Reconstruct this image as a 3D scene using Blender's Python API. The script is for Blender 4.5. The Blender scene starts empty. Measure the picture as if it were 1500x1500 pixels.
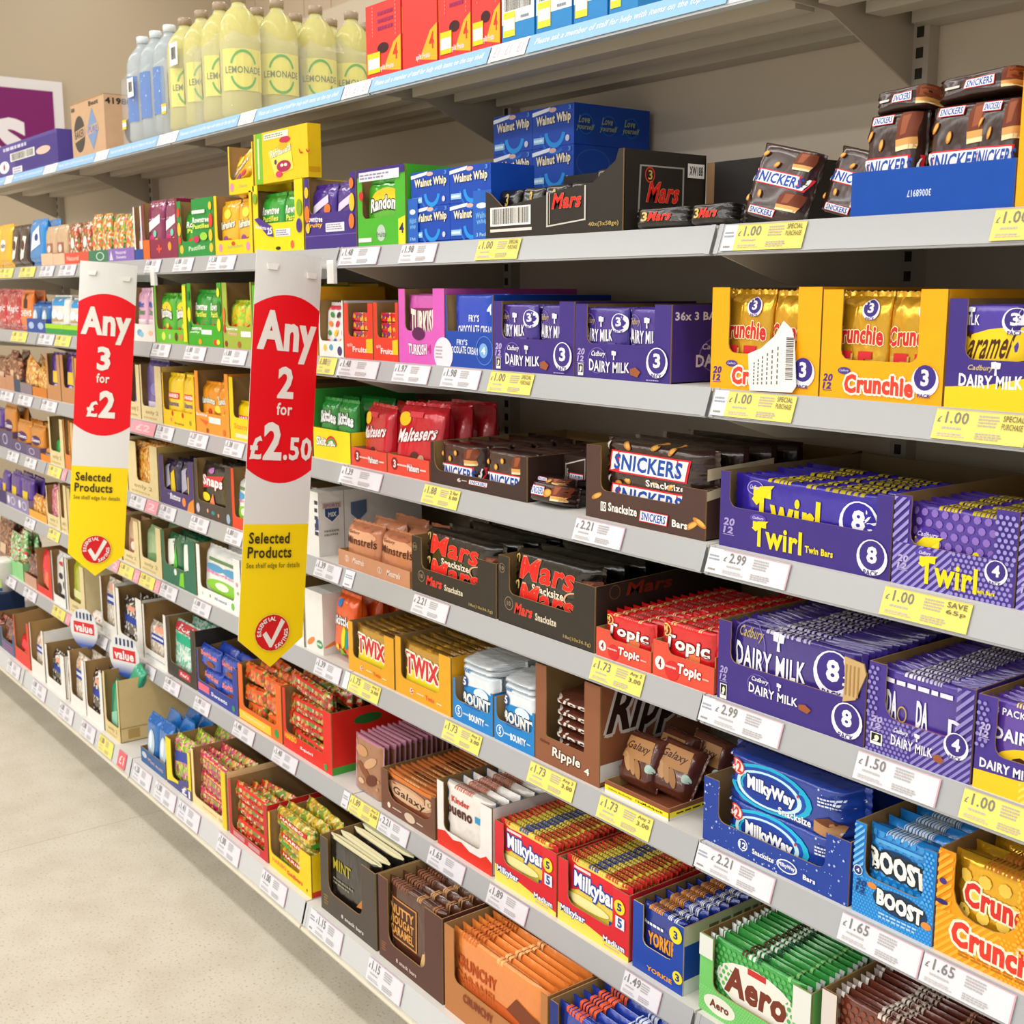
import bpy, bmesh, math, random, re
import numpy as np
from mathutils import Vector, Matrix
random.seed(7)
SC = bpy.context.scene
COL = SC.collection
# ------------------------------------------------------------------ camera
F_PX = 1795.0
PITCH = math.atan(319/F_PX)
HEAD = math.atan(1383.4*math.cos(PITCH)/F_PX)
CAM = np.array([1.147, -1.1976, 1.415])
FW = np.array([-math.cos(HEAD)*math.cos(PITCH), math.sin(HEAD)*math.cos(PITCH), -math.sin(PITCH)])
RT = np.array([math.sin(HEAD), math.cos(HEAD), 0.0])
UP = np.cross(RT, FW)
cd = bpy.data.cameras.new('camera'); cam = bpy.data.objects.new('camera', cd); COL.objects.link(cam)
m3 = Matrix((RT, UP, -FW)).transposed()
cam.matrix_world = Matrix.Translation(Vector(CAM)) @ m3.to_4x4()
cd.sensor_width = 36; cd.sensor_fit = 'HORIZONTAL'; cd.lens = 36*F_PX/1500; cd.clip_start = 0.02
SC.camera = cam
cd.dof.use_dof = True; cd.dof.focus_distance = 1.75; cd.dof.aperture_fstop = 13
# ------------------------------------------------------------------ world, lamps, exposure
W = bpy.data.worlds.new('world'); SC.world = W; W.use_nodes = True
W.node_tree.nodes['Background'].inputs[0].default_value = (1.0, 0.985, 0.965, 1)
W.node_tree.nodes['Background'].inputs[1].default_value = 0.55
def area(name, loc, sx, sy, power, rot=(0, 0, 0), col=(0.985, 0.995, 1.0)):
    l = bpy.data.lights.new(name, 'AREA'); l.shape = 'RECTANGLE'; l.size = sx; l.size_y = sy; l.energy = power; l.color = col
    o = bpy.data.objects.new(name, l); o.location = loc; o.rotation_euler = rot; COL.objects.link(o); return o
for y, p in ((-1.1, 100), (-3.6, 150), (-6.1, 190), (-8.6, 210)):
    area('ceiling_lamp', (-1.5, y, 4.1), 12.0, 0.35, p)
area('ceiling_lamp', (-1.5, 1.9, 4.1), 12.0, 0.35, 85)
vs = SC.view_settings
vs.view_transform = 'Standard'; vs.look = 'None'; vs.exposure = 0.40; vs.gamma = 1.0; vs.use_curve_mapping = False
SC.cycles.max_bounces = 6; SC.cycles.diffuse_bounces = 4; SC.cycles.transparent_max_bounces = 6
# ------------------------------------------------------------------ measuring helpers
ZR = [1.829, 1.504, 1.291, 1.077, .864, .645, .377, .170]
YF = [.100, .016, .018, .025, .018, .022, .025, -.090]
ORD = ['top', 'second', 'third', 'fourth', 'fifth', 'sixth', 'seventh', 'bottom']
def at(u, v, Y=None, X=None, Z=None):
    d = FW + RT*(u-750)/F_PX - UP*(v-750)/F_PX
    t = (Y-CAM[1])/d[1] if Y is not None else (X-CAM[0])/d[0] if X is not None else (Z-CAM[2])/d[2]
    return CAM + d*t
def XU(k, u, y=None, z=None):
    a = RT - FW*(u-750)/F_PX
    P = np.array([0, YF[k] if y is None else y, ZR[k] if z is None else z]) - CAM
    return float(-(P@a)/a[0])
def XY(k, u, X):                       # depth at which the line at X on shelf k meets column u
    a = RT - FW*(u-750)/F_PX
    P = np.array([X, 0, ZR[k]]) - CAM
    return float(-(P@a)/a[1])
def HT(k, u, v, y=None):
    y = YF[k] if y is None else y
    return float(at(u, v, Y=y)[2]) - ZR[k]
# ------------------------------------------------------------------ materials
MC = {}
def lin(h):
    if len(h) == 3: h = ''.join(c*2 for c in h)
    return tuple(((int(h[i:i+2], 16)/255+.055)/1.055)**2.4 if int(h[i:i+2], 16) > 10 else int(h[i:i+2], 16)/255/12.92 for i in (0, 2, 4)) + (1,)
def mat(spec):
    if spec in MC: return MC[spec]
    kind, _, h = spec.partition(':')
    m = bpy.data.materials.new(spec); m.use_nodes = True; nt = m.node_tree; b = nt.nodes['Principled BSDF']
    L = nt.links.new; N = nt.nodes.new
    tc = N('ShaderNodeTexCoord')
    def bump(scale, strength, dist=.002, detail=3, src='Object', stretch=None):
        n = N('ShaderNodeTexNoise'); n.inputs['Scale'].default_value = scale; n.inputs['Detail'].default_value = detail
        if stretch:
            mp = N('ShaderNodeMapping'); mp.inputs['Scale'].default_value = stretch; L(tc.outputs[src], mp.inputs[0]); L(mp.outputs[0], n.inputs[0])
        else: L(tc.outputs[src], n.inputs[0])
        bp = N('ShaderNodeBump'); bp.inputs['Strength'].default_value = strength; bp.inputs['Distance'].default_value = dist
        L(n.outputs[0], bp.inputs['Height']); L(bp.outputs[0], b.inputs['Normal'])
    I = b.inputs
    if kind in ('card', 'kraft'):
        c = lin(h); n = N('ShaderNodeTexNoise'); n.inputs['Scale'].default_value = 35; n.inputs['Detail'].default_value = 5; L(tc.outputs['Object'], n.inputs[0])
        r = N('ShaderNodeMix'); r.data_type = 'RGBA'; r.inputs[6].default_value = tuple(x*.9 for x in c[:3])+(1,); r.inputs[7].default_value = tuple(min(1, x*1.08) for x in c[:3])+(1,)
        L(n.outputs[0], r.inputs[0]); L(r.outputs[2], I['Base Color'])
        I['Roughness'].default_value = .42 if kind == 'card' else .8; I['Specular IOR Level'].default_value = .3
    elif kind in ('film', 'filmmix', 'foil'):
        hs = h.split(',')
        I['Base Color'].default_value = lin(hs[0])
        I['Roughness'].default_value = .21; I['Metallic'].default_value = .62 if kind == 'foil' else 0.05
        I['Coat Weight'].default_value = .5; I['Coat Roughness'].default_value = .1
        if kind == 'filmmix':
            v = N('ShaderNodeTexVoronoi'); v.inputs['Scale'].default_value = 125; L(tc.outputs['Object'], v.inputs['Vector'])
            s = N('ShaderNodeSeparateColor'); L(v.outputs['Color'], s.inputs[0])
            cr = N('ShaderNodeValToRGB'); cr.color_ramp.interpolation = 'CONSTANT'; e = cr.color_ramp.elements
            while len(e) < len(hs): e.new(.5)
            for i, q in enumerate(hs): e[i].position = i/len(hs); e[i].color = lin(q)
            L(s.outputs[0], cr.inputs[0]); L(cr.outputs[0], I['Base Color'])
        bump(38 if kind != 'foil' else 45, 1.0 if kind == 'filmmix' else .85, .006 if kind == 'filmmix' else .0045, 3, 'Object', (1, 1, .5))
    elif kind == 'ink':
        I['Base Color'].default_value = lin(h); I['Roughness'].default_value = .5; I['Specular IOR Level'].default_value = .3
    elif kind == 'goldink':
        I['Base Color'].default_value = lin(h); I['Roughness'].default_value = .35; I['Metallic'].default_value = .4
    elif kind == 'metal':
        I['Base Color'].default_value = lin(h); I['Roughness'].default_value = .45; bump(180, .06, .0005)
    elif kind == 'plastic':
        I['Base Color'].default_value = lin(h); I['Roughness'].default_value = .22; bump(6, .05, .002)
    elif kind == 'liquid':
        I['Base Color'].default_value = lin(h); I['Roughness'].default_value = .08; I['Transmission Weight'].default_value = .45; I['IOR'].default_value = 1.2
        bump(30, .2, .003)
    elif kind == 'clear':
        I['Base Color'].default_value = lin(h); I['Roughness'].default_value = .06; I['Alpha'].default_value = .16; I['Specular IOR Level'].default_value = .9
        bump(26, .9, .006, 4)
    elif kind == 'wall':
        I['Base Color'].default_value = lin(h); I['Roughness'].default_value = .6; bump(3, .05)
    elif kind == 'floor':
        I['Roughness'].default_value = .33
        c = lin(h)
        n = N('ShaderNodeTexNoise'); n.inputs['Scale'].default_value = 170; n.inputs['Detail'].default_value = 4; L(tc.outputs['Object'], n.inputs[0])
        cr = N('ShaderNodeValToRGB'); e = cr.color_ramp.elements
        e[0].position = .30; e[0].color = tuple(x*y for x, y in zip(c[:3], (.66, .56, .42)))+(1,); e[1].position = .42; e[1].color = c
        e2 = e.new(.66); e2.color = c; e3 = e.new(.74); e3.color = tuple(min(1, x*1.18) for x in c[:3])+(1,)
        n2 = N('ShaderNodeTexNoise'); n2.inputs['Scale'].default_value = 9; n2.inputs['Detail'].default_value = 6; L(tc.outputs['Object'], n2.inputs[0])
        mx = N('ShaderNodeMix'); mx.data_type = 'RGBA'; mx.blend_type = 'MULTIPLY'; mx.inputs[0].default_value = .35
        L(n.outputs[0], cr.inputs[0]); L(cr.outputs[0], mx.inputs[6])
        c2 = N('ShaderNodeValToRGB'); c2.color_ramp.elements[0].position = .3; c2.color_ramp.elements[0].color = (.72, .66, .58, 1); c2.color_ramp.elements[1].position = .6; c2.color_ramp.elements[1].color = (1, 1, 1, 1)
        L(n2.outputs[0], c2.inputs[0]); L(c2.outputs[0], mx.inputs[7]); L(mx.outputs[2], I['Base Color'])
    elif kind == 'grad':                       # printed two-colour fade (wobbler disc)
        a, bb = h.split(',')
        s = N('ShaderNodeSeparateXYZ'); L(tc.outputs['Object'], s.inputs[0]); mr = N('ShaderNodeMapRange'); mr.inputs[1].default_value = -.054; mr.inputs[2].default_value = -.02
        L(s.outputs[2], mr.inputs[0]); r = N('ShaderNodeMix'); r.data_type = 'RGBA'; r.inputs[6].default_value = lin(bb); r.inputs[7].default_value = lin(a)
        L(mr.outputs[0], r.inputs[0]); L(r.outputs[2], I['Base Color']); I['Roughness'].default_value = .35
    MC[spec] = m
    return m
# ------------------------------------------------------------------ mesh builder
class MB:
    def __init__(s): s.v = []; s.f = []; s.mi = []; s.ms = []
    def m(s, spec):
        if spec not in s.ms: s.ms.append(spec)
        return s.ms.index(spec)
    def add(s, vs_, fs, spec):
        o = len(s.v); s.v += [tuple(p) for p in vs_]; i = s.m(spec)
        for f in fs: s.f.append(tuple(o+j for j in f)); s.mi.append(i)
    def box(s, x0, x1, y0, y1, z0, z1, spec):
        s.add([(x, y, z) for x in (x0, x1) for y in (y0, y1) for z in (z0, z1)], [(0, 1, 3, 2), (4, 6, 7, 5), (0, 4, 5, 1), (2, 3, 7, 6), (0, 2, 6, 4), (1, 5, 7, 3)], spec)
    def prism(s, pts, ax, a, b, spec, spec2=None):          # polygon pts (two coordinates) extruded along axis ax
        def P(p, t): return (t, p[0], p[1]) if ax == 0 else (p[0], t, p[1]) if ax == 1 else (p[0], p[1], t)
        n = len(pts); vv = [P(p, a) for p in pts]+[P(p, b) for p in pts]
        s.add(vv, [tuple(range(n))], spec); s.add(vv, [tuple(range(2*n-1, n-1, -1))], spec2 or spec)
        s.add(vv, [(i, (i+1) % n, (i+1) % n+n, i+n) for i in range(n)], spec2 or spec)
    def lathe(s, prof, n, spec, c=(0, 0, 0)):
        vv = [(c[0]+r*math.cos(2*math.pi*i/n), c[1]+r*math.sin(2*math.pi*i/n), c[2]+z) for r, z in prof for i in range(n)]
        s.add(vv, [(j*n+i, j*n+(i+1) % n, (j+1)*n+(i+1) % n, (j+1)*n+i) for j in range(len(prof)-1) for i in range(n)], spec)
    def mesh(s, name, smooth=False):
        me = bpy.data.meshes.new(name); me.from_pydata(s.v, [], s.f)
        for x in s.ms: me.materials.append(mat(x))
        me.polygons.foreach_set('material_index', s.mi)
        if smooth: me.polygons.foreach_set('use_smooth', [True]*len(s.f))
        me.update(); return me
def link(name, me, parent=None, loc=(0, 0, 0), rot=(0, 0, 0), label=None, cat=None, group=None, kind=None):
    o = bpy.data.objects.new(name, me); COL.objects.link(o); o.location = loc; o.rotation_euler = rot
    if parent: o.parent = parent
    if label: o['label'] = label
    if cat: o['category'] = cat
    if group: o['group'] = group
    if kind: o['kind'] = kind
    return o
# ------------------------------------------------------------------ printed artwork
TC = {}
def glyphs(txt, bold, cut=False):
    bold = min(bold, .03); key = (txt, bold, cut)
    if key in TC: return TC[key]
    cu = bpy.data.curves.new('t', 'FONT'); cu.body = txt; cu.resolution_u = 2; cu.offset = bold; cu.space_character = 1.07
    ob = bpy.data.objects.new('t', cu); COL.objects.link(ob)
    bpy.context.view_layer.update()
    me = bpy.data.meshes.new_from_object(ob.evaluated_get(bpy.context.evaluated_depsgraph_get()))
    v = np.array([tuple(x.co)[:2] for x in me.vertices]) if len(me.vertices) else np.zeros((3, 2))
    f = [tuple(p.vertices) for p in me.polygons]
    if cut and f:
        bm = bmesh.new(); bm.from_mesh(me); mn, mx = v.min(0), v.max(0)
        nx_ = max(3, min(12, int(round((mx[0]-mn[0])/.45)))); pl = [((mn[0]+(mx[0]-mn[0])*i/nx_, 0, 0), (1, 0, 0)) for i in range(1, nx_)]+[((0, mn[1]+(mx[1]-mn[1])*i/3, 0), (0, 1, 0)) for i in (1, 2)]
        for co, no in pl: bmesh.ops.bisect_plane(bm, geom=bm.verts[:]+bm.edges[:]+bm.faces[:], plane_co=co, plane_no=no)
        v = np.array([tuple(x.co)[:2] for x in bm.verts]); bm.verts.index_update(); f = [tuple(q.index for q in x.verts) for x in bm.faces]; bm.free()
    bpy.data.objects.remove(ob); bpy.data.curves.remove(cu); bpy.data.meshes.remove(me)
    TC[key] = (v, f); return TC[key]
class Flat:
    """a printed face: P(x, z, off) with x, z in 0..1"""
    def __init__(s, o, ex, ez, w, h):
        s.o = np.array(o, float); s.ex = np.array(ex, float); s.ez = np.array(ez, float); s.n = np.cross(s.ex, s.ez); s.w = w; s.h = h
    def P(s, x, z, off): return s.o + s.ex*(x*s.w) + s.ez*(z*s.h) + s.n*off
def draw(mb, S, art, k0=0, step=.00012):
    k = [k0]; base_off = .0010 if getattr(S, 'curved', False) else .0002
    def put(pts, faces, col):
        k[0] += 1; off = base_off+step*k[0]
        mb.add([S.P(float(a), float(b), off) for a, b in pts], faces, ('' if ':' in col else 'ink:')+col)
    asp = S.h/S.w
    for e in art:
        t = e[0]
        if t == 't':
            _, txt, x0, z0, x1, z1, col = e[:7]; o = e[7] if len(e) > 7 else {}
            bo = o.get('b', .02)
            cut = getattr(S, 'curved', False); v, f = glyphs(txt, bo, cut)
            mn, mx = v.min(0), v.max(0); sp = np.maximum(mx-mn, 1e-6)
            def mp(v):
                q = (v-mn)/sp
                if 'arc' in o: q = np.c_[q[:, 0], q[:, 1]+o['arc']*(1-(2*q[:, 0]-1)**2)]
                if 'grow' in o: q = np.c_[q[:, 0], q[:, 1]*(1-o['grow']*q[:, 0])]
                x = x0+q[:, 0]*(x1-x0); z = z0+q[:, 1]*(z1-z0)+(q[:, 0]*o.get('rise', 0)*(z1-z0))
                x = x+o.get('sh', 0)*(q[:, 1]-.5)*(z1-z0)*asp
                if o.get('flip'): x = x0+x1-x; z = z0+z1-z
                return np.c_[x, z]
            base = mp(v); hm = (z1-z0)*S.h
            def multi(dist, nd, col_):
                P_ = []; F_ = []; k[0] += 1; off = base_off+step*k[0]
                for j in range(nd):
                    aa = 2*math.pi*(j+.5)/nd; d_ = np.array([dist*hm*math.cos(aa)/S.w, dist*hm*math.sin(aa)/S.h])
                    mb.add([S.P(float(a), float(b), off+.000004*j) for a, b in base+d_], f, 'ink:'+col_)
            if 'out' in o: multi(o.get('ow', .05)*.9+max(0, bo-.03), 7, o['out'])
            if bo > .035: multi((bo-.03)*.8, 4, col)
            put(base, f, col)
        elif t == 'r':
            _, x0, z0, x1, z1, col = e; n = 6; put([(x0+(x1-x0)*i/n, z) for z in (z0, (z0+z1)/2, z1) for i in range(n+1)], [(j*(n+1)+i, j*(n+1)+i+1, (j+1)*(n+1)+i+1, (j+1)*(n+1)+i) for j in range(2) for i in range(n)], col)
        elif t == 'p':
            if getattr(S, 'curved', False):
                bm = bmesh.new(); bm.faces.new([bm.verts.new((a, b, 0)) for a, b in e[1]]); xs = [a for a, b in e[1]]; zs_ = [b for a, b in e[1]]
                for i in range(1, 7): bmesh.ops.bisect_plane(bm, geom=bm.verts[:]+bm.edges[:]+bm.faces[:], plane_co=(min(xs)+(max(xs)-min(xs))*i/7, 0, 0), plane_no=(1, 0, 0))
                for i in range(1, 5): bmesh.ops.bisect_plane(bm, geom=bm.verts[:]+bm.edges[:]+bm.faces[:], plane_co=(0, min(zs_)+(max(zs_)-min(zs_))*i/5, 0), plane_no=(0, 1, 0))
                bm.verts.index_update(); put([(q.co.x, q.co.y) for q in bm.verts], [tuple(q.index for q in x.verts) for x in bm.faces], e[2]); bm.free()
            else: put(e[1], [tuple(range(len(e[1])))], e[2])
        elif t in 'ec':
            if t == 'e': _, cx, cz, rx, rz, col = e[:6]
            else: _, cx, cz, rz, col = e[:5]; rx = rz*asp
            n = 20; rot = e[-1] if (t == 'e' and len(e) > 6) else 0
            pts = [(cx, cz)]; rings = (.3, .65, 1) if getattr(S, 'curved', False) and rx > .08 else (1,)
            for q in rings:
                for i in range(n):
                    a = 2*math.pi*i/n; x = rx*q*math.cos(a); z = rz*q*math.sin(a)
                    pts.append((cx+x*math.cos(rot)-z*asp*math.sin(rot), cz+x/asp*math.sin(rot)+z*math.cos(rot)))
            put(pts, [(0, i+1, (i+1) % n+1) for i in range(n)]+[(j*n+i+1, (j+1)*n+i+1, (j+1)*n+(i+1) % n+1, j*n+(i+1) % n+1) for j in range(len(rings)-1) for i in range(n)], col)
        elif t == 'o':                         # ring: cx cz rx rz thickness
            _, cx, cz, rx, rz, th, col = e; n = 28
            pts = [(cx+rx*q*math.cos(2*math.pi*i/n), cz+rz*q*math.sin(2*math.pi*i/n)) for q in (1, 1-th) for i in range(n)]
            put(pts, [(i, (i+1) % n, (i+1) % n+n, i+n) for i in range(n)], col)
        elif t == 'co':
            _, cx, cz, rz, th, col = e; n = 28; rx = rz*asp
            pts = [(cx+rx*q*math.cos(2*math.pi*i/n), cz+rz*q*math.sin(2*math.pi*i/n)) for q in (1, 1-th) for i in range(n)]
            put(pts, [(i, (i+1) % n, (i+1) % n+n, i+n) for i in range(n)], col)
        elif t == 'arc':                       # cx cz r thickness a0 a1
            _, cx, cz, rz, th, a0, a1, col = e; n = 14; rx = rz*asp
            pts = [(cx+rx*q*math.cos(math.radians(a0+(a1-a0)*i/n)), cz+rz*q*math.sin(math.radians(a0+(a1-a0)*i/n))) for q in (1, 1-th) for i in range(n+1)]
            put(pts, [(i, i+1, i+n+2, i+n+1) for i in range(n)], col)
        elif t == 'bar':
            _, x0, z0, x1, z1 = e; put([(x0, z0), (x1, z0), (x1, z1), (x0, z1)], [(0, 1, 2, 3)], 'f4f2ec'); rr = random.Random(3); pts = []; fs = []; x = x0+(x1-x0)*.05
            while x < x1-(x1-x0)*.06:
                w = (x1-x0)*rr.choice((.008, .014, .022)); i = len(pts); pts += [(x, z0+(z1-z0)*.1), (x+w, z0+(z1-z0)*.1), (x+w, z1-(z1-z0)*.08), (x, z1-(z1-z0)*.08)]; fs.append((i, i+1, i+2, i+3)); x += w+(x1-x0)*rr.choice((.01, .016))
            put(pts, fs, '2a2622')
        elif t == 'dots':                      # x0 z0 x1 z1 r(frac h) col
            _, x0, z0, x1, z1, r, col = e; pts = []; fs = []; dz = r*2.9; dx = dz*asp; j = 0; z = z0+r
            while z < z1-r*.5:
                x = x0+r*asp+(dx/2 if j % 2 else 0)
                while x < x1-r*asp*.6:
                    i = len(pts); pts += [(x+r*asp*math.cos(a*math.pi/4), z+r*math.sin(a*math.pi/4)) for a in range(8)]; fs.append(tuple(range(i, i+8))); x += dx
                z += dz*.87; j += 1
            if fs: put(pts, fs, col)
        elif t == 'stripes':                   # diagonal stripes rising to the right; x0 z0 x1 z1 width(frac h) col
            _, x0, z0, x1, z1, w, col = e; fs = []; pts = []; H = z1-z0; c = x0-H*asp
            def clip(poly, f):
                out = []
                for i in range(len(poly)):
                    a, b = poly[i-1], poly[i]; fa, fb = f(a), f(b)
                    if (fa >= 0) != (fb >= 0): q = fa/(fa-fb); out.append((a[0]+(b[0]-a[0])*q, a[1]+(b[1]-a[1])*q))
                    if fb >= 0: out.append(b)
                return out
            while c < x1:
                po = [(c, z0), (c+w*asp, z0), (c+w*asp+H*asp, z1), (c+H*asp, z1)]
                po = clip(po, lambda p: p[0]-x0)
                if po: po = clip(po, lambda p: x1-p[0])
                if len(po) > 2: i = len(pts); pts += po; fs.append(tuple(range(i, i+len(po))))
                c += w*asp*2.1
            if fs: put(pts, fs, col)
        elif t == 'stars':
            _, x0, z0, x1, z1, n, r, col, seed = e; rr = random.Random(seed); pts = []; fs = []
            for _ in range(n):
                cx = rr.uniform(x0, x1); cz = rr.uniform(z0, z1); q = r*rr.choice((.5, .6, 1.25)); i = len(pts)
                pts += [(cx+q*asp*(1 if j % 2 == 0 else .45)*math.sin(j*math.pi/5), cz+q*(1 if j % 2 == 0 else .45)*math.cos(j*math.pi/5)) for j in range(10)]; fs.append(tuple(range(i, i+10)))
            put(pts, fs, col)
        elif t == 'lines':
            _, x0, z0, x1, z1, n, col = e; rr = random.Random(int(x0*977+z0*131)); pts = []; fs = []
            for j in range(n):
                zz = z1-(z1-z0)*(j+.5)/n; hh = (z1-z0)/n*.26; x = x0; xe = x1-(x1-x0)*rr.uniform(0, .25)
                while x < xe:
                    w = (x1-x0)*rr.uniform(.06, .16); w = min(w, xe-x+.0001); i = len(pts); pts += [(x, zz-hh), (x+w, zz-hh), (x+w, zz+hh), (x, zz+hh)]; fs.append((i, i+1, i+2, i+3)); x += w+(x1-x0)*.03
            put(pts, fs, col)
# ------- recurring wordmarks
def snk(x0, z0, x1, z1, g=.0):
    d = (x1-x0)*.04; q = (z1-z0)
    return [('p', [(x0, z0), (x1-d, z0), (x1, z1), (x0+d, z1)], 'e02433'), ('p', [(x0+d*.6, z0+q*.07), (x1-d*1.5, z0+q*.07), (x1-d*.6, z1-q*.07), (x0+d*1.5, z1-q*.07)], 'f6f4f2'),
            ('t', 'SNICKERS', x0+d*2.2, z0+q*.14, x1-d*2.2, z1-q*.14, '1c4da8', {'b': .03, 'sh': .12})]
def mars(x0, z0, x1, z1): return [('t', 'Mars', x0, z0, x1, z1, 'e0251b', {'b': .03, 'sh': .28, 'out': 'e0b890', 'ow': .012})]
def glasses(cx, z0, h, c='f4f2f8'):
    w = h*.34*RA
    return [('p', [(cx-w, z0+h*.5), (cx-w*.1, z0+h*.5), (cx+.0, z0+h), (cx-w*1.1, z0+h*.95)], c), ('p', [(cx, z0+h*.45), (cx+w, z0+h*.5), (cx+w*1.1, z0+h*.9), (cx+w*.05, z0+h*.95)], c), ('p', [(cx-w*.25, z0), (cx+w*.35, z0), (cx+w*.2, z0+h*.5), (cx-w*.15, z0+h*.5)], c)]
def dmilk(x0, z0, x1, z1, cad='f4f2f8', chunk=True):
    w = x1-x0; h = z1-z0
    a = [('o', x0+w*.2, z0+h*.55, w*.24, h*.6, .06, '7a68b8'), ('t', 'Cadbury', x0+w*.05, z0+h*.68, x0+w*.4, z0+h*1.0, cad, {'sh': .3, 'b': .015}),
         ('t', 'DAIRY MILK', x0, z0+h*.08, x1, z0+h*.62, 'f6f4fa', {'b': .02, 'arc': -.12, 'grow': .15})] + glasses(x0+w*.62, z0+h*.62, h*.42)
    return a + ([('p', [(x1+w*.03, z0), (x1+w*.2, z0-h*.1), (x1+w*.27, z0+h*.15), (x1+w*.15, z0+h*.35), (x1+w*.02, z0+h*.25)], '9a5630')] if chunk else [])
def pack_roundel(n, cx, cz, r, fg='f6f4fa', bg='3c2c80', word=True):
    return [('c', cx, cz, r, fg), ('c', cx, cz+r*.12, r*.82, bg), ('t', n, cx-r*.33*RA, cz-r*.32, cx+r*.33*RA, cz+r*.62, fg, {'b': .04})] + ([('t', 'PACK', cx-r*.5*RA, cz-r*1.02+.0, cx+r*.5*RA, cz-r*.7, bg, {'b': .02})] if word else [])
RA = 1.0
def games(x0, z0, x1, z1, c):
    w = x1-x0; h = z1-z0
    return [('t', '20', x0, z0+h*.55, x1, z1, c, {'b': .05, 'sh': .2}), ('t', '12', x0, z0+h*.1, x1-w*.1, z0+h*.5, c, {'b': .05, 'sh': .2}), ('r', x0, z0, x1, z0+h*.04, c)]
def fair(x0, z0, x1, z1):
    w = x1-x0; h = z1-z0
    return [('r', x0, z0, x1, z1, 'e8e6e0'), ('r', x0+w*.1, z0+h*.25, x1-w*.1, z1-h*.06, '15130f'), ('e', x0+w*.55, z0+h*.62, w*.2, h*.2, 'e8e6c0'), ('p', [(x0+w*.2, z0+h*.3), (x0+w*.6, z0+h*.3), (x0+w*.75, z0+h*.6), (x0+w*.5, z0+h*.55)], 'e8e6e0')]
def peanuts(pts, r):
    return [('e', x, z, r*.55, r*1.0, 'c9822f', a) for x, z, a in pts] + [('e', x+r*.08, z+r*.1, r*.35, r*.7, 'e6b055', a) for x, z, a in pts]
def half_bar(x0, z0, x1, z1):                  # bitten bar picture: chocolate over nougat
    w = x1-x0; h = z1-z0
    return [('p', [(x0+w*.25, z1), (x1, z1), (x1-w*.05, z0+h*.35), (x0, z0+h*.3), (x0+w*.05, z0+h*.75)], '70341c'), ('p', [(x0+w*.3, z1-h*.1), (x0+w*.7, z1-h*.06), (x0+w*.5, z0+h*.45), (x0+w*.2, z0+h*.4)], '97512f'),
            ('p', [(x0, z0+h*.3), (x1-w*.05, z0+h*.35), (x1-w*.1, z0+h*.05), (x0+w*.03, z0)], 'd9a05a'), ('p', [(x0+w*.02, z0+h*.12), (x1-w*.08, z0+h*.17), (x1-w*.1, z0+h*.05), (x0+w*.03, z0)], 'ecd9a8')]
# ------------------------------------------------------------------ pillow packs and bags
SPEC = {}
def spec(key, name, cat, desc, col, art=(), crimp='lr', top=(), ccol=None, t=.012, fat=None, kind='film', back=None, solid=False):
    SPEC[key] = dict(name=name, cat=cat, desc=desc, col=(col if ':' in col else kind+':'+col), art=(art if callable(art) else list(art)), crimp=crimp, top=list(top), ccol=ccol, t=t, fat=fat or (8 if (crimp == 'lr' and t < .04) else 4), back=back, solid=solid)
class Pillow:
    def __init__(s, w, h, t, crimp, fat, seed):
        s.w, s.h, s.t, s.crimp, s.fat = w, h, t, crimp, fat; s.curved = True; r = random.Random(seed); s.ph = [r.uniform(0, 6.28) for _ in range(6)]
    def T(s, x, z):
        a, b = (x, z) if s.crimp == 'lr' else (z, x)
        c = .045 if s.crimp == 'lr' else .055
        q = max(0, min(1, (min(a, 1-a)-c)/.17)); g = math.sqrt(q*(2-q))
        if s.crimp == 'tb': g *= 1.15-.42*a
        e = max(0, 1-abs(2*b-1)**s.fat)**(1/s.fat)
        return max(.0006, s.t/2*g*e)
    def P(s, x, z, off, side=-1):
        xx = min(max(x, 0), 1); zz = min(max(z, 0), 1)
        y = s.T(xx, zz); a = xx if s.crimp == 'lr' else zz; d = min(a, 1-a)
        rip = .09*s.t*math.sin((zz if s.crimp == 'lr' else xx)*23+s.ph[0])*max(0, 1-abs(d-.085)/.06) + .012*s.t*math.sin(xx*9+s.ph[1])*math.sin(zz*7+s.ph[2])
        y = y+off+(rip if 0 < xx < 1 and 0 < zz < 1 else 0)
        px_, pz = (x-.5)*s.w, z*s.h
        if s.crimp == 'tb': px_ *= 1-.10*max(0, z-.75)*(1 if z < 1 else 1)
        return (px_, side*y, pz)
PC = {}
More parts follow.
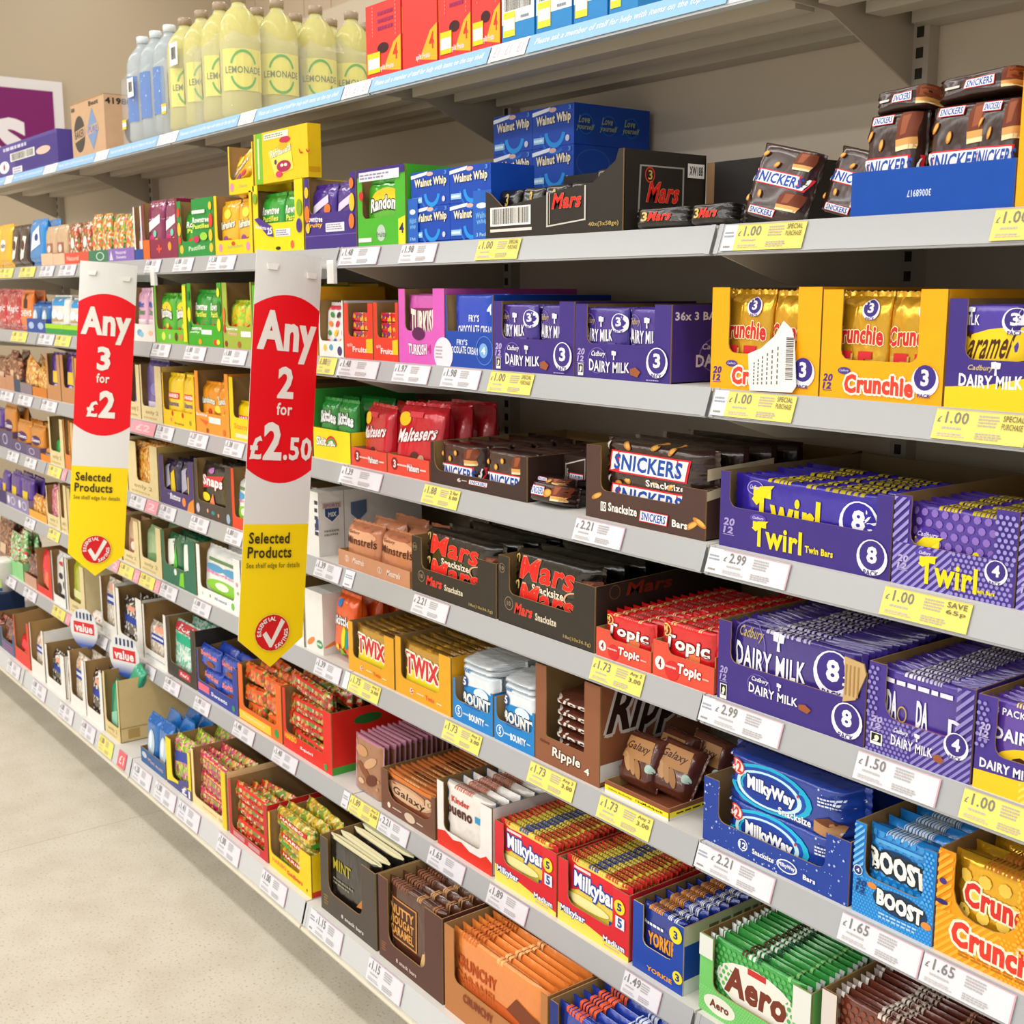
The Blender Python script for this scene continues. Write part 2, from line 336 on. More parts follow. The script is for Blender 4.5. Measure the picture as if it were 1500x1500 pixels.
def pillow_mesh(key, w, h, t, front=True):
    sp = SPEC[key]; kk = (key, round(w, 3), round(h, 3), round(t, 4), front)
    if kk in PC: return PC[kk]
    S = Pillow(w, h, t, sp['crimp'], sp['fat'], hash(key) % 97 if False else sum(map(ord, key)))
    mb = MB(); nx, nz = (24, 16) if front else (8, 6)
    def cs(v): return v
    if sp['crimp'] == 'lr': xs = [0, .045]+[.045+.91*(i/(nx-2))**1.0 for i in range(1, nx-2)]+[.955, 1]; zs = [.5-.5*math.cos(math.pi*j/nz) for j in range(nz+1)]
    else: zs = [0, .055]+[.055+.89*i/(nz-2) for i in range(1, nz-2)]+[.945, 1]; xs = [.5-.5*math.cos(math.pi*j/nx) for j in range(nx+1)]
    for side in (-1, 1):
        pts = []
        for j, z in enumerate(zs):
            for i, x in enumerate(xs):
                p = S.P(x, z, 0, side)
                if sp['crimp'] == 'lr' and i in (0, len(xs)-1) and j % 2: p = (p[0]*.985, p[1], p[2])
                if sp['crimp'] == 'tb' and j in (0, len(zs)-1) and i % 2: p = (p[0], p[1], p[2]+(-.002 if j else .002))
                pts.append(p)
        n = len(xs); body = []; cr = []
        for j in range(len(zs)-1):
            for i in range(n-1):
                q = (j*n+i, j*n+i+1, (j+1)*n+i+1, (j+1)*n+i)
                if side > 0: q = q[::-1]
                isc = (sp['crimp'] == 'lr' and i in (0, n-2)) or (sp['crimp'] == 'tb' and j in (0, len(zs)-2))
                (cr if isc else body).append(q)
        mb.add(pts, body, sp['back'] if (side > 0 and sp['back']) else sp['col']); mb.add(pts, cr, sp['ccol'] or sp['col'])
    nb = len(mb.f)
    if front: 
        global RA
        RA = h/w; art = sp['art']; art = art() if callable(art) else art
        draw(mb, S, art, step=.00011)
    if sp['top']:
        z = .93
        rt_ = random.Random(len(key)*7+int(w*1000)); solid = sp['solid']
        for x0, x1, c in sp['top']:
            x = x0
            while x < x1-.004:
                wd = (x1-x0) if solid or x1-x0 > .85 else rt_.uniform(.012, .035); xe = min(x+wd, x1); n = 8 if xe-x > .2 else 1
                g = [S.P(x+(xe-x)*i/n, zq, .0005, sd) for (zq, sd) in ((.993 if key == 'blacksn' else .955 if front else .9, -1), (.985, -1), (.999, -1), (.999, 1), ((.999 if key == 'blacksn' else .97), 1)) for i in range(n+1)]
                mb.add(g, [(j*(n+1)+i, j*(n+1)+i+1, (j+1)*(n+1)+i+1, (j+1)*(n+1)+i) for j in range(4) for i in range(n)], ('' if ':' in c else 'ink:')+c)
                x = xe+(0 if solid else rt_.uniform(.006, .02))
    me = mb.mesh(sp['name'], True); PC[kk] = me
    return me
NTH = 'front second third fourth fifth sixth seventh eighth ninth tenth eleventh twelfth thirteenth fourteenth fifteenth sixteenth seventeenth eighteenth nineteenth twentieth'.split()
USED = {}
def uniq(label):
    if label in USED: USED[label] += 1; print('DUP LABEL', label)
    USED[label] = 1
    return label
def place_pack(key, x, y, z, w, h, t, rot, label, group=None, front=True):
    sp = SPEC[key]
    return link(sp['name'], pillow_mesh(key, w, h, t, front), None, (x, y, z), rot, uniq(label), sp['cat'], group)
def fill(k, x0, x1, zb, key, nx, ny, h, where, y0=None, dy=None, lean=0, nz=1, t=None, jit=1.0, wf=.95, yaw=0, dz=None, turn=0):
    """packs standing in columns inside a tray between x0 and x1"""
    sp = SPEC[key]; y0 = YF[k]+.006 if y0 is None else y0
    cw = (x1-x0)/nx; t = t or sp['t']; dy = dy or t*1.05; rr = random.Random(int(x0*1000)+k)
    cols = {1: [''], 2: ['left', 'right'], 3: ['left', 'middle', 'right'], 4: ['far left', 'centre left', 'centre right', 'far right']}[nx]
    for lz in range(nz):
        for i in range(nx):
            for j in range(ny):
                x = x0+cw*(i+.5)+rr.uniform(-1, 1)*.0015*jit; y = y0+t*.55+dy*j
                z = zb+lz*(dz or h*1.0)+rr.uniform(0, 1)*.002*jit
                rot = (-(lean+rr.uniform(-.02, .02)*jit), rr.uniform(-.01, .01)*jit+turn, yaw+rr.uniform(-.015, .015)*jit)
                bits = [sp['desc']]
                if nx > 1: bits.append(cols[i])
                if ny > 1: bits.append(NTH[j] + (' back' if j else ''))
                if nz > 1: bits.append({0: 'lowest', nz-1: 'topmost'}.get(lz, f'{NTH[lz]} level' if lz else 'lowest'))
                tail = (' '+' '.join(bits[1:]) if len(bits) > 1 else '')+' in '+where; hd = bits[0].split()
                if len((bits[0]+tail).replace('-', ' ').split()) > 16: hd = re.split(r' with | lying |, ', bits[0])[0].split()
                while len((' '.join(hd)+tail).replace('-', ' ').split()) > 16 and len(hd) > 2: hd.pop(0)
                lab = ' '.join(hd)+tail
                while lab in USED: lab = 'another '+lab
                place_pack(key, x, y, z, cw*wf, h, t*.98, rot, lab, sp['desc']+' in '+where, front=(j == 0))
# ------------------------------------------------------------------ trays
TRAYS = []
def arc_pts(cx, cz, r, a0, a1, n=4): return [(cx+r*math.cos(math.radians(a0+(a1-a0)*i/n)), cz+r*math.sin(math.radians(a0+(a1-a0)*i/n))) for i in range(n+1)]
KR = 'kraft:a07f50'
def tray(k, u0, u1, vt, lip, col, d, art=(), art2=(), side=(), sL=.12, sR=.12, dep=.26, hb=None, hs=None, inner=KR, y=None, z=None, X=None, rim=None, hR=None, kinds='card', sidecol=None, low=False, name='display_tray', cat='tray', uniqlabel=None, rc=None):
    """open shelf carton; u0,u1 pixel columns of its front foot, vt pixel row of its left shoulder"""
    y = YF[k] if y is None else y; zb = ZR[k] if z is None else z
    x0, x1 = X if X else (XU(k, u0, y, zb), XU(k, u1, y, zb)); x0 += .0007; x1 -= .0007
    H = (float(at(u0, vt, Y=y)[2])-zb) if vt else hb; w = x1-x0; xm = (x0+x1)/2
    HL = lip*H; hR = H*(hR or 1); hb = H if hb is None else (hb*H if vt else hb); hs = hs if hs else 1
    C = (col if ':' in col else kinds+':'+col); T = .0018; C2 = C if sidecol is None else kinds+':'+sidecol
    mb = MB()
    mb.box(-w/2, w/2, 0, dep, 0, T, C)
    for sx in (-1, 1):
        hf = (H if sx < 0 else hR)
        xo = sx*w/2; xi = sx*(w/2-T)
        po = [(0.001, 0), (dep, 0), (dep, hb), (min(.02, dep*.1), hf*hs), (0.001, hf*hs)]
        # outer printed skin and inner brown skin
        n = 5
        vv = [(xo, a, b) for a, b in po]+[(xi, a, b) for a, b in po]
        mb.add(vv, [tuple(range(n))], C2); mb.add(vv, [tuple(range(2*n-1, n-1, -1))], inner); mb.add(vv, [(i, (i+1) % n, (i+1) % n+n, i+n) for i in range(n)], inner)
    mb.box(-w/2+T, w/2-T, dep-T, dep, 0, hb, inner)
    S = Flat((w/2, 0, 0), (0, 1, 0), (0, 0, 1), dep, H)
    global RA
    RA = S.h/S.w
    if side: draw(mb, S, side)
    tg = uniq(uniqlabel or (d+' on the '+ORD[k]+' shelf'))
    root = link(name, mb.mesh(name), None, (xm, y, zb), (0, 0, 0), tg, cat, 'display trays on the '+ORD[k]+' shelf')
    # front panel
    fb = MB(); L0 = -w/2; R0 = w/2; rr = random.Random(int(abs(u0)*7+k))
    rc = rc if rc is not None else min(.012, w*.1, max(.001, (H-HL)*.4))
    if lip >= .999: pts = [(L0, 0), (R0, 0), (R0, hR), (L0, H)]
    else:
        pts = [(L0, 0), (R0, 0), (R0, hR)]
        if sR > 0:
            xr = R0-sR*w; pts += [(xr, hR)]+[(xr+rr.uniform(-.0006, .0006), hR-(hR-HL-rc)*i/5) for i in range(1, 5)]+[(xr-rc+rc*math.cos(math.radians(a)), HL+rc-rc*math.sin(math.radians(a))) for a in (0, 30, 60, 90)]
        else: pts[-1] = (R0, HL)
        if sL > 0:
            xl = L0+sL*w; pts += [(xl+rc-rc*math.cos(math.radians(a)), HL+rc-rc*math.sin(math.radians(a))) for a in (90, 60, 30, 0)]+[(xl+rr.uniform(-.0006, .0006), HL+rc+(H-HL-rc)*i/5) for i in range(1, 5)]+[(xl, H)]+[(L0, H)]
        else: pts += [(L0, HL)]
    fb.prism(pts, 1, -.0018, 0, C, rim or inner)
    F1 = Flat((-w/2, -.0018, 0), (1, 0, 0), (0, 0, 1), w, HL); RA = HL/w
    a = art() if callable(art) else art
    if a: draw(fb, F1, a)
    F2 = Flat((-w/2, -.0018, 0), (1, 0, 0), (0, 0, 1), w, H); RA = H/w
    a = art2() if callable(art2) else art2
    if a: draw(fb, F2, a, 12)
    link('front_panel', fb.mesh('front_panel'), root)
    TRAYS.append((k, u0, u1, d))
    return (x0+.003, x1-.003, zb+.002, H, root)
def box(k, u0, u1, vt, col, d, art=(), side=(), dep=.2, y=None, z=None, name='carton', cat='box', X=None, rotz=0, H=None, topcol=None, sidecol=None):
    y = YF[k] if y is None else y; zb = ZR[k] if z is None else z
    x0, x1 = X if X else (XU(k, u0, y, zb), XU(k, u1, y, zb)); H = H or float(at(u0, vt, Y=y)[2])-zb; w = x1-x0
    mb = MB(); C = col if ':' in col else 'card:'+col
    b = .0012
    mb.add([(x*(w/2), y_, z_) for x in (-1, 1) for y_ in (0, dep) for z_ in (0, H)], [(0, 4, 5, 1), (2, 3, 7, 6), (0, 2, 6, 4)], C)
    mb.add([(x*(w/2), y_, z_) for x in (-1, 1) for y_ in (0, dep) for z_ in (0, H)], [(0, 1, 3, 2), (4, 6, 7, 5)], ('card:'+sidecol) if sidecol else C)
    mb.add([(x*(w/2), y_, z_) for x in (-1, 1) for y_ in (0, dep) for z_ in (0, H)], [(1, 5, 7, 3)], ('card:'+topcol) if topcol else C)
    global RA
    RA = H/w
    if art: draw(mb, Flat((-w/2, 0, 0), (1, 0, 0), (0, 0, 1), w, H), art() if callable(art) else art)
    RA = H/dep
    if side: draw(mb, Flat((w/2, 0, 0), (0, 1, 0), (0, 0, 1), dep, H), side)
    o = link(name, mb.mesh(name), None, ((x0+x1)/2, y, zb), (0, 0, rotz), uniq(d+' on the '+ORD[k]+' shelf'), cat)
    if not (X and u0 is None): TRAYS.append((k, u0, u1, d))
    return o
# ================================================================== the building
def structure():
    mb = MB(); mb.add([(-8, -12, 0), (4, -12, 0), (4, 3.1, 0), (-8, 3.1, 0)], [(0, 1, 2, 3)], 'floor:d4cdbd')
    fl = link('floor', mb.mesh('floor'), kind='structure')
    q = MB(); q.box(-2.004, -2.001, -6, .0, -.001, .0006, 'ink:cabfa8'); link('floor_seam', q.mesh('floor_seam'), fl)
    mb = MB(); mb.box(-8.1, -8, -12, 3.2, 0, 4.2, 'wall:bfb097'); link('wall_far', mb.mesh('wall_far'), kind='structure')
    mb = MB(); mb.box(-8, 4, 3.13, 3.2, 0, 4.2, 'wall:b9a58a'); ws = link('wall_side', mb.mesh('wall_side'), kind='structure')
    x = at(409, 30, Y=3.1)[0]; st = at(446, 30, Y=3.1)[0]-x; x -= st*8
    me = None
    while x < -1.0:
        if me is None: b = MB(); b.box(.004, st-.004, 0, .03, .0, 4.2, 'wall:cbb79c'); me = b.mesh('wall_panel')
        link('wall_panel', me, ws, (x, 3.1, 0)); x += st
    p, q2 = at(430, 32, Y=2.98), at(560, -6, Y=2.98)
    b = MB(); b.box(-7.9, -1, 2.98, 3.1, p[2]-.16, p[2], 'wall:cdbfa8'); link('wall_trunking', b.mesh('wall_trunking'), ws)
    mb = MB(); mb.box(-8, 4, -12, 3.2, 4.2, 4.25, 'wall:d8d0c4'); link('ceiling', mb.mesh('ceiling'), kind='structure')
    # sign on the far wall
    mb = MB(); mb.box(0, .04, 0, 1.55, 0, .72, 'plastic:e6e3e6')
    rt = link('wall_sign', mb.mesh('wall_sign'), None, (-7.99, .18, 2.163), label='magenta sign with white frame high on the far wall', cat='sign')
    b = MB(); b.box(.035, .045, .07, 1.48, .07, .65, 'ink:7d1a68')
    y0, z0 = at(-8, 236, X=-7.945)[1:]; y1, z1 = at(38, 174, X=-7.945)[1:]
    draw(b, Flat((.0455, 0, 0), (0, 1, 0), (0, 0, 1), 1.55, .72), [('t', 's', (y0-.18)/1.55, (z0-2.163)/.72, (y1-.18)/1.55, (z1-2.163)/.72, 'efeaf0', {'b': .03})])
    link('sign_face', b.mesh('sign_face'), rt)
structure()
# ================================================================== shelving bays
RY = [.085]+[0]*6+[-.117]          # foot of each price rail
RH = [.030]+[.036]*6+[.047]
def rail_face(k, x0, x1):
    z = ZR[k]-.001; h = RH[k]-.002; y = RY[k]; ez = np.array([0, .012, RH[k]]); L = np.linalg.norm(ez)
    return Flat((x0, y-.0017, ZR[k]-RH[k]+.0005), (1, 0, 0), ez/L, x1-x0, L-.001)
def bays():
    shelf_me = {}; 
    for b in range(-5, 2):
        lab = {1: 'white shelving bay nearest the camera, holding the caramel trays', 0: 'white shelving bay of purple trays right of the rail joints', -1: 'white shelving bay holding black and brown bar cartons', -2: 'white shelving bay behind the nearer hanging sign', -3: 'white shelving bay behind the farther hanging sign', -4: 'white shelving bay at the far end in view', -5: 'white shelving bay beyond the far end of view'}[b]
        if b < -4: continue
        root = bpy.data.objects.new('shelving_bay', None); COL.objects.link(root); root.location = (b, .2, 0); root['label'] = lab; root['category'] = 'shelving'
        def L(name, me, par=root): 
            o = link(name, me, par); 
            if par is root: o.location = (0, -.2, 0)
            return o
        if not shelf_me:
            m = MB(); m.box(.002, .998, .43, .436, .05, 1.84, 'metal:d6c8b2'); shelf_me['back'] = m.mesh('back_panel')
            m = MB(); m.box(.001, .03, .405, .43, .0, 1.84, 'metal:b5ab9c')
            for i in range(60): m.box(.009, .021, .4045, .405, .1+i*.029, .115+i*.029, 'ink:302a24')
            shelf_me['up'] = m.mesh('upright')
            m = MB(); m.box(.0, 1, -.03, -.02, 0, .11, 'metal:8a8070'); shelf_me['kick'] = m.mesh('kick_plate')
            for k in range(8):
                z = ZR[k]; y = RY[k]; h = RH[k]
                m = MB(); m.box(.002, .998, y+.012, .428, z-.004, z, 'metal:cfc9be' if k == 0 else 'metal:d8d4cc')
                m.box(.002, .998, y+.014, y+.03, z-h+.001, z-.004, 'metal:cfc6b6')
                shelf_me['s', k] = m.mesh('shelf')
                m = MB()
                for yy in ((.17, .21), (.27, .31), (.375, .425)) if k == 0 else ((.15, .18), (.30, .33)):
                    m2 = MB(); m2.box(.02, .98, yy[0], yy[1], z-(.032 if k == 0 else .022), z-.004, 'metal:bdb3a2'); shelf_me['r', k, yy[0]] = m2.mesh('underside_rib')
                m = MB(); C = 'plastic:c6c7c8' if k == 7 else 'plastic:a7a8aa' if k else 'plastic:c8ccd0'
                m.prism([(y+.012, z+.0005), (y, z-h), (y+.006, z-h-.002), (y+.016, z-.003)], 0, .0035, .9965, C)
                m.box(.0035, .9965, y+.001, y+.02, z-h-.003, z-h-.0005, C)
                if k == 7: m.prism([(y-.004, z-h-.003), (y-.006, z-h-.008), (y-.004, z-h-.013), (y+.006, z-h-.017), (y+.03, z-h-.017), (y+.03, z-h-.003)], 0, .003, .997, 'plastic:d8d0bc')
                for xx in (.0035, .9885): m.prism([(y+.0115, z+.0012), (y-.0012, z-h-.001), (y+.004, z-h-.002), (y+.015, z-.002)], 0, xx, xx+.008, C)
                shelf_me['rail', k] = m.mesh('price_rail')
                m = MB()
                if k == 0: m.prism([(.11, z-.03), (.214, z-.034), (.42, z-.12), (.42, z-.005), (.11, z-.005)], 0, .0005, .0035, 'metal:b3a998')
                elif k < 7: m.prism([(.012, z-.037), (.14, z-.075), (.42, z-.095), (.42, z-.005), (.012, z-.005)], 0, .0005, .0035, 'metal:c2b8a6')
                else: m.box(.001, .03, .05, .15, 0, .1, 'metal:c2b8a6')
                shelf_me['b', k] = m.mesh('bracket')
        L('back_panel', shelf_me['back']); L('upright', shelf_me['up']); L('kick_plate', shelf_me['kick'])
        for k in range(8):
            s = L('shelf', shelf_me['s', k])
            L('price_rail', shelf_me['rail', k], s); L('bracket', shelf_me['b', k], s)
            for key in shelf_me:
                if key[0] == 'r' and key[1] == k and k < 7: L('underside_rib', shelf_me[key], s)
bays()
def P3(o, n): return o
# blue notice strips in the top rail
def top_strips():
    me = {}
    segs = [(776, 1070), (545, 718), (376, 503), (262, 351), (160, 232), (85, 140), (20, 65), (-30, 8)]
    for i, (a, b) in enumerate(segs):
        x0, x1 = XU(0, a, RY[0]+.006, ZR[0]-.015), XU(0, b, RY[0]+.006, ZR[0]-.015)
        S = rail_face(0, x0, x1); m = MB(); m.add([S.P(x, z, o) for o in (.0, .0008) for x, z in ((0, 0), (1, 0), (1, 1), (0, 1))], [(4, 5, 6, 7), (0, 1, 5, 4), (3, 7, 6, 2)], 'ink:8fbbe3')
        draw(m, S, [('t', 'Please ask a member of staff for help with items on the top shelf', .04, .28, .96, .72, 'e8f1fa', {'b': .015, 'sh': .2})], 6)
        m.v = [(p[0]-x0, p[1], p[2]) for p in m.v]
        link('notice_strip', m.mesh('notice_strip'), None, (x0, 0, 0), label=uniq('pale blue notice strip clipped in the top rail, '+['nearest the camera', 'below the red cartons', 'below the lemonade bottles', 'below the clear water bottles', 'below the brown cardboard carton', 'below the yellow carton top', 'below the barcoded purple carton', 'farthest from the camera'][i]), cat='notice')
        if i:
            xb = XU(0, b, RY[0]+.006, ZR[0]-.015); xe = XU(0, segs[i-1][0], RY[0]+.006, ZR[0]-.015)
            S = rail_face(0, xb+.004, xe-.004); m = MB(); m.add([S.P(x, z, .0008) for x, z in ((0, 0), (1, 0), (1, 1), (0, 1))], [(0, 1, 2, 3)], 'ink:eae8ea')
            draw(m, S, [('t', '£1  £1  £1', .1, .2, .9, .8, 'd9b8bc', {'b': .01})], 7)
            m.v = [(p[0]-xb, p[1], p[2]) for p in m.v]
            link('price_insert', m.mesh('price_insert'), None, (xb, 0, 0), label=uniq('white insert with pale pink pound prices, '+['nearest the camera', 'beside the red cartons', 'under the lemonade bottles', 'under the water bottles', 'under the brown carton', 'under the yellow carton', 'under the purple carton', 'far end'][i]), cat='price insert')
top_strips()
TICK = []
def tickets():
    inks = {'w': 'dbd9df', 'y': 'ecdb6e', 'p': 'e79aa6', 'r': 'e4666c'}
    nm = {'w': 'white', 'y': 'yellow', 'p': 'pink', 'r': 'red'}
    for k, u0, u1, c, price, extra in TICK:
        uc = (u0+u1)/2
        zc = ZR[k]-RH[k]/2; yc = RY[k]+.006
        x0, x1 = XU(k, u0, yc, zc), XU(k, u1, yc, zc); w = x1-x0
        S = rail_face(k, 0, w); m = MB(); g = .06
        pts = [S.P(x, z, o) for o in (.0001, .0007) for x, z in ((0, .04), (1, .04), (1, .97), (0, .97))]
        m.add(pts, [(4, 5, 6, 7), (0, 1, 5, 4), (3, 7, 6, 2), (1, 2, 6, 5), (0, 4, 7, 3)], 'ink:'+inks[c])
        ink = '7d7a75'
        A = []
        if w > .04 and c in 'wy':
            if c == 'w' : A += [('r', 0, .94, 1, .965, 'd9a0aa'), ('r', .985, .04, 1, .97, 'd9a0aa')]
            if c == 'y' and w > .06: A += [('r', 0, .945, 1, .965, 'd8bc6a')]
            ew = .30 if extra else 0
            A += [('t', '£', .035, .56, .075, .74, ink, {'sh': .15})] if w > .06 else []
            A += [('t', price, .12, .54, .12+min(.34, .028/w), .90, ink, {'b': .015}),
                  ('lines', .1, .34, .36, .46, 1, 'bbb7b2'), ('lines', .48, .5, .72, .88, 4, 'b0aca8'), ('lines', .48, .12, .8, .34, 3, 'b0aca8'), ('lines', .06, .12, .4, .26, 2, 'c0bcb8')]
            if extra:
                for i, q in enumerate(extra): A += [('t', q, .74, .72-.24*i, .96, .9-.24*i, '6f6a4a', {'b': .015})]
        elif c in 'pr' and w > .02: A += [('t', price or '£1', .2, .25, .8, .75, 'f3c9ce' if c == 'p' else 'f6d5d5', {'b': .02})]
        elif w > .02: A += [('lines', .1, .5, .9, .75, 2, '9aa0ae'), ('lines', .2, .12, .8, .25, 1, '9a958c')]
        if A: draw(m, S, A, 6)
        near = [t for t in TRAYS if t[0] == k]
        uc = (u0+u1)/2
        d = min(near, key=lambda t: abs((t[1]+t[2])/2-uc))[3] if near else 'gap'
        base = f"{nm[c]} ticket under {d}"; lab = base; i = 0
        while lab in USED: i += 1; lab = ['narrow', 'smaller', 'far', 'spare', 'plain', 'second', 'third', 'fourth', 'fifth'][i-1]+' '+base
        USED[lab] = 1
        m.v = [(p[0], p[1], p[2]) for p in m.v]
        link('price_ticket', m.mesh('price_ticket'), None, (x0, 0, 0), label=lab, cat='price ticket', group='price tickets in the shelf rails')
# ================================================================== what stands on the shelves
FK = ('y0', 'dy', 'lean', 'nz', 't', 'jit', 'wf', 'yaw', 'dz', 'turn')
def TF(k, u0, u1, vt, lip, col, d, key=None, nx=1, ny=1, hf=.95, art=(), art2=(), **kw):
    fk = {q: kw.pop(q) for q in FK if q in kw}
    x0, x1, zb, H, r = tray(k, u0, u1, vt, lip, col, d, art, art2, **kw)
    if key: fill(k, x0, x1, zb, key, nx, ny, H*hf, d, **fk)
    return x0, x1, zb, H
# ---- printed packs
def s_(*a, **k): spec(*a, **k)
PU = '43318c'
s_('dm3', 'chocolate_multipack', 'chocolate', 'purple milk chocolate pack', '47358f', lambda: dmilk(.02, .5, .72, .86, 'b9a36a', False)+pack_roundel('3', .85, .78, .14, 'f4f2fa', '47358f')+[('r', .62, .42, .8, .5, '6b4fb0')], t=.02, ccol='film:3b2c80')
s_('crun3', 'honeycomb_bar_pack', 'chocolate', 'gold foil honeycomb bar pack', 'e3ac2a', lambda: [('t', 'Crunchie', .02, .48, .92, .66, 'd2252c', {'b': .05, 'out': 'f6e6b0', 'arc': .1}), ('r', .08, .06, .42, .4, 'cfa24a'), ('t', '5', .12, .1, .4, .42, 'd2252c', {'b': .06}), ('t', '5', .5, .1, .78, .42, 'd2252c', {'b': .06})]+pack_roundel('3', .68, .82, .10, 'f2eef6', '3c2c80'), kind='foil', t=.03, crimp='tb')
s_('cara3', 'caramel_bar_pack', 'chocolate', 'purple and yellow caramel bar pack', '4c37a0', lambda: [('p', [(0, .38), (1, .46), (1, .8), (.5, .76), (0, .66)], 'f6cf22'), ('t', 'Caramel', .05, .45, .86, .74, '4a2616', {'b': .02, 'sh': .3, 'rise': .1}), ('t', 'MILK', .1, .8, .35, .9, 'f4f2f8', {'b': .02})]+glasses(.22, .88, .1)+pack_roundel('3', .88, .84, .13, 'f4f2fa', '3c2c80'), t=.02)
s_('turk', 'chocolate_multipack', 'chocolate', 'pink flow-wrapped jelly bar pack', 'd05ab4', [('p', [(.02, .2), (.98, .2), (.98, .8), (.02, .8)], '7c2852'), ('t', 'TURKISH', .16, .40, .76, .80, 'f3e6d8', {'b': .04, 'grow': -.0, 'arc': -.1}), ('t', 'delight', .5, .24, .92, .34, 'e8c8a8', {'sh': .3}), ('r', .03, .14, .97, .17, 'e0cf9a')], t=.02)
s_('frys', 'chocolate_multipack', 'chocolate', 'royal blue cream bar pack', '0f45c2', [('t', "FRY'S", .42, .62, .66, .72, 'e8edf8', {'b': .02}), ('t', 'CHOCOLATE CREAM', .16, .42, .96, .56, 'eef2fb', {'b': .02, 'arc': .12}), ('t', '4', .84, .72, .94, .88, 'e8edf8', {'b': .03})], t=.02)
s_('rsplit', 'fruit_chew_pack', 'chocolate', 'red and yellow bar pack', 'filmmix:c8202a,e8b62a,7a2a70,d8302a', (), t=.014)
s_('jelly', 'sweet_bag', 'sweets', 'white bag printed with jelly beans', 'f0ecea', [('r', .1, .86, .9, .93, 'd8324a')]+[('e', .2+.3*(i % 3)+.05*(i//3), .25+.17*(i//3), .09, .05, c, i) for i, c in enumerate(('d8324a', '2f6fb8', 'e88a22', '3c8c46', 'f0c030', '803a8c', 'e88a22', 'd8324a', '2a8aa0', '3c8c46', '40343a', 'd8324a'))], t=.035, crimp='tb')
s_('rand', 'sweet_bag', 'sweets', 'lime green fruit gum bag', '4fb52c', [('e', .5, .66, .34, .16, 'f3d327'), ('t', 'Randoms', .14, .46, .84, .66, 'f6f6ee', {'b': .05, 'out': '20240f', 'ow': .09, 'arc': .25}), ('e', .3, .26, .1, .06, 'd83a2a'), ('e', .5, .22, .1, .06, 'f0a022'), ('e', .72, .27, .1, .06, 'b8202a'), ('e', .6, .34, .08, .05, 'e8d03a'), ('r', .05, .9, .95, .93, '2a9a1c')], t=.035, crimp='tb')
s_('greenbag', 'sweet_bag', 'sweets', 'green fruit pastille bag', '2fa035', [('t', 'Rowntree', .12, .62, .88, .76, 'f0f4ea', {'b': .03, 'sh': .2}), ('t', 'Pastilles', .15, .5, .85, .6, 'e3ee5a', {'b': .03}), ('e', .3, .32, .12, .07, 'e8402a'), ('e', .62, .3, .12, .08, 'c82a6a'), ('e', .48, .2, .11, .06, 'f0c030')], t=.035, crimp='tb')
s_('yelbag', 'sweet_bag', 'sweets', 'golden yellow fruit chew bag', 'f4b51c', [('t', 'Refreshers', .1, .45, .9, .6, 'f0f4e0', {'b': .04, 'out': '6a5a20', 'sh': .2, 'rise': .3}), ('e', .5, .74, .2, .09, 'f8dc4a'), ('e', .4, .25, .14, .09, '8a4a8a'), ('e', .65, .22, .12, .07, 'd8324a')], t=.035, crimp='tb')
s_('purbag', 'sweet_bag', 'sweets', 'deep violet sweet bag', '46288a', [('t', 'Fruity', .2, .3, .9, .48, 'f6c820', {'b': .05, 'out': '2a1450'}), ('p', [(.1, .52), (.8, .7), (.78, .82), (.15, .66)], 'd8cfe8'), ('e', .75, .6, .12, .08, 'e8782a')], t=.035, crimp='tb')
s_('marbag', 'sweet_bag', 'sweets', 'maroon striped liquorice bag', '8a2a5a', [('stripes', 0, .66, 1, .95, .05, 'e6c0d4'), ('p', [(.15, .45), (.85, .6), (.85, .75), (.15, .62)], 'efe2ea'), ('e', .35, .3, .2, .1, 'd02a7a'), ('e', .65, .25, .16, .09, 'f2d63a'), ('e', .55, .42, .1, .06, '7fc8b0')], t=.035, crimp='tb')
s_('fruitbag', 'sweet_bag', 'sweets', 'orange and green shaped gum bag', 'filmmix:e86a2a,3f7d3a,f0c048,e8553a,86b04a,e8e0c8', (), t=.03, crimp='tb')
s_('redfruit', 'sweet_bag', 'sweets', 'clear bag of red and green sweets', 'filmmix:b8281e,6c7a2a,d8652a,8c1e1a,e8d8c8', [('e', .5, .5, .16, .14, 'e8e6e6')], t=.035, crimp='tb')
s_('kraftbag', 'sweet_bag', 'sweets', 'pale brown paper sweet bag', 'd2b08c', [('r', .2, .2, .75, .55, 'a86a5a'), ('e', .45, .4, .16, .1, 'e6d8cc')], t=.03, crimp='tb')
s_('bluebag', 'sweet_bag', 'sweets', 'bright blue sweet bag', '1a8ad6', [('p', [(.2, .3), (.8, .45), (.7, .85), (.3, .7)], 'eef2f4'), ('e', .55, .6, .12, .08, '2a4a8a')], t=.04, crimp='tb')
s_('brownbag', 'sweet_bag', 'sweets', 'dark brown chocolate bag', '3a2620', [('p', [(.2, .15), (.6, .2), (.85, .7), (.5, .72)], 'ece4dc'), ('e', .5, .5, .18, .12, '5a3a30')], t=.035, crimp='tb')
s_('yellowbag', 'sweet_bag', 'sweets', 'plain yellow peanut bag', 'f6bc14', [('e', .4, .5, .25, .14, 'f4f0e4'), ('t', 'm&m', .2, .44, .6, .56, '5a3020', {'b': .03})], t=.035, crimp='tb')
s_('redbag', 'sweet_bag', 'sweets', 'glossy red chocolate ball bag', 'c81f2c', [('t', 'Maltesers', .08, .4, .92, .6, 'f6ecec', {'b': .03, 'sh': .3, 'rise': .5, 'out': '8c1218'}), ('c', .5, .22, .09, '5a2a1a'), ('c', .65, .2, .07, 'caa27a'), ('e', .2, .75, .14, .1, 'f0c820'), ('r', .3, .78, .6, .86, 'd8424a')], t=.05, crimp='tb')
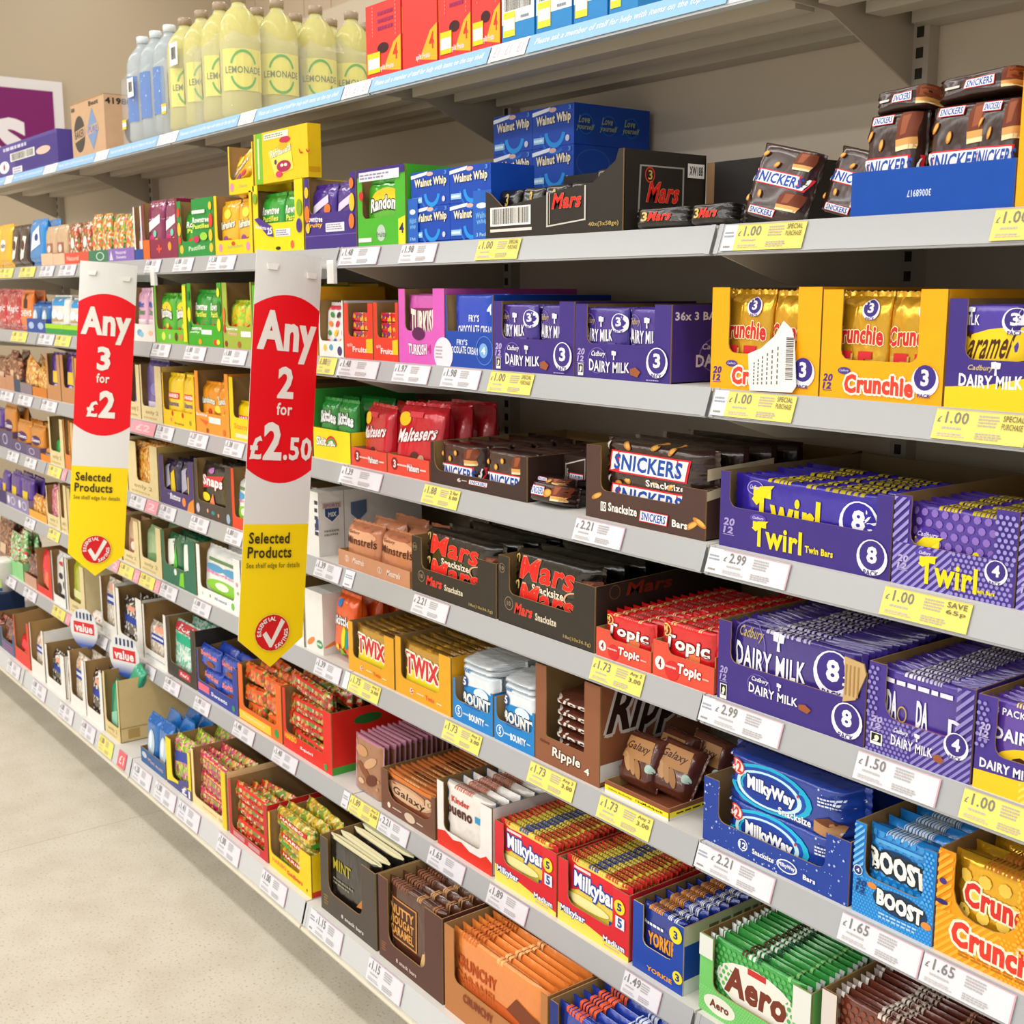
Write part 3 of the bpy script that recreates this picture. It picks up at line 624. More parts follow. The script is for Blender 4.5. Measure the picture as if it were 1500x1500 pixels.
s_('redmix', 'sweet_bag', 'sweets', 'red patterned sweet bag', 'filmmix:c01c30,d8404c,b01828,e8b0b4,c01c30', [('t', 'Magic', .1, .4, .9, .6, 'f0e0e0', {'sh': .3})], t=.035, crimp='tb')
s_('orangebag', 'sweet_bag', 'sweets', 'orange sweet bag with white lettering', 'ee7a1a', [('t', 'CHEWS', .05, .35, .95, .5, 'f6f0e8', {'b': .04}), ('r', .35, .55, .65, .9, '4a2a20')], t=.03, crimp='tb')
s_('mallow', 'sweet_bag', 'sweets', 'white marshmallow bag with blue top', 'eeeae4', [('r', 0, .72, 1, .9, '2a94d4'), ('e', .3, .5, .18, .12, 'f8f6f2'), ('e', .65, .45, .18, .12, 'f8f4ee'), ('t', 'mallows', .15, .3, .85, .4, 'c8a060', {'sh': .2}), ('r', .08, .92, .92, .95, '86b8d8')], t=.05, crimp='tb')
s_('pinkbag', 'sweet_bag', 'sweets', 'pink and white soft chew bag', 'e4aecf', [('t', 'Mint', .1, .62, .7, .74, '2a5ab0', {'sh': .3}), ('t', 'Chews', .1, .48, .8, .6, '3a8a4a', {'sh': .3}), ('r', 0, 0, 1, .4, 'f0e4e8')], t=.035, crimp='tb')
s_('gumbag', 'sweet_bag', 'sweets', 'lime and yellow drop bag', 'filmmix:b4d83a,f4c426,f0a028,9ccc2c', [('p', [(.2, .2), (.7, .3), (.6, .5), (.15, .42)], 'c8281e')], t=.04, crimp='tb')
s_('bagviolet', 'chocolate_bag', 'chocolate', 'lilac-grey chocolate button bag', '6d5fa8', [('r', .2, .15, .7, .3, 'cfc6e0'), ('e', .5, .5, .2, .1, '8f80c0')], t=.04, crimp='tb')
s_('purplebag', 'chocolate_bag', 'chocolate', 'purple chocolate button bag', '54309a', [('r', .25, .35, .7, .6, 'e2c23a'), ('e', .5, .25, .2, .08, 'c9bfe0')], t=.035, crimp='tb')
s_('ptsbag', 'chocolate_bag', 'chocolate', 'gold and brown chocolate bag', 'd98a24', [('e', .5, .5, .35, .15, '4a2a5a'), ('t', 'Clusters', .18, .45, .82, .56, 'f4ecf4', {'b': .03}), ('r', .2, .1, .8, .25, 'f0c070')], t=.035, crimp='tb')
s_('goldbag', 'chocolate_bag', 'chocolate', 'amber toffee bag', 'filmmix:e08a1a,f0b040,c06a14,f2d68a', (), t=.035, crimp='tb')
s_('pinkchoc', 'chocolate_bag', 'chocolate', 'rose pink sweet bag', 'filmmix:d86a86,e890a4,c85070,f0c0c8', (), t=.035, crimp='tb')
s_('coppbag', 'chocolate_bag', 'chocolate', 'brown and copper chocolate bag', 'filmmix:6a3020,8c4a30,4a2218,c88a60', [('r', .3, .3, .7, .5, 'd8b898')], t=.035, crimp='tb')
s_('starbag', 'sweet_bag', 'sweets', 'yellow gummy mix bag', 'f8cf12', [('r', .12, .5, .88, .62, 'd42a22'), ('t', 'HARIBO', .18, .52, .82, .6, 'f8f2e8', {'b': .04}), ('t', 'Starmix', .15, .36, .85, .46, '3a3a8a', {'b': .02}), ('c', .3, .2, .06, 'd8322a'), ('c', .6, .22, .07, 'e8402a'), ('c', .78, .18, .05, 'd8322a')], t=.035, crimp='tb')
s_('skit', 'sweet_bag', 'sweets', 'green rainbow sweet bag', '1f8a34', [('t', 'Skittles', .08, .56, .94, .76, 'f4f4f4', {'b': .05, 'out': '0a2a10', 'arc': .2}), ('e', .32, .24, .08, .22, 'd8322a', -.4), ('e', .45, .23, .07, .22, 'f0b020', -.3), ('e', .56, .22, .06, .22, '3aa03a', -.2), ('e', .66, .2, .06, .2, '2a6ac8', -.1)], t=.04, crimp='tb')
s_('skito', 'sweet_bag', 'sweets', 'orange rainbow sweet bag', 'ea5a12', [('t', 'Skittles', .04, .5, .96, .64, 'f4f4f4', {'b': .05, 'out': '0a1a30', 'arc': .2}), ('c', .3, .84, .06, '2a7ac0'), ('e', .6, .36, .09, .16, 'f2d62a'), ('e', .72, .35, .06, .16, '3aa03a'), ('e', .8, .36, .05, .15, '2a7ac8'), ('c', .35, .2, .045, 'f0c84a'), ('c', .55, .14, .05, '8ac82a'), ('c', .4, .08, .05, 'f0e8a0')], t=.05, crimp='tb')
s_('pino', 'sweet_bag', 'sweets', 'amber sweet bag', 'ee9a20', [('t', 'Randoms', .1, .55, .9, .68, 'e8eee0', {'b': .04, 'out': '5a4a2a', 'arc': .2}), ('e', .5, .3, .2, .1, 'e8d03a'), ('e', .65, .42, .1, .06, 'c83a1a')], t=.04, crimp='tb')
s_('button', 'chocolate_bag', 'chocolate', 'dark blue and yellow chocolate bag', '241c46', [('p', [(.1, .3), (.5, .45), (.35, .9), (.05, .8)], 'a9a4b8'), ('p', [(.55, .2), (.8, .3), (.7, .8), (.5, .7)], 'e8c420')], t=.03, crimp='tb')
s_('darkmix', 'sweet_bag', 'sweets', 'black liquorice sweet bag', '1c1a1e', [('p', [(.05, .5), (.6, .62), (.75, .82), (.1, .72)], 'd83a3a'), ('t', 'Snaps', .08, .52, .7, .76, 'f4eef0', {'b': .05, 'out': 'b8202a'}), ('e', .2, .36, .14, .08, 'f2d62a'), ('p', [(.3, .2), (.5, .22), (.42, .45)], 'f08a60'), ('e', .35, .86, .08, .05, 'c87ac0')], t=.04, crimp='tb')
s_('dgreen', 'sweet_bag', 'sweets', 'dark green mint bag', '1c6a44', [('p', [(.1, .3), (.6, .4), (.5, .9), (.1, .85)], 'f0f4ea'), ('p', [(.5, .3), (.75, .35), (.65, .8)], '5ac83a'), ('c', .3, .2, .09, 'e06a2a')], t=.03, crimp='tb')
s_('palegreen', 'sweet_bag', 'sweets', 'pale green mint bag', '9dbd8c', [('e', .5, .3, .3, .15, '6a8f5a')], t=.05, crimp='tb')
s_('whitegreen', 'sweet_bag', 'sweets', 'white bag with green and blue print', 'eef0ec', [('e', .3, .62, .22, .07, '5aa0cc'), ('e', .7, .62, .22, .07, '5aa0cc'), ('t', 'Magical', .1, .48, .9, .56, 'e08ab8', {'b': .03}), ('e', .5, .3, .4, .13, '8ac83a'), ('e', .5, .32, .16, .07, 'e8f0d8'), ('r', .15, .74, .85, .8, '6a8a5a')], t=.05, crimp='tb')
s_('clearblue', 'sweet_bag', 'sweets', 'clear value sweet bag with blue band', 'filmmix:c9bba6,e6dfd2,b8a488,d8d0c8', [('r', 0, .55, 1, .72, '1c3a9a'), ('r', .3, .8, .7, .92, 'e89a80'), ('lines', .2, .58, .8, .7, 1, 'e8ecf6')], t=.04, crimp='tb')
s_('blackvalue', 'sweet_bag', 'sweets', 'clear value bag of dark sweets', 'filmmix:3a3434,e8e4de,5a4a40,2a2626', [('r', 0, .5, 1, .65, '1c3a9a'), ('r', .3, .76, .6, .86, 'e89a80')], t=.04, crimp='tb')
s_('mint', 'sweet_bag', 'sweets', 'aqua green mint bag', 'filmmix:8fd0b8,cfe8dc,5ab898,e0f0e8', [('r', .05, .82, .95, .96, 'c83440'), ('t', "Fox's", .2, .84, .8, .94, 'f0e6e6', {'b': .03}), ('r', 0, .62, 1, .78, '1fae84')], t=.04, crimp='tb')
s_('starburst', 'sweet_bag', 'sweets', 'blue starry sweet bag', '2448b0', [('stars', .05, .1, .95, .9, 14, .02, 'e8eef8', 4), ('t', 'Softies', .1, .6, .9, .78, 'e85a5a', {'b': .05, 'out': 'f0e0e8'}), ('e', .6, .35, .2, .12, '8a4a2a')], t=.035, crimp='tb')
s_('tanfast', 'sweet_bag', 'sweets', 'clear bag of orange gums', 'filmmix:d8421a,e86a20,b02c10,e0a838,4a7424', [('r', 0, .75, 1, .9, 'e8521a'), ('c', .5, .84, .05, '3a9a3a')], t=.03, crimp='tb')
s_('redgums', 'sweet_bag', 'sweets', 'clear bag of mixed gums, red edge', 'filmmix:b02a1c,5a8428,d8301f,c89a38,982818,d8c090', [('r', 0, .78, 1, .9, 'd8281e'), ('r', 0, .0, 1, .12, 'd8281e'), ('t', 'HARIBO', .2, .4, .8, .55, 'd8281e', {'b': .03})], t=.028, crimp='tb')
s_('pinkgums', 'sweet_bag', 'sweets', 'magenta edged bag of sweets', 'filmmix:b81850,7a8a30,c81f5c,c89038,901848,d8b870', [('r', 0, .76, 1, .92, 'cc1f5c'), ('t', 'Squashies', .2, .79, .9, .89, 'f0e05a', {'b': .03, 'arc': .1})], t=.028, crimp='tb')
s_('goldgums', 'sweet_bag', 'sweets', 'golden bag of mini gums', 'filmmix:c09a18,6a8f28,d8b41e,a87c14,d8cc80', [('r', .1, .5, .9, .72, 'c8281e'), ('t', 'HARIBO', .18, .54, .82, .68, 'f6eadc', {'b': .04}), ('e', .3, .3, .14, .08, '4a9a3a')], t=.03, crimp='tb')
s_('bluefox', 'sweet_bag', 'sweets', 'blue and silver mint bag', '1f6cb4', [('e', .55, .42, .26, .3, 'b9cbd8'), ('e', .5, .5, .12, .18, 'dde6ec'), ('r', 0, .84, 1, .95, '1456a0')], t=.05, crimp='tb')
s_('drumbag', 'sweet_bag', 'sweets', 'lime green lolly bag', 'filmmix:9cc41e,d88890,6ca020,c8d850,b04a72', [('p', [(.2, .5), (.8, .6), (.75, .8), (.2, .7)], '3a4aa0')], t=.05, crimp='tb')
s_('multi', 'chocolate_bag', 'chocolate', 'small assorted dark wrapper bag', 'filmmix:3a2020,8c2a2a,5a3a50,c87860,2a1a1a', (), t=.035, crimp='tb')
s_('greencl', 'sweet_bag', 'sweets', 'clear tube bag of green sweets', 'filmmix:5ab850,8fd884,e8f4e0,3a8a3a,d8404a', (), t=.035, crimp='tb')
s_('snkmulti', 'peanut_bar_pack', 'chocolate', 'brown peanut bar multipack', '38221c', lambda: snk(.05, .06, .95, .34)+half_bar(.62, .44, .92, .92)+peanuts([(.12, .62, .2), (.26, .74, -.4), (.4, .55, .9), (.5, .8, .3)], .07)+[('t', 'MULTIPACK', .05, .9, .4, .96, 'd8cfc6')], t=.035, ccol='film:2a1814')
s_('snktwin', 'peanut_bar_pack', 'chocolate', 'boxed-shape brown peanut bar pack', '38211b', lambda: snk(.03, .08, .97, .5)+half_bar(.66, .52, .92, .95)+peanuts([(.14, .72, .2), (.32, .62, -.4), (.46, .78, .5)], .07), t=.045, fat=8)
s_('snksnack', 'peanut_bar_pack', 'chocolate', 'large brown peanut snack pack', '33201a', lambda: snk(.12, .30, .86, .78)+[('t', 'Snacksize', .48, .1, .82, .25, 'f0eae4', {'b': .03}), ('t', '10', .03, .7, .12, .95, 'f0eae4', {'b': .04, 'out': '70645c', 'sh': .2})]+peanuts([(.22, .06, .3), (.3, .9, -.5), (.55, .95, .4), (.7, .93, .9), (.06, .4, .4)], .07), t=.055, fat=6)
s_('snkflat', 'chocolate_bar', 'chocolate', 'loose brown peanut bar pack', '2e1a16', lambda: snk(.18, .3, .5, .8)+half_bar(.66, .15, .95, .95)+peanuts([(.58, .5, .3)], .2)+[('t', 'MULTI', .04, .4, .15, .62, 'd0c8c0')], t=.03)
s_('marsflat', 'chocolate_bar', 'chocolate', 'loose black caramel bar pack', '17130f', lambda: [('t', '3', .22, .25, .32, .75, 'd8b868', {'b': .03})]+mars(.34, .25, .7, .75), t=.026)
s_('marsmulti', 'caramel_bar_pack', 'chocolate', 'black caramel bar multipack', '15110e', lambda: [('t', '3', .42, .62, .54, .9, 'c8a85a', {'b': .04})]+mars(.3, .3, .95, .6), t=.04, ccol='film:0c0a08')
s_('marssnack', 'caramel_bar_pack', 'chocolate', 'black snack bar pack with red script', '14110d', lambda: mars(.17, .42, .78, .92)+[('t', 'Snacksize', .3, .2, .66, .38, 'e8dcc4', {'b': .03}), ('t', '10', .06, .74, .16, .94, 'c8a85a', {'b': .02}), ('o', .80, .24, .14, .2, .14, 'd8a882')]+half_bar(.82, .34, .98, .72), t=.045, fat=5, ccol='film:0c0a08')
s_('minstrel', 'chocolate_bag', 'chocolate', 'copper coloured chocolate bag', 'c67f58', [('e', .5, .72, .42, .12, 'dba27c'), ('e', .5, .86, .3, .05, 'b06a48'), ('t', 'Minstrels', .06, .5, .94, .66, '4a2418', {'b': .01, 'grow': -.2}), ('t', 'Galaxy', .12, .71, .45, .8, '7a4630', {'sh': .4}), ('e', .72, .22, .12, .07, '5a2a18'), ('e', .3, .14, .12, .06, '8a4a2c'), ('e', .55, .12, .12, .06, '6a3420')], t=.05, crimp='tb')
s_('topic', 'hazelnut_bar_pack', 'chocolate', 'glossy red hazelnut bar pack', 'd4141c', lambda: [('e', .62, .48, .13, .17, 'ee7a4a'), ('t', 'Topic', .08, .46, .9, .78, 'f6f0ea', {'b': .045, 'out': '70101a', 'sh': .1}), ('o', .12, .84, .1, .12, .2, 'e8c86a'), ('t', '4', .07, .78, .16, .92, 'e8c86a', {'b': .03})], t=.017, top=[(.2, .3, 'e8a86a'), (.42, .6, 'd8605a'), (.7, .76, 'f0c890')])
def cr(p): p = list(p); return p
s_('twirl8', 'chocolate_multipack', 'chocolate', 'shiny purple twin bar pack', '3323a0', lambda: [('e', .17, .84, .06, .1, '3a2aa0'), ('o', .17, .84, .06, .1, .1, 'b8a0d8'), ('t', 'Cadbury', .13, .8, .21, .88, 'd8cff0', {'sh': .3})]+twirl(.16, .22, .60, .86)+pack_roundel('8', .83, .60, .30, 'f0eef8', '33259a'), t=.02, top=[(.25, .4, 'd8c028'), (.5, .56, 'c8b428'), (.62, .85, 'b8a424')])
s_('twirl4', 'chocolate_multipack', 'chocolate', 'purple dotted twin bar pack', '4a2f9a', lambda: [('dots', .05, .35, .95, .98, .05, '8a6cc0'), ('e', .22, .62, .12, .1, '4a2f9a'), ('t', 'Cadbury', .12, .58, .32, .66, 'd8cff0', {'sh': .3})]+twirl(.1, .1, .95, .58), t=.02, top=[(.3, .5, 'd8c028'), (.6, .85, 'c8b428')])
def twirl(x0, z0, x1, z1): return [('t', 'Twirl', x0, z0, x1, z1, 'f4d81c', {'b': .035, 'grow': .1, 'rise': -.0}), ('p', [(x0-(x1-x0)*.02, z0+(z1-z0)*.72), (x0+(x1-x0)*.06, z0+(z1-z0)*.6), (x0+(x1-x0)*.2, z0+(z1-z0)*.82), (x0+(x1-x0)*.32, z0+(z1-z0)*1.08), (x0+(x1-x0)*.1, z0+(z1-z0)*1.02)], 'f4d81c')]
s_('dm8', 'chocolate_multipack', 'chocolate', 'purple milk chocolate slab pack', '3d2c82', lambda: dmilk(.07, .42, .6, .98, 'b9a36a', False)+pack_roundel('8', .79, .68, .28, 'f2f0f8', '3d2c82'), t=.0125, top=[(.3, .5, 'c9c4d8'), (.52, .62, 'b8b2cc')])
s_('dm4', 'chocolate_multipack', 'chocolate', 'violet dotted chocolate four pack', '4a3494', lambda: [('r', .02, .18, .98, .42, '7a3aa0'), ('dots', .05, .2, .8, .4, .05, '9a4ab0'), ('t', 'DA', .12, .42, .24, .75, 'f0eef8', {'b': .04}), ('t', 'DA', .45, .4, .57, .72, 'f0eef8', {'b': .04}), ('t', 'D', .78, .42, .92, .62, 'f0eef8', {'b': .04}), ('o', .3, .5, .05, .1, .2, 'c0a050'), ('lines', .1, .82, .9, .92, 1, 'e8e4f2')]+fair(.72, .2, .82, .38), t=.013, top=[(.3, .5, 'd8d4e4'), (.52, .7, 'b8b2cc')])
s_('cara4', 'caramel_bar_pack', 'chocolate', 'purple pack with yellow caramel oval', '5a3aa0', lambda: [('e', .6, .3, .5, .24, 'f2c81e'), ('t', 'Caramel', .25, .18, 1.0, .42, '4a2616', {'b': .03, 'sh': .3}), ('t', 'DAIRY MILK', .1, .56, .9, .7, 'f0eef8', {'b': .03}), ('t', '8 PACK', .1, .84, .4, .92, 'f0eef8')], t=.013, top=[(.3, .5, 'e8d080'), (.52, .7, 'b8b2cc')])
s_('milky', 'chocolate_multipack', 'chocolate', 'blue starry malt bar pack', '1e3f9e', lambda: [('stars', .02, .1, .2, .95, 14, .025, 'cfe0f8', 2), ('stars', .7, .1, .98, .95, 14, .025, 'cfe0f8', 5), ('e', .42, .5, .32, .46, '22b6dc'), ('e', .42, .5, .28, .4, '1e50b4'), ('o', .42, .48, .25, .36, .12, 'c8f0f8'), ('e', .42, .48, .2, .3, '1c3c9c'), ('t', 'MilkyWay', .26, .32, .62, .68, 'f6f8fc', {'b': .06, 'out': '102a80', 'ow': .09, 'grow': .2}), ('e', .18, .76, .06, .17, 'f4ece8'), ('o', .18, .76, .06, .17, .16, 'e0402c'), ('t', '12', .145, .64, .215, .88, 'e0402c', {'b': .03}), ('stars', .64, .62, .65, .63, 1, .09, 'e03038', 1),
   ('t', 'Snacksize', .5, .12, .74, .28, 'eef2fa', {'b': .03}), ('p', [(.76, .1), (.86, .02), (.92, .12), (.92, .34), (.84, .42), (.76, .32)], 'b8875a'), ('p', [(.76, .32), (.84, .42), (.92, .34), (.85, .24)], '6a3a22'), ('lines', .78, .6, .92, .8, 3, 'dfe8f6')], t=.09, fat=12)
s_('boost', 'chocolate_multipack', 'chocolate', 'bright blue energy bar pack', '1a82d4', lambda: [('dots', .05, .3, .98, .98, .035, '3a9ae0'), ('e', .5, .66, .42, .16, '10365c'), ('t', 'BOOST', .12, .54, .88, .78, 'f4f4ee', {'b': .07, 'out': '20262c', 'ow': .11, 'rise': -.15, 'sh': -.1}), ('r', .03, .86, .97, .9, '5ab0e8')], t=.03, top=[(.3, .7, 'c8d8e6')])
s_('crun4', 'honeycomb_bar_pack', 'chocolate', 'yellow honeycomb bar pack', 'e8b01e', lambda: [('dots', .1, .4, .95, .9, .07, 'f0c850'), ('t', 'Crunchie', .16, .54, .92, .78, 'd8302a', {'b': .06, 'out': 'f6ecc8', 'ow': .1, 'rise': -.25}), ('c', .95, .68, .12, '3c2c80')], kind='foil', t=.035, top=[(.3, .7, 'b86a20')])
s_('twix', 'biscuit_bar_pack', 'chocolate', 'gold twin biscuit bar pack', 'c99a2e', lambda: [('p', [(.1, .1), (.8, .1), (.95, .5), (.1, .5)], 'f0d820'), ('t', 'TWIX', .11, .40, .74, .80, 'd02c34', {'b': .06, 'out': 'f6ecd8', 'ow': .1, 'grow': .15}), ('p', [(.6, .05), (.95, .05), (.98, .4), (.8, .35)], '6a3420')], t=.018, kind='foil', top=[(.1, .5, 'film:8a6420'), (.6, .95, 'film:7a5218')])
s_('bounty', 'coconut_bar_pack', 'chocolate', 'white and blue coconut bar pack', 'dfe9f0', lambda: [('p', [(.0, .0), (1, 0), (1, .62), (.7, .74), (0, .7)], '1a84cc'), ('e', .62, .62, .2, .12, 'd8ecf4'), ('t', 'BOUNTY', .12, .36, 1.0, .58, 'f4f6f4', {'b': .07, 'out': '1a3a5a', 'ow': .1, 'rise': -.15}), ('c', .16, .78, .12, '26488c'), ('t', '5', .1, .7, .22, .86, 'f0f4f8', {'b': .03})], t=.03, top=[(.1, .3, '1a84cc')])
s_('bountyflat', 'coconut_bar_pack', 'chocolate', 'white coconut bar pack lying flat', 'e6ecf0', lambda: [('c', .12, .5, .3, '26488c'), ('t', '5', .09, .34, .15, .66, 'f0f4f8', {'b': .03}), ('lines', .2, .35, .9, .65, 1, '9ab0c0')], t=.13, fat=3)
s_('ripple', 'chocolate_multipack', 'chocolate', 'brown rippled bar pack lying flat', '6a3628', lambda: [('t', 'Ripple', .1, .2, .95, .85, 'e8dcd0', {'sh': .4, 'b': .02})], t=.17, fat=3)
s_('galtray', 'chocolate_bag', 'chocolate', 'brown clear-fronted roll pack', '5e3020', lambda: [('p', [(.1, .45), (.85, .5), (.8, .9), (.15, .88)], 'b88452'), ('t', 'Galaxy', .2, .6, .75, .8, '4a2a1a', {'sh': .3}), ('e', .3, .4, .07, .2, 'c89868', .6), ('e', .45, .36, .07, .2, 'b8885a', .6), ('e', .6, .32, .07, .2, 'a8784a', .6), ('c', .85, .4, .08, 'bcd8cc')], t=.05, crimp='lr')
s_('pinkpk', 'chocolate_multipack', 'chocolate', 'pink-edged brown bubbly bar pack', 'a5714f', lambda: [('e', .3, .75, .2, .1, 'c89468'), ('e', .6, .6, .25, .08, 'd0a078', .5), ('e', .4, .4, .26, .08, '8a5034', -.5), ('e', .65, .3, .2, .1, '6a3826', .4), ('e', .3, .2, .1, .05, 'd8b494'), ('c', .85, .2, .03, 'c8946a'), ('c', .88, .35, .03, 'c8946a')], t=.0125, top=[(.02, .98, 'b87a90')], ccol='film:c08aa0')
s_('gal10', 'chocolate_multipack', 'chocolate', 'brown and orange smooth chocolate pack', '8a4c34', lambda: [('e', .45, .6, .48, .22, 'd0a07c'), ('e', .45, .58, .42, .17, 'dcb48e'), ('t', 'Galaxy', .14, .44, .8, .68, '3a2018', {'sh': .3, 'b': .02, 'rise': -.2}), ('c', .86, .68, .13, 'd8b894'), ('t', '10', .79, .62, .93, .76, '8a5a40'), ('r', 0, .86, 1, .95, 'd87a30')], t=.0125, top=[(.02, .98, 'b8662c'), (.3, .7, 'd09a60')])
s_('bueno', 'wafer_bar_pack', 'chocolate', 'white hazelnut wafer bar pack', 'ece6e0', lambda: [('t', 'Kinder', .2, .74, .55, .84, 'd03a30', {'b': .03}), ('t', 'bueno', .1, .54, .6, .72, '5a2a20', {'b': .04}), ('r', .66, .6, .86, .7, '3a9ac8')], t=.027, top=[(.25, .6, 'c87860')], ccol='film:3a5a78')
s_('mbar', 'white_chocolate_pack', 'chocolate', 'yellow and red white-chocolate pack', 'e8cf4c', lambda: [('p', [(0, .45), (.3, .6), (1, .62), (1, 1), (0, 1)], 'd8242f'), ('r', .14, .86, .4, .9, 'eed8d4'), ('t', 'Milkybar', .15, .52, .79, .82, 'f4f4f8', {'b': .05, 'out': '1c3c9a', 'ow': .09, 'rise': -.1}), ('e', .35, .4, .35, .08, 'f2e8a0'), ('r', .7, .2, .95, .36, '2a4a9a')], t=.0105, top=[(.02, .2, 'cf3430'), (.2, .36, 'dfc850'), (.36, .52, '4a5a98'), (.52, .62, 'e8d468'), (.62, .8, 'd04a34'), (.86, .98, 'd83a30')], ccol='film:d83a30')
s_('yorkie', 'chunky_bar_pack', 'chocolate', 'dark blue chunky bar pack', '1a3490', lambda: [('t', 'YORKIE', .2, .42, .8, .62, 'f0a028', {'b': .05, 'grow': -.2}), ('lines', .1, .7, .6, .78, 1, 'e8ecf4')], t=.021, top=[(.2, .5, 'e0922a'), (.62, .7, 'e8ecf4'), (.76, .82, 'e8ecf4')], ccol='film:16245e')
s_('aero', 'bubbly_chocolate_pack', 'chocolate', 'green bubbly mint bar pack', '3c9e46', lambda: [('dots', .02, .05, .98, .98, .03, '5ab85e'), ('e', .5, .55, .4, .3, 'ece8dc'), ('t', 'Aero', .2, .38, .8, .75, '7a3826', {'b': .06, 'sh': .1, 'rise': -.0}), ('r', .42, .76, .6, .84, 'c83430')], t=.0125, top=[(.02, .08, 'e8f0e8'), (.35, .42, '5a3a2a'), (.42, .5, 'e0ece0'), (.5, .54, '2a5a3a'), (.8, .84, '8ad07c')], ccol='film:c9d4cc')
s_('aerob', 'bubbly_chocolate_pack', 'chocolate', 'brown bubbly milk bar pack', '6a3426', lambda: [('dots', .02, .05, .98, .98, .03, '8a4c38'), ('e', .5, .5, .4, .25, 'e8dcc8'), ('t', 'Aero', .2, .36, .8, .7, '7a3826', {'b': .06})], t=.0125, top=[(.05, .1, 'e8e0d8'), (.38, .46, 'e0d4c8'), (.5, .56, 'c8b8a8'), (.8, .84, 'b88068')], ccol='film:b8aca4')
s_('blacksn', 'snack_bar_pack', 'chocolate', 'black snack bar pack with cream edge', '1a1714', lambda: [('t', 'MINT', .15, .6, .5, .75, 'a89a2a', {'b': .03}), ('lines', .15, .4, .55, .5, 2, '8a8470'), ('p', [(.6, .3), (.85, .36), (.75, .5)], 'c87a3a'), ('lines', .1, .1, .9, .25, 2, '7a7666')], t=.024, top=[(.02, .98, 'd9d3a8')], ccol='film:2a2620')
s_('nutty', 'snack_bar_pack', 'chocolate', 'dark brown nutty nougat pack', '4f2a1c', lambda: [('r', .06, .3, .56, .82, 'c88a4a'), ('r', .08, .32, .54, .8, '4a2618'), ('t', 'NUTTY', .11, .62, .51, .74, 'd89a50', {'b': .04}), ('t', 'NOUGAT', .11, .49, .51, .6, 'd89a50', {'b': .04}), ('t', 'CARAMEL', .11, .36, .51, .47, 'd89a50', {'b': .04}), ('p', [(.62, .2), (.85, .16), (.92, .35), (.7, .42)], 'b8683a'), ('p', [(.62, .2), (.7, .19), (.73, .4), (.66, .36)], 'd8b078')], t=.026, top=[(.1, .4, '7a4a30'), (.55, .62, 'b88a58'), (.8, .86, '9a6a40')])
s_('ocrunch', 'snack_bar_pack', 'chocolate', 'orange crunchy caramel bar pack', 'e3853a', lambda: [('r', .02, .3, .98, .5, 'c85a20'), ('t', 'CRUNCHY', .05, .6, .5, .75, 'b84a18', {'b': .04}), ('t', 'CARAMEL', .05, .42, .5, .55, 'c05a20', {'b': .04}), ('p', [(.6, .5), (.9, .4), (.95, .6), (.7, .7)], '7a3a1c')], t=.016, top=[(.1, .3, 'c86a2a'), (.5, .56, 'f0b070')])
s_('bluesn', 'snack_bar_pack', 'chocolate', 'cobalt blue snack bar pack', '1c3a9c', lambda: [('t', 'SNACK', .1, .5, .6, .7, 'e86a2a', {'b': .04})], t=.02, top=[(.1, .3, 'd8562a'), (.5, .6, 'c8d0e8')])
s_('greenfilm', 'sweet_bag', 'sweets', 'jade green sweet bag', '1c9c74', [('p', [(.2, 0), (.7, .1), (.6, .5), (.2, .4)], '8ac8a8')], t=.05, crimp='tb')
s_('greenf2', 'sweet_bag', 'sweets', 'bright green clear bag', '10a850', (), t=.05, crimp='tb')
s_('limebag', 'sweet_bag', 'sweets', 'olive lime sweet bag', 'b0bc1c', [('r', .1, .3, .8, .45, 'd8dc9a'), ('r', .1, .2, .9, .28, '8a7a3a')], t=.04, crimp='tb')
s_('stripebag', 'sweet_bag', 'sweets', 'red and white striped bag', 'f0e8e4', [('r', x, 0, x+.09, .9, 'e8604a') for x in (.1, .34, .58, .82)], t=.04, crimp='tb')
s_('cowbag', 'sweet_bag', 'sweets', 'black and white cow print bag', 'ecebe8', [('e', .3, .3, .15, .1, '2a2a2c'), ('e', .7, .4, .16, .09, '2a2a2c'), ('e', .4, .55, .14, .06, '2a2a2c'), ('e', .5, .8, .2, .04, 'c83a30'), ('r', .2, .06, .8, .2, '3a3a3c')], t=.04, crimp='tb')
s_('redpack', 'sweet_bag', 'sweets', 'red glossy fruit bag', 'd81e28', [('e', .6, .35, .2, .2, 'e87a50'), ('p', [(.2, .6), (.7, .5), (.8, .8), (.3, .9)], 'e84048')], t=.04, crimp='tb')
def loose(k, u0, u1, hv, key, nx, ny, d, lean=0.05, t=None, y0=None, z0=0, yaw=0):
    x0, x1 = XU(k, u0), XU(k, u1); h = float(at(u0, hv, Y=YF[k])[2])-ZR[k]-z0
    fill(k, x0, x1, ZR[k]+.001+z0, key, nx, ny, h, d, lean=lean, t=t, y0=y0, yaw=yaw)
    TRAYS.append((k, u0, u1, d))
def one(k, key, x, y, z, w, h, t, rot, lab): place_pack(key, x, y, z, w, h, t, rot, lab)
OR = 'f8a90a'; DP = '3f2e80'; CR = 'e2cf9c'
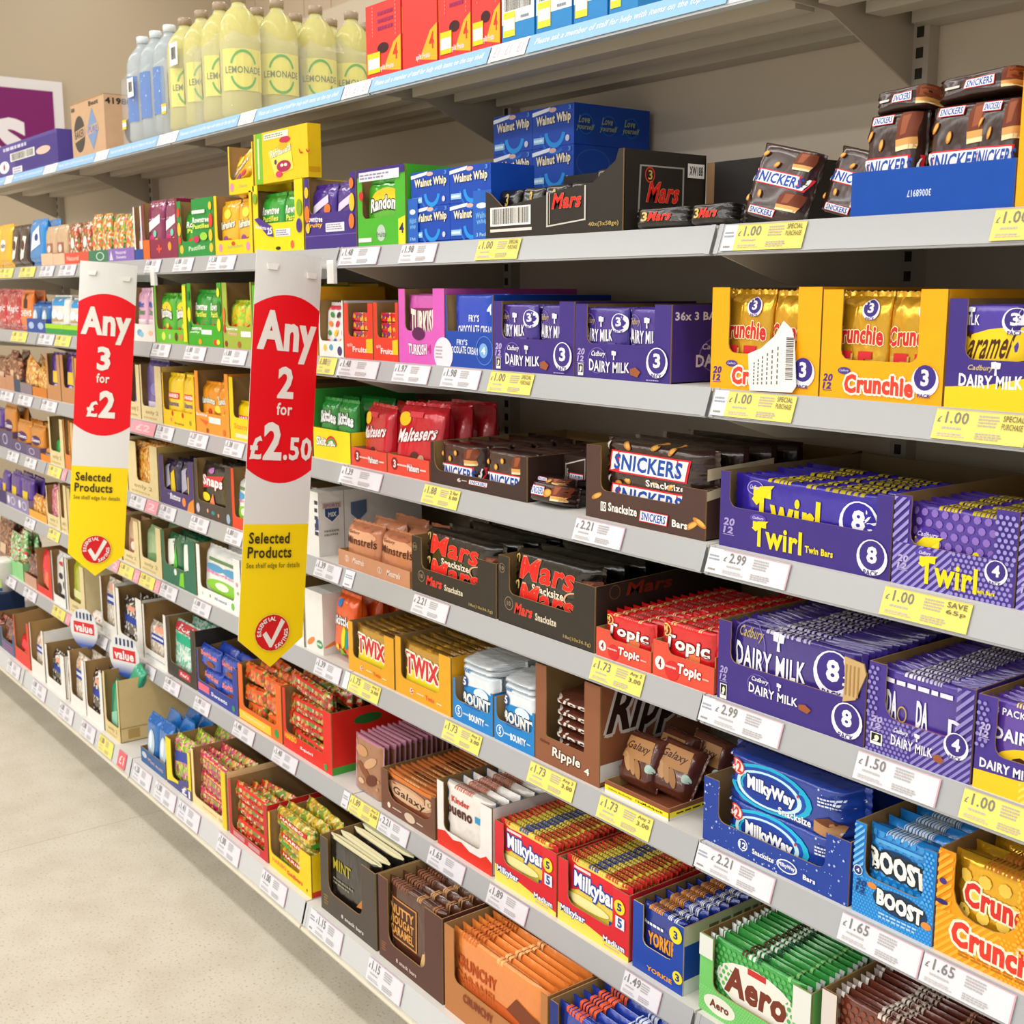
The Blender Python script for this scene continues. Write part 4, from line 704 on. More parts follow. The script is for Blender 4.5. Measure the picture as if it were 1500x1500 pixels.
# ---------- second shelf
k = 1
loose(k, -22, 12, 332, 'yellowbag', 2, 2, 'yellow pair at the far end')
loose(k, 12, 37, 331, 'brownbag', 2, 2, 'dark pair beside the yellow bags')
loose(k, 38, 60, 322, 'bluebag', 1, 2, 'blue spot beside the dark bags')
TF(k, 62, 79, 372, 1, 'e6bfa0', 'low cream tray, farther of two', 'kraftbag', 1, 2, 3.2)
TF(k, 79, 96, 372, 1, 'e6bfa0', 'low cream tray, nearer of two', 'kraftbag', 1, 2, 3.5)
TF(k, 96, 131, 371, 1, 'e8553f', 'low coral tray', 'redfruit', 2, 2, 3.6, art=[('t', 'Natural', .1, .3, .6, .7, 'f0c8b8')])
TF(k, 131, 160, 368, 1, '3f7a5c', 'low green tray', 'fruitbag', 2, 2, 4.0, art=[('o', .6, .5, .2, .35, .2, 'c8e0c8')])
TF(k, 160, 198, 365, 1, '8a6ab8', 'low lilac tray', 'fruitbag', 2, 2, 3.6, art=[('t', 'Natural', .3, .55, .7, .8, 'e4daf0'), ('t', 'Sweets', .32, .2, .7, .45, 'e4daf0'), ('p', [(.05, .1), (.2, .1), (.12, .9)], 'd8d0ea')])
TF(k, 199, 211, 303, .2, 'e8e6ea', 'narrow white-edged tray', 'pinkbag', 1, 2, .85, art=[('r', 0, 0, 1, 1, '2a4a9a')], sL=.15, sR=.15)
swirl = lambda c: [('e', .06, .5, .05, .12, c[0]), ('e', .07, .3, .04, .07, c[1]), ('e', .94, .6, .05, .12, c[1]), ('e', .93, .35, .05, .1, c[0]), ('e', .06, .8, .04, .08, c[1]), ('e', .94, .85, .04, .07, c[0])]
TF(k, 212, 262, 297, .34, '8a2448', 'maroon window tray', 'marbag', 2, 2, 1.02, art=[('c', .78, .6, .22, 'f0a030'), ('t', '+', .4, .3, .55, .7, 'e0503a', {'b': .05}), ('r', 0, 0, .2, 1, 'e06a2a')], sL=.04, sR=.04)
TF(k, 263, 316, 295, .28, '1f8f3e', 'green tray with half-open window', 'greenbag', 1, 2, .8, sL=.1, sR=.58, art2=swirl(('f0c030', 'e8402a'))+[('t', 'Rowntree', .46, .58, .9, .68, 'eef4e8', {'b': .03, 'sh': .2}), ('t', 'Pastilles', .46, .48, .9, .56, 'e3ee5a', {'b': .03}), ('r', .45, .74, .8, .8, 'dce8dc'), ('e', .55, .3, .08, .06, 'c82a5a'), ('e', .75, .34, .1, .07, '9ad03a')], art=[('t', 'Pastilles', .3, .35, .75, .65, 'cfe8c0', {'rise': .3}), ('c', .1, .5, .28, 'f0c030'), ('c', .92, .5, .28, 'f0c030')])
TF(k, 317, 372, 287, .24, 'f6cf16', 'lemon yellow tray below the tipped bags', 'yelbag', 2, 2, .9, sL=.07, sR=.06, art=[('c', .15, .5, .3, 'e88ab0'), ('c', .88, .5, .3, 'e88ab0'), ('t', 'Refreshers', .35, .4, .75, .65, 'b8c070', {'rise': .3}), ('e', .5, .75, .05, .15, 'c84a2a')])
x0, x1, zb, H = TF(k, 374, 447, 272, .42, 'f2d70e', 'yellow tray with violet arrow print', 'greenbag', 2, 3, .86, sL=.1, sR=.16, art=[('c', .78, .22, .14, 'e8623a'), ('r', .45, .52, .75, .78, 'e6e2e6'), ('lines', .46, .54, .74, .76, 3, '8a86a0'), ('e', .5, .12, .05, .06, '2a2a1a')], art2=[('p', [(.03, .5), (.12, .52), (.38, .38), (.42, .22), (.3, .24)], '4a2f88'), ('t', 'Randoms', .06, .36, .28, .42, 'f0eef4', {'rise': -.6}), ('t', '25', .3, .26, .4, .36, 'f0eef4', {'b': .05})]+swirl(('4a2f88', '7aaa2a'))[2:5], dep=.3)
# cartons standing on top of the yellow ones
zt = ZR[1]+.001+float(at(374, 272, Y=.016)[2])-ZR[1]
box(1, 374, 452, None, 'eec51a', 'tall yellow carton with green side stripe, stacked', z=zt, dep=.03, H=.105, art=[('r', .02, 0, .16, 1, '7ab82a'), ('r', .07, .1, .1, .9, 'd8e8b0'), ('r', .2, .84, .66, .96, 'e8e6d4'), ('lines', .22, .86, .64, .94, 2, '8a8a6a'),
   ('p', [(.28, .6), (.7, .7), (.74, .2), (.4, .1)], 'f6dc5a'), ('t', 'Refreshers', .33, .46, .7, .62, 'e8eed0', {'b': .04, 'out': '6a6a2a', 'rise': .6}), ('e', .56, .66, .09, .07, 'e8b020'), ('e', .6, .78, .1, .06, 'c02a4a'), ('c', .42, .38, .05, '5a2a6a'), ('e', .57, .28, .13, .11, 'a82050'), ('e', .54, .3, .03, .03, 'f0e8c8'), ('e', .61, .3, .03, .03, 'f0e8c8'), ('e', .48, .14, .06, .06, 'd83a6a'), ('arc', .9, .55, .1, .3, 180, 300, 'b82a2a'), ('arc', 1.02, .55, .1, .3, 200, 330, 'b82a2a')], side=[('r', .05, .1, .9, .2, 'd8a010')])
zt2 = ZR[1]+float(at(335, 287, Y=.016)[2])-ZR[1]+.001
a0, a1 = XU(1, 337, .016, zt2), XU(1, 373, .016, zt2)
tray(1, 337, 373, None, .30, 'f6cf16', 'yellow tray with bags tipping out, stacked', [('c', .12, .5, .3, 'e88ab0'), ('t', 'Chews', .4, .4, .75, .65, 'b8c070')], z=zt2, X=(a0, a1), hb=.105, sL=.05, sR=.03, dep=.09)
for i, (dx, dz, r, dy) in enumerate(((0, .022, -.5, -.01), (.015, .03, -.3, .03), (-.02, .034, -1.35, .0))):
    one(1, 'yelbag', (a0+a1)/2+dx-.01, .016+.03+dy, zt2+dz, .09, .075, .03, (-.25, r, .1), 'golden yellow chew bag spilling from stacked tray, '+('lower one', 'upper one', 'sideways one')[i])
TF(k, 449, 524, 262, .5, '3f2a80', 'violet tray of fruity bags', 'purbag', 2, 3, .9, sL=.09, sR=.1, art=[('r', 0, .36, 1, .385, '6a58a8'), ('r', .42, .46, .78, .7, 'e6e2ea'), ('lines', .44, .5, .76, .68, 3, '8a86a0'), ('t', 'Rowntree', .03, .78, .36, .95, 'eee8f4', {'b': .03, 'rise': -.2}), ('t', 'Fruity', .05, .58, .36, .74, 'f0b828', {'b': .04})], art2=swirl(('e8762a', 'f0c030')), dep=.3)
TF(k, 526, 596, 250, .36, '49b02a', 'lime tray with number four corner', 'rand', 1, 3, .88, sL=.1, sR=.2, art=[('c', .5, .45, .3, 'b8c8b8'), ('t', 'fruits', .4, .3, .6, .5, '5a7a5a', {'b': .03}), ('p', [(.86, 0), (1, 0), (1, 1), (.86, .9)], 'f0dc2a'), ('t', '4', .88, .4, .97, .75, '1c2a6a', {'b': .05}), ('r', .02, .15, .3, .3, 'e8ece0')], art2=[('r', 0, .9, 1, 1, '3a2478'), ('r', .06, .84, .9, .96, 'e0dce8'), ('lines', .08, .86, .7, .94, 2, '8a86a0'), ('c', .1, .66, .06, 'c8302a')], dep=.3)
# walnut display boxes
def walnut(n=2):
    A = [('p', [(0, 0), (.0, .5), (.0, 1), (.0, 1)], '0c50c0')]
    A = [('arc', .55, .38, .42, .3, 185, 350, '1e8fe0'), ('arc', .55, .42, .62, .12, 190, 300, '1a6ad0'), ('p', [(0, .9), (.45, .98), (.4, .88), (0, .8)], 'e6eaf4'), ('e', .5, .9, .09, .06, 'd8b0a8'), ('t', 'Walnut Whip', .1, .48, .93, .78, 'f0e4c8', {'b': .04, 'out': '0a1a50', 'rise': .12}), ('r', .04, .1, .3, .26, '8ac0e8'), ('lines', .05, .12, .29, .24, 1, 'e8f0f8'), ('c', .86, .16, .08, 'c8c8d8'), ('t', '3', .88, .84, .94, .95, '5a9ad8')]
    return A
def wbox(k, x0, x1, y, z, h, d, dep=.07, side=()):
    w = x1-x0-.001; m = MB(); m.box(-w/2, w/2, 0, dep, 0, h-.0006, 'card:0b46b0'); draw(m, Flat((-w/2, 0, 0), (1, 0, 0), (0, 0, 1), w, h), walnut())
    if side: draw(m, Flat((w/2, 0, 0), (0, 1, 0), (0, 0, 1), dep, h), side)
    link('confectionery_box', m.mesh('confectionery_box'), None, ((x0+x1)/2, y, z), label=uniq(d), cat='box')
us = (601, 657, 717); hh = HT(1, 602, 256)/2
for i in range(2):
    x0, x1 = XU(1, us[i]), XU(1, us[i+1])
    for j in range(2):
        wbox(1, x0, x1, .0195, ZR[1]+.0035+j*hh, hh, f'blue walnut sweet box, {["lower","upper"][j]} {["left","right"][i]} of four at the shelf front', .09)
X0, X1 = XU(1, 598), XU(1, 719)
m = MB(); 
for (c, xa, xb) in (('1f5fbe', 0, .125), ('1f5fbe', .80, 1)):
    w = X1-X0; m.box(w*xa, w*xb, -.001, .0005, 0, hh*(1.32 if xa else 1.3), 'card:'+c)
    S = Flat((w*xa, -.001, 0), (1, 0, 0), (0, 0, 1), w*(xb-xa), hh*1.3); draw(m, S, [('t', 'Walnut', .15, .42, .85, .55, '7ab4e8', {'b': .03, 'rise': .3}), ('t', 'Whip', .2, .28, .8, .4, '7ab4e8', {'b': .03, 'rise': .3}), ('e', .5, .7, .3, .06, 'dfe8f4'), ('t', '3 Pack', .2, .06, .8, .14, '9cc8f0', {'b': .03})])
m.box(0, X1-X0, 0, .10, -.0002, .0015, 'card:1f5fbe')
link('display_tray', m.mesh('display_tray'), None, (X0, .0175, ZR[1]+.0005), label='cut blue display tray hugging four walnut sweet boxes', cat='tray')
TRAYS.append((1, 598, 719, 'four blue walnut boxes'))
# upper walnut stack behind the black carton, on a plain blue carton
yb = .235; zc_ = float(at(841, 149, Y=yb)[2]); hb2 = (zc_-float(at(841, 210, Y=yb)[2]))
ux = [float(at(u, 200, Y=yb)[0]) for u in (723, 780, 841)]
m = MB(); w = ux[2]-ux[0]; zb2 = zc_-2*hb2; m.box(-w/2, w/2, 0, .185, 0, zb2-ZR[1]-.002, 'card:0b46b0'); link('carton', m.mesh('carton'), None, ((ux[0]+ux[2])/2, yb, ZR[1]+.001), label='plain blue carton base hidden behind the black carton', cat='box')
for i in range(2):
    for j in range(2):
        sd = [('c', .15+.3*q, .5, .26, '1566c8') for q in range(3)]+[('c', .15+.3*q, .5, .22, '0a3a98') for q in range(3)]+[('t', 'Love', .06+.3*q, .52, .2+.3*q, .7, 'a8b888', {'sh': .2}) for q in range(3)]+[('t', 'yourself', .03+.3*q, .32, .25+.3*q, .5, 'a8b888', {'sh': .2}) for q in range(3)] if i == 1 and j == 1 else [('o', .25, .55, .22, .35, .05, '3a6ab8')] if i == 1 else ()
        wbox(1, ux[i], ux[i+1], yb, zb2+j*hb2, hb2, f'blue walnut sweet box stacked behind the black carton, {["lower","upper"][j]} {["left","right"][i]}', .18, sd)
# black bar carton with a torn front
mx0, mx1 = XU(1, 713), XU(1, 913); H = HT(1, 913, 218); w = mx1-mx0; dep = .165
m = MB(); T = .002; BK = 'card:2c2723'
m.box(0, w, 0, dep, 0, T, BK); m.box(0, T, 0, dep, 0, H*.55, BK); m.box(0, w, dep-T, dep, 0, H*.95, BK); m.box(w-T, w, 0.002, dep, 0, H, BK)
RA = H/dep
draw(m, Flat((w, 0, 0), (0, 1, 0), (0, 0, 1), dep, H), [('p', [(.16, .14), (.18, .14), (.2, .82), (.18, .82)], '9a948c'), ('r', .18, .8, .7, .82, '9a948c'), ('r', .7, .14, .72, .82, '9a948c'), ('o', .3, .7, .06, .1, .2, 'c83a2a'), ('t', '3', .28, .64, .33, .76, 'c8a050')]+mars(.28, .36, .66, .62)+[('r', .76, .7, .97, .88, 'e6e2dc'), ('t', 'XW188', .78, .73, .95, .85, '1c1814', {'b': .03})], 2)
rc_ = link('carton', m.mesh('carton'), None, (mx0, .016, ZR[1]+.001), label=uniq('long black bar carton with torn front on the second shelf'), cat='box')
m = MB(); pts = [(0, 0), (w, 0), (w, H), (w*.97, H*1.0), (w*.95, H*.86), (w*.9, H*.78), (w*.86, H*.72), (w*.8, H*.62), (w*.6, H*.58), (w*.42, H*.5), (w*.3, H*.47), (w*.14, H*.42), (w*.1, H*.5), (w*.04, H*.62), (0, H*.66)]
m.prism(pts, 1, -.002, 0, BK, KR); RA = H/w
draw(m, Flat((0, -.002, 0), (1, 0, 0), (0, 0, 1), w, H), [('bar', .04, .16, .36, .42), ('r', .04, .08, .37, .12, 'd8d4cc'), ('p', [(.48, .12), (.49, .12), (.49, .56), (.48, .56)], 'c8c2ba'), ('p', [(.5, .14), (.505, .14), (.505, .54), (.5, .54)], 'c8c2ba'), ('p', [(.48, .1), (.76, .16), (.76, .18), (.48, .12)], 'c8c2ba'), ('r', .75, .16, .76, .6, 'c8c2ba')]+mars(.53, .33, .73, .53)+[('t', '40x(3x58ge)', .78, .06, .98, .13, 'b09a5a')])
link('front_panel', m.mesh('front_panel'), rc_, (0, 0, 0)); TRAYS.append((1, 713, 913, 'long black carton'))
for i in range(5):
    one(1, 'marsmulti', mx0+.03+i*.06, .045, ZR[1]+.003, .058, H*(.66 if i < 4 else .8), .03, (-.1, .03*(i % 2), .08), 'black bar multipack standing in the torn carton, '+['farthest from camera', 'second from far end', 'middle one', 'second nearest', 'nearest the printed side'][i])
    one(1, 'marsmulti', mx0+.03+i*.06, .09, ZR[1]+.003, .058, H*(.68 if i < 4 else .8), .03, (-.05, -.03*(i % 2), -.05), 'black bar multipack behind in the torn carton, '+['farthest from camera', 'second from far end', 'middle one', 'second nearest', 'nearest the printed side'][i])
# small loose packs, open black box
one(1, 'marsflat', XU(1, 957), .045, ZR[1]+.002, XU(1, 1000)-XU(1, 915), .026, .045, (-.15, 0, .05), 'small loose black bar pack lying beside the torn carton')
one(1, 'marsflat', XU(1, 1030), .045, ZR[1]+.002, XU(1, 1072)-XU(1, 1000), .026, .045, (-.15, 0, -.03), 'small loose black bar pack lying beside the leaning packs')
yb = .16; xa, xb = float(at(1047, 270, Y=yb)[0]), float(at(1104, 270, Y=yb)[0])
tray(1, 1047, 1104, None, 1, '1c1916', 'black carton standing open behind the loose packs', X=(xa, xb+.05), y=yb, hb=float(at(1047, 238, Y=yb)[2])-ZR[1], dep=.2)
tray(1, 1020, 1040, None, 1, '8a6a48', 'brown cardboard flap carton behind the black one', X=(xa-.035, xa-.002), y=yb+.02, hb=float(at(1040, 236, Y=yb)[2])-ZR[1], dep=.2, kinds='kraft')
# leaning brown multipacks
for i, (ua, ub, v, ro, yw) in enumerate(((1076, 1160, 226, .24, .1), (1163, 1250, 228, .26, .0), (1196, 1262, 226, .2, -.1))):
    xa, xb = XU(1, ua), XU(1, ub); h = (HT(1, ua, v))*1.04
    sp = 'snkup'
    if sp not in SPEC: s_('snkup', 'peanut_bar_pack', 'chocolate', 'brown peanut bar multipack', '38221c', lambda: snk(.04, .44, .96, .64)+snk(.18, .02, .62, .13)+half_bar(.66, .7, .94, .95)+half_bar(.6, .14, .95, .4)+peanuts([(.2, .84, -1.0), (.42, .72, -.9), (.3, .3, .2), (.12, .22, .4)], .055), t=.035, crimp='lr', ccol='film:2a1814')
    one(1, 'snkup', (xa+xb)/2, .035+.03*i, ZR[1]+.003, xb-xa, h, .035, (-.18, ro, yw), 'brown peanut bar multipack leaning right, '+['nearest the loose packs', 'beside the blue tray', 'behind beside the blue tray'][i])
TRAYS.append((1, 1076, 1160, 'leaning brown packs'))
# blue tray of brown multipacks
s_('snkhi', 'peanut_bar_pack', 'chocolate', 'brown peanut bar multipack', '38221c', lambda: snk(.04, .34, .98, .56)+half_bar(.62, .6, .94, .98)+peanuts([(.18, .78, -.5), (.38, .68, -.2)], .06)+snk(.2, .88, .58, .97), t=.035, ccol='film:2a1814')
x0, x1, zb, H = TF(1, 1246, 1486, 254, 1, '0047a6', 'plain blue tray with upside-down number', None, art=[('t', '30068917', .37, .36, .52, .52, 'c8d4e8', {'b': .02, 'flip': 1})], dep=.18)
ws = [(0, .40), (.41, .86), (.87, 1.1)]
hp = HT(1, 1246, 174)
for j in range(3):
    for i, (a, b) in enumerate(ws[:3 if j < 2 else 2]):
        one(1, 'snkhi', x0+(x1-x0)*(a+b)/2 if i < 2 else x1-.03, .04+.045*j, zb, (x1-x0)*(b-a)*.97 if i < 2 else .06, hp, .04, (-.05, .02*(i-1), .02), 'brown peanut multipack standing in the blue tray, '+['far', 'middle', 'near'][i]+' column, '+NTH[j]+' from front')
s_('snktop', 'peanut_bar_pack', 'chocolate', 'brown peanut bar multipack', '341f1a', lambda: snk(.4, .3, .72, .7)+half_bar(.78, .1, 1, .95)+[('r', .2, .4, .36, .5, 'd8cfc6')], t=.035, ccol='film:2a1814')
for i, (a, b, dz) in enumerate(((.03, .43, .0), (.42, .98, .004))):
    one(1, 'snktop', x0+(x1-x0)*(a+b)/2, .07, zb+hp-.004+dz, (x1-x0)*(b-a), .026, .09, (-.15, -.06, .03), 'brown peanut multipack lying flat on the standing ones, '+['far one', 'near one'][i])
TF(1, 1487, 1660, 60, .6, OR, 'tall orange tray at the near end', 'crun3', 3, 2, .9, sL=.25, sR=.2, dep=.3)
# ---------- third shelf
k = 2
loose(k, -14, 26, 424, 'redmix', 2, 2, 'red group at far end')
loose(k, 26, 44, 426, 'orangebag', 1, 2, 'orange group at far end')
TF(k, 41, 54, 466, 1, '2a4fa0', 'low blue tray, farther twin', 'bluefox', 1, 2, 2.2, art=[('e', .5, .5, .3, .25, 'a8c0e0')])
TF(k, 54, 68, 467, 1, '2a4fa0', 'low blue tray, nearer twin', 'bluefox', 1, 2, 2.2, art=[('e', .5, .5, .3, .25, 'a8c0e0')])
TF(k, 68, 95, 474, 1, '2f9a4c', 'low lime and green tray, farther twin', 'mallow', 1, 2, 3.8, art=[('r', 0, .55, 1, 1, 'a4d420')])
TF(k, 95, 122, 476, 1, '2f9a4c', 'low lime and green tray, nearer twin', 'mallow', 1, 2, 3.6, art=[('r', 0, .55, 1, 1, 'a4d420')])
TF(k, 123, 160, 430, .3, 'e8b020', 'amber tray hidden behind the farther sign', 'yelbag', 1, 2, .9)
TF(k, 162, 196, 425, .3, 'd8e0e8', 'pale grey tray behind the farther sign', 'mallow', 1, 2, .9)
TF(k, 197, 229, 421, .32, 'ece8e4', 'white tray with blue bird print', 'pinkbag', 2, 2, .97, sL=.05, sR=.06, art=[('e', .3, .5, .12, .2, '6aa8cc'), ('e', .38, .4, .1, .16, '8ac0dc'), ('e', .8, .5, .1, .14, 'f0c0a0')])
TF(k, 230, 277, 417, .24, '6cc02a', 'lime tray with yellow flap', 'rand', 2, 2, .84, sL=.05, sR=.1, art=[('e', .25, .5, .06, .3, 'd8e85a'), ('c', .45, .5, .2, 'b8c8b8'), ('c', .65, .5, .3, '5a4020'), ('e', .8, .5, .06, .25, 'c88a4a')], art2=[('r', .9, .05, 1, .98, 'e8dc1c')])
TF(k, 278, 328, 415, .34, '35a826', 'green tray printed with fruit', 'greenbag', 2, 2, .88, sL=.11, sR=.12, art=[('t', 'Rowntree', .05, .74, .4, .92, 'eef4e8', {'b': .03, 'rise': .1}), ('t', 'Jelly', .05, .58, .35, .7, 'eef4e8', {'b': .03}), ('r', .4, .56, .7, .78, 'e8eae4'), ('e', .35, .2, .05, .14, 'd8a020'), ('e', .8, .22, .06, .14, 'e03a2a'), ('e', .88, .24, .05, .12, 'e8e02a')], art2=swirl(('e8e02a', '1f7a2a')))
TF(k, 329, 372, 414, .34, '9cb23e', 'olive tray beside the nearer sign', 'gumbag', 2, 2, .72, sL=.16, sR=.04, art=[('t', 'Rowntree', .1, .82, .5, .96, 'e8eee0', {'b': .03}), ('t', 'Fizzy', .18, .55, .5, .75, 'f0a8a8', {'b': .03}), ('r', .62, .55, .95, .8, 'e8eae4'), ('e', .1, .2, .05, .14, '8a3020'), ('e', .55, .2, .06, .15, 'b05a2a')], art2=swirl(('e87a30', 'c83a2a'))[:2])
TF(k, 373, 420, 418, .3, '5ab42c', 'green tray behind the nearer sign', 'greenbag', 2, 2, .9, dep=.16)
TF(k, 421, 468, 420, .3, 'e0a020', 'amber tray behind the nearer sign', 'yelbag', 2, 2, .9, dep=.16)
TF(k, 469, 505, 440, .28, 'efecea', 'white jelly bean tray', 'jelly', 1, 2, .95, dep=.16, sL=.05, sR=.05, art=[('c', .25, .55, .22, 'f0c040'), ('e', .5, .6, .08, .2, '5aa0cc'), ('c', .85, .4, .3, '4a3a70')])
box(k, 469, 512, 414, 'c79a12', 'yellow carton lying behind the jelly bean tray', y=.2, dep=.2, art=[('r', .2, .4, .9, .7, 'a88ab0')])
box(k, 514, 556, 416, 'c79a12', 'yellow carton lying behind the red trays', y=.2, dep=.2, art=[('r', .1, .4, .9, .7, 'a88ab0')])
ra = [('t', 'split', .1, .5, .3, .7, 'f0c8c0', {'b': .02}), ('t', 'Fruits', .3, .3, .8, .55, 'f6e6e0', {'b': .04}), ('p', [(.78, .3), (1, .3), (1, .95), (.78, .9)], 'f4c020')]
TF(k, 506, 548, 444, .40, 'e8402c', 'red window tray, farther of two', 'rsplit', 1, 6, .16, art=ra, sL=.14, sR=.16, nz=5, dep=.16)
TF(k, 549, 585, 443, .40, 'e8402c', 'red window tray, nearer of two', 'rsplit', 1, 6, .16, art=ra, sL=.14, sR=.1, nz=5, dep=.16)
TF(k, 586, 653, 423, .44, 'd45cb8', 'pink cut-out tray', 'turk', 1, 7, .9, art=[('t', 'TURKISH', .22, .3, .62, .62, 'f4e8f0', {'b': .04, 'out': '7c2858', 'arc': -.1}), ('t', '4', .62, .34, .72, .6, 'c03a8a'), ('c', .98, .35, .5, 'e8dce6'), ('lines', .82, .2, .98, .6, 4, 'a89aa8'), ('e', .45, .92, .14, .2, '5a1f50')], sL=.14, sR=.24, dep=.3)
TF(k, 654, 723, 432, .5, '1646a8', 'royal blue tray with white lettering', 'frys', 1, 9, .98, art=[('t', "FRY'S", .25, .62, .48, .78, 'd8e2f4', {'b': .02}), ('t', 'CHOCOLATE CREAM', .03, .36, .7, .56, 'e8edf8', {'b': .02, 'arc': .15}), ('c', .82, .5, .2, '7aa8e0'), ('t', '4', .78, .4, .86, .6, 'f0f4fb', {'b': .03}), ('co', .84, .5, .4, .08, '4a7ac8')], sL=.03, sR=.02, rc=.002)
dmart = lambda: games(.03, .42, .11, .85, 'b8a8dc')+fair(.04, .06, .10, .4)+dmilk(.17, .18, .60, .80)+pack_roundel('3', .88, .55, .42, 'f2eff8', DP)+[('lines', .78, .04, .94, .1, 1, 'a89ad0')]
TF(k, 724, 842, 441, .47, DP, 'purple three-pack tray, farther of two', 'dm3', 2, 6, .93, art=dmart, sL=.11, sR=.17)
TF(k, 843, 983, 445, .47, DP, 'purple three-pack tray, nearer of two', 'dm3', 2, 6, .93, art=dmart, sL=.13, sR=.16, dep=.3, side=[('t', '36x 3 BARS', .02, .80, .36, .91, 'e8e2f0', {'b': .03}), ('o', .4, .35, .22, .28, .04, '7a68b8'), ('t', 'Cadbury', .2, .4, .38, .5, 'd0c4e4', {'sh': .3}), ('t', 'DAIRY MILK', .16, .2, .62, .36, 'e0d8ec', {'b': .03})])
cra = lambda: games(.03, .18, .11, .62, '4a3080')+[('e', .21, .72, .055, .09, '4a3a88'), ('t', 'Cadbury', .17, .68, .25, .76, 'c8c0e0', {'sh': .3}), ('t', 'Crunchie', .22, .15, .78, .62, 'e6412f', {'b': .07, 'out': 'f6e8d8', 'ow': .12, 'arc': .08})]+[('c', .87, .58, .38, 'efe9f2'), ('c', .87, .66, .31, '3e2c84'), ('t', '3', .84, .46, .9, .86, 'f4f0f8', {'b': .04}), ('t', 'PACK', .82, .17, .92, .27, '3e2c84', {'b': .03})]
TF(k, 1041, 1200, 421, .36, OR, 'orange honeycomb tray with a torn label', 'crun3', 2, 5, .96, art=cra, sL=.17, sR=.2, dep=.24)
TF(k, 1201, 1381, 424, .36, OR, 'orange honeycomb tray with full lettering', 'crun3', 2, 5, .96, art=cra, sL=.17, sR=.2, dep=.24)
TF(k, 1383, 1600, 437, .45, DP, 'purple and yellow caramel tray', 'cara3', 2, 6, .92, art=lambda: [('p', [(0, 0), (1, 0), (1, .98), (.6, .7), (.3, .5), (0, .42)], 'f6c91c'), ('t', 'DAIRY MILK', .1, .46, .55, .72, 'f4f2f8', {'b': .03, 'arc': -.1}), ('t', 'Cadbury', .16, .76, .34, .9, 'c8b080', {'sh': .3}), ('t', 'Caramel', .58, .2, 1, .6, '3c2416', {'b': .02, 'sh': .3})]+glasses(.36, .7, .28), sL=.13, sR=.1)
# torn courier label hanging on the orange tray
lx = XU(k, 1103, .01); m = MB(); q = [(1096, 518), (1098, 572), (1160, 575), (1166, 566), (1164, 500), (1160, 482), (1148, 470), (1135, 492), (1115, 510)]
pts = [at(u, v, Y=.0105) for u, v in q]; pts = [(p[0]-lx, p[2]-1.3) for p in pts]
m.prism(pts, 1, -.001, 0, 'ink:ece9e4')
def rotbar(x, z, w, h):
    r = random.Random(5); zz = z
    while zz < z+h: t = r.choice((.0006, .0012)); m.add([(x, -.0012, zz), (x+w, -.0012, zz), (x+w, -.0012, zz+t), (x, -.0012, zz+t)], [(0, 1, 2, 3)], 'ink:3a3632'); zz += t+r.choice((.0007, .0012))
pb = at(1150, 556, Y=.0105); rotbar(pb[0]-lx, pb[2]-1.3, .012, .052)
for i, u in enumerate((1103, 1109, 1115, 1122, 1129, 1137)):
    p = at(u, 563, Y=.0105); hh_ = .030+.004*i
    for j in range(7): m.add([(p[0]-lx+a, -.0012, p[2]-1.3+hh_*(j/7)+b) for a, b in ((0, 0), (.0022, 0), (.0022, hh_*.09), (0, hh_*.09))], [(0, 1, 2, 3)], 'ink:77726c')
link('torn_label', m.mesh('torn_label'), None, (lx, .0112, 1.3), label='torn white courier label with barcode on the orange tray', cat='label')
# ---------- fourth shelf
k = 3
for a, b, d in ((-10, 10, 'coppbag'), (10, 22, 'coppbag')):
    TF(k, a, b, 549, 1, 'c08a6a', 'low salmon tray, '+('far end' if a < 0 else 'second at the far end'), d, 1, 2, 2.6)
TF(k, 22, 31, 555, 1, '3a4a60', 'low slate tray among the brown bags', 'coppbag', 1, 2, 2.6, lean=-.1)
TF(k, 31, 48, 560, 1, '8a7a86', 'low grey tray of tilted amber bags', 'goldbag', 1, 2, 3.3, turn=.35)
TF(k, 49, 70, 566, 1, 'd07a28', 'low orange tray of tilted amber bags', 'goldbag', 1, 2, 2.8, turn=.3)
TF(k, 71, 91, 518, .32, 'c0885a', 'tan tray of purple bags, farther twin', 'purplebag', 1, 2, 1.02, sL=.12, sR=.2)
TF(k, 92, 112, 520, .32, 'c0885a', 'tan tray of purple bags, nearer twin', 'purplebag', 1, 2, 1.05, sL=.2, sR=.1)
TF(k, 113, 150, 525, .3, 'd8a040', 'ochre tray hidden behind the farther sign', 'goldbag', 1, 2, .9)
TF(k, 151, 190, 528, .3, 'e8d8a0', 'cream tray hidden behind the farther sign', 'ptsbag', 1, 2, .9)
own = [('t', 'only 2', .2, .4, .8, .75, 'a8905a'), ('lines', .1, .1, .9, .3, 1, 'c8b07a')]
TF(k, 191, 208, 533, .3, CR, 'cream tray beside the farther sign', 'bagviolet', 1, 2, .95, art=own, sL=.15, sR=.3)
TF(k, 209, 240, 534, .26, CR, 'cream tray of one lilac bag', 'bagviolet', 1, 3, 1.12, art=own, sL=.06, sR=.3, sidecol='d9b868')
TF(k, 241, 288, 546, .30, 'f5c410', 'sunny yellow tray of fruit bags', 'starbag', 2, 3, .98, art=[('c', .3, .82, .18, 'c83a20'), ('c', .62, .8, .18, 'c83a20'), ('c', .25, .4, .14, 'e08a6a'), ('t', 'fruits', .35, .15, .65, .3, '8a6a2a'), ('c', .85, .4, .16, '8a9a3a')], sL=.03, sR=.06, inner='kraft:8a6a30')
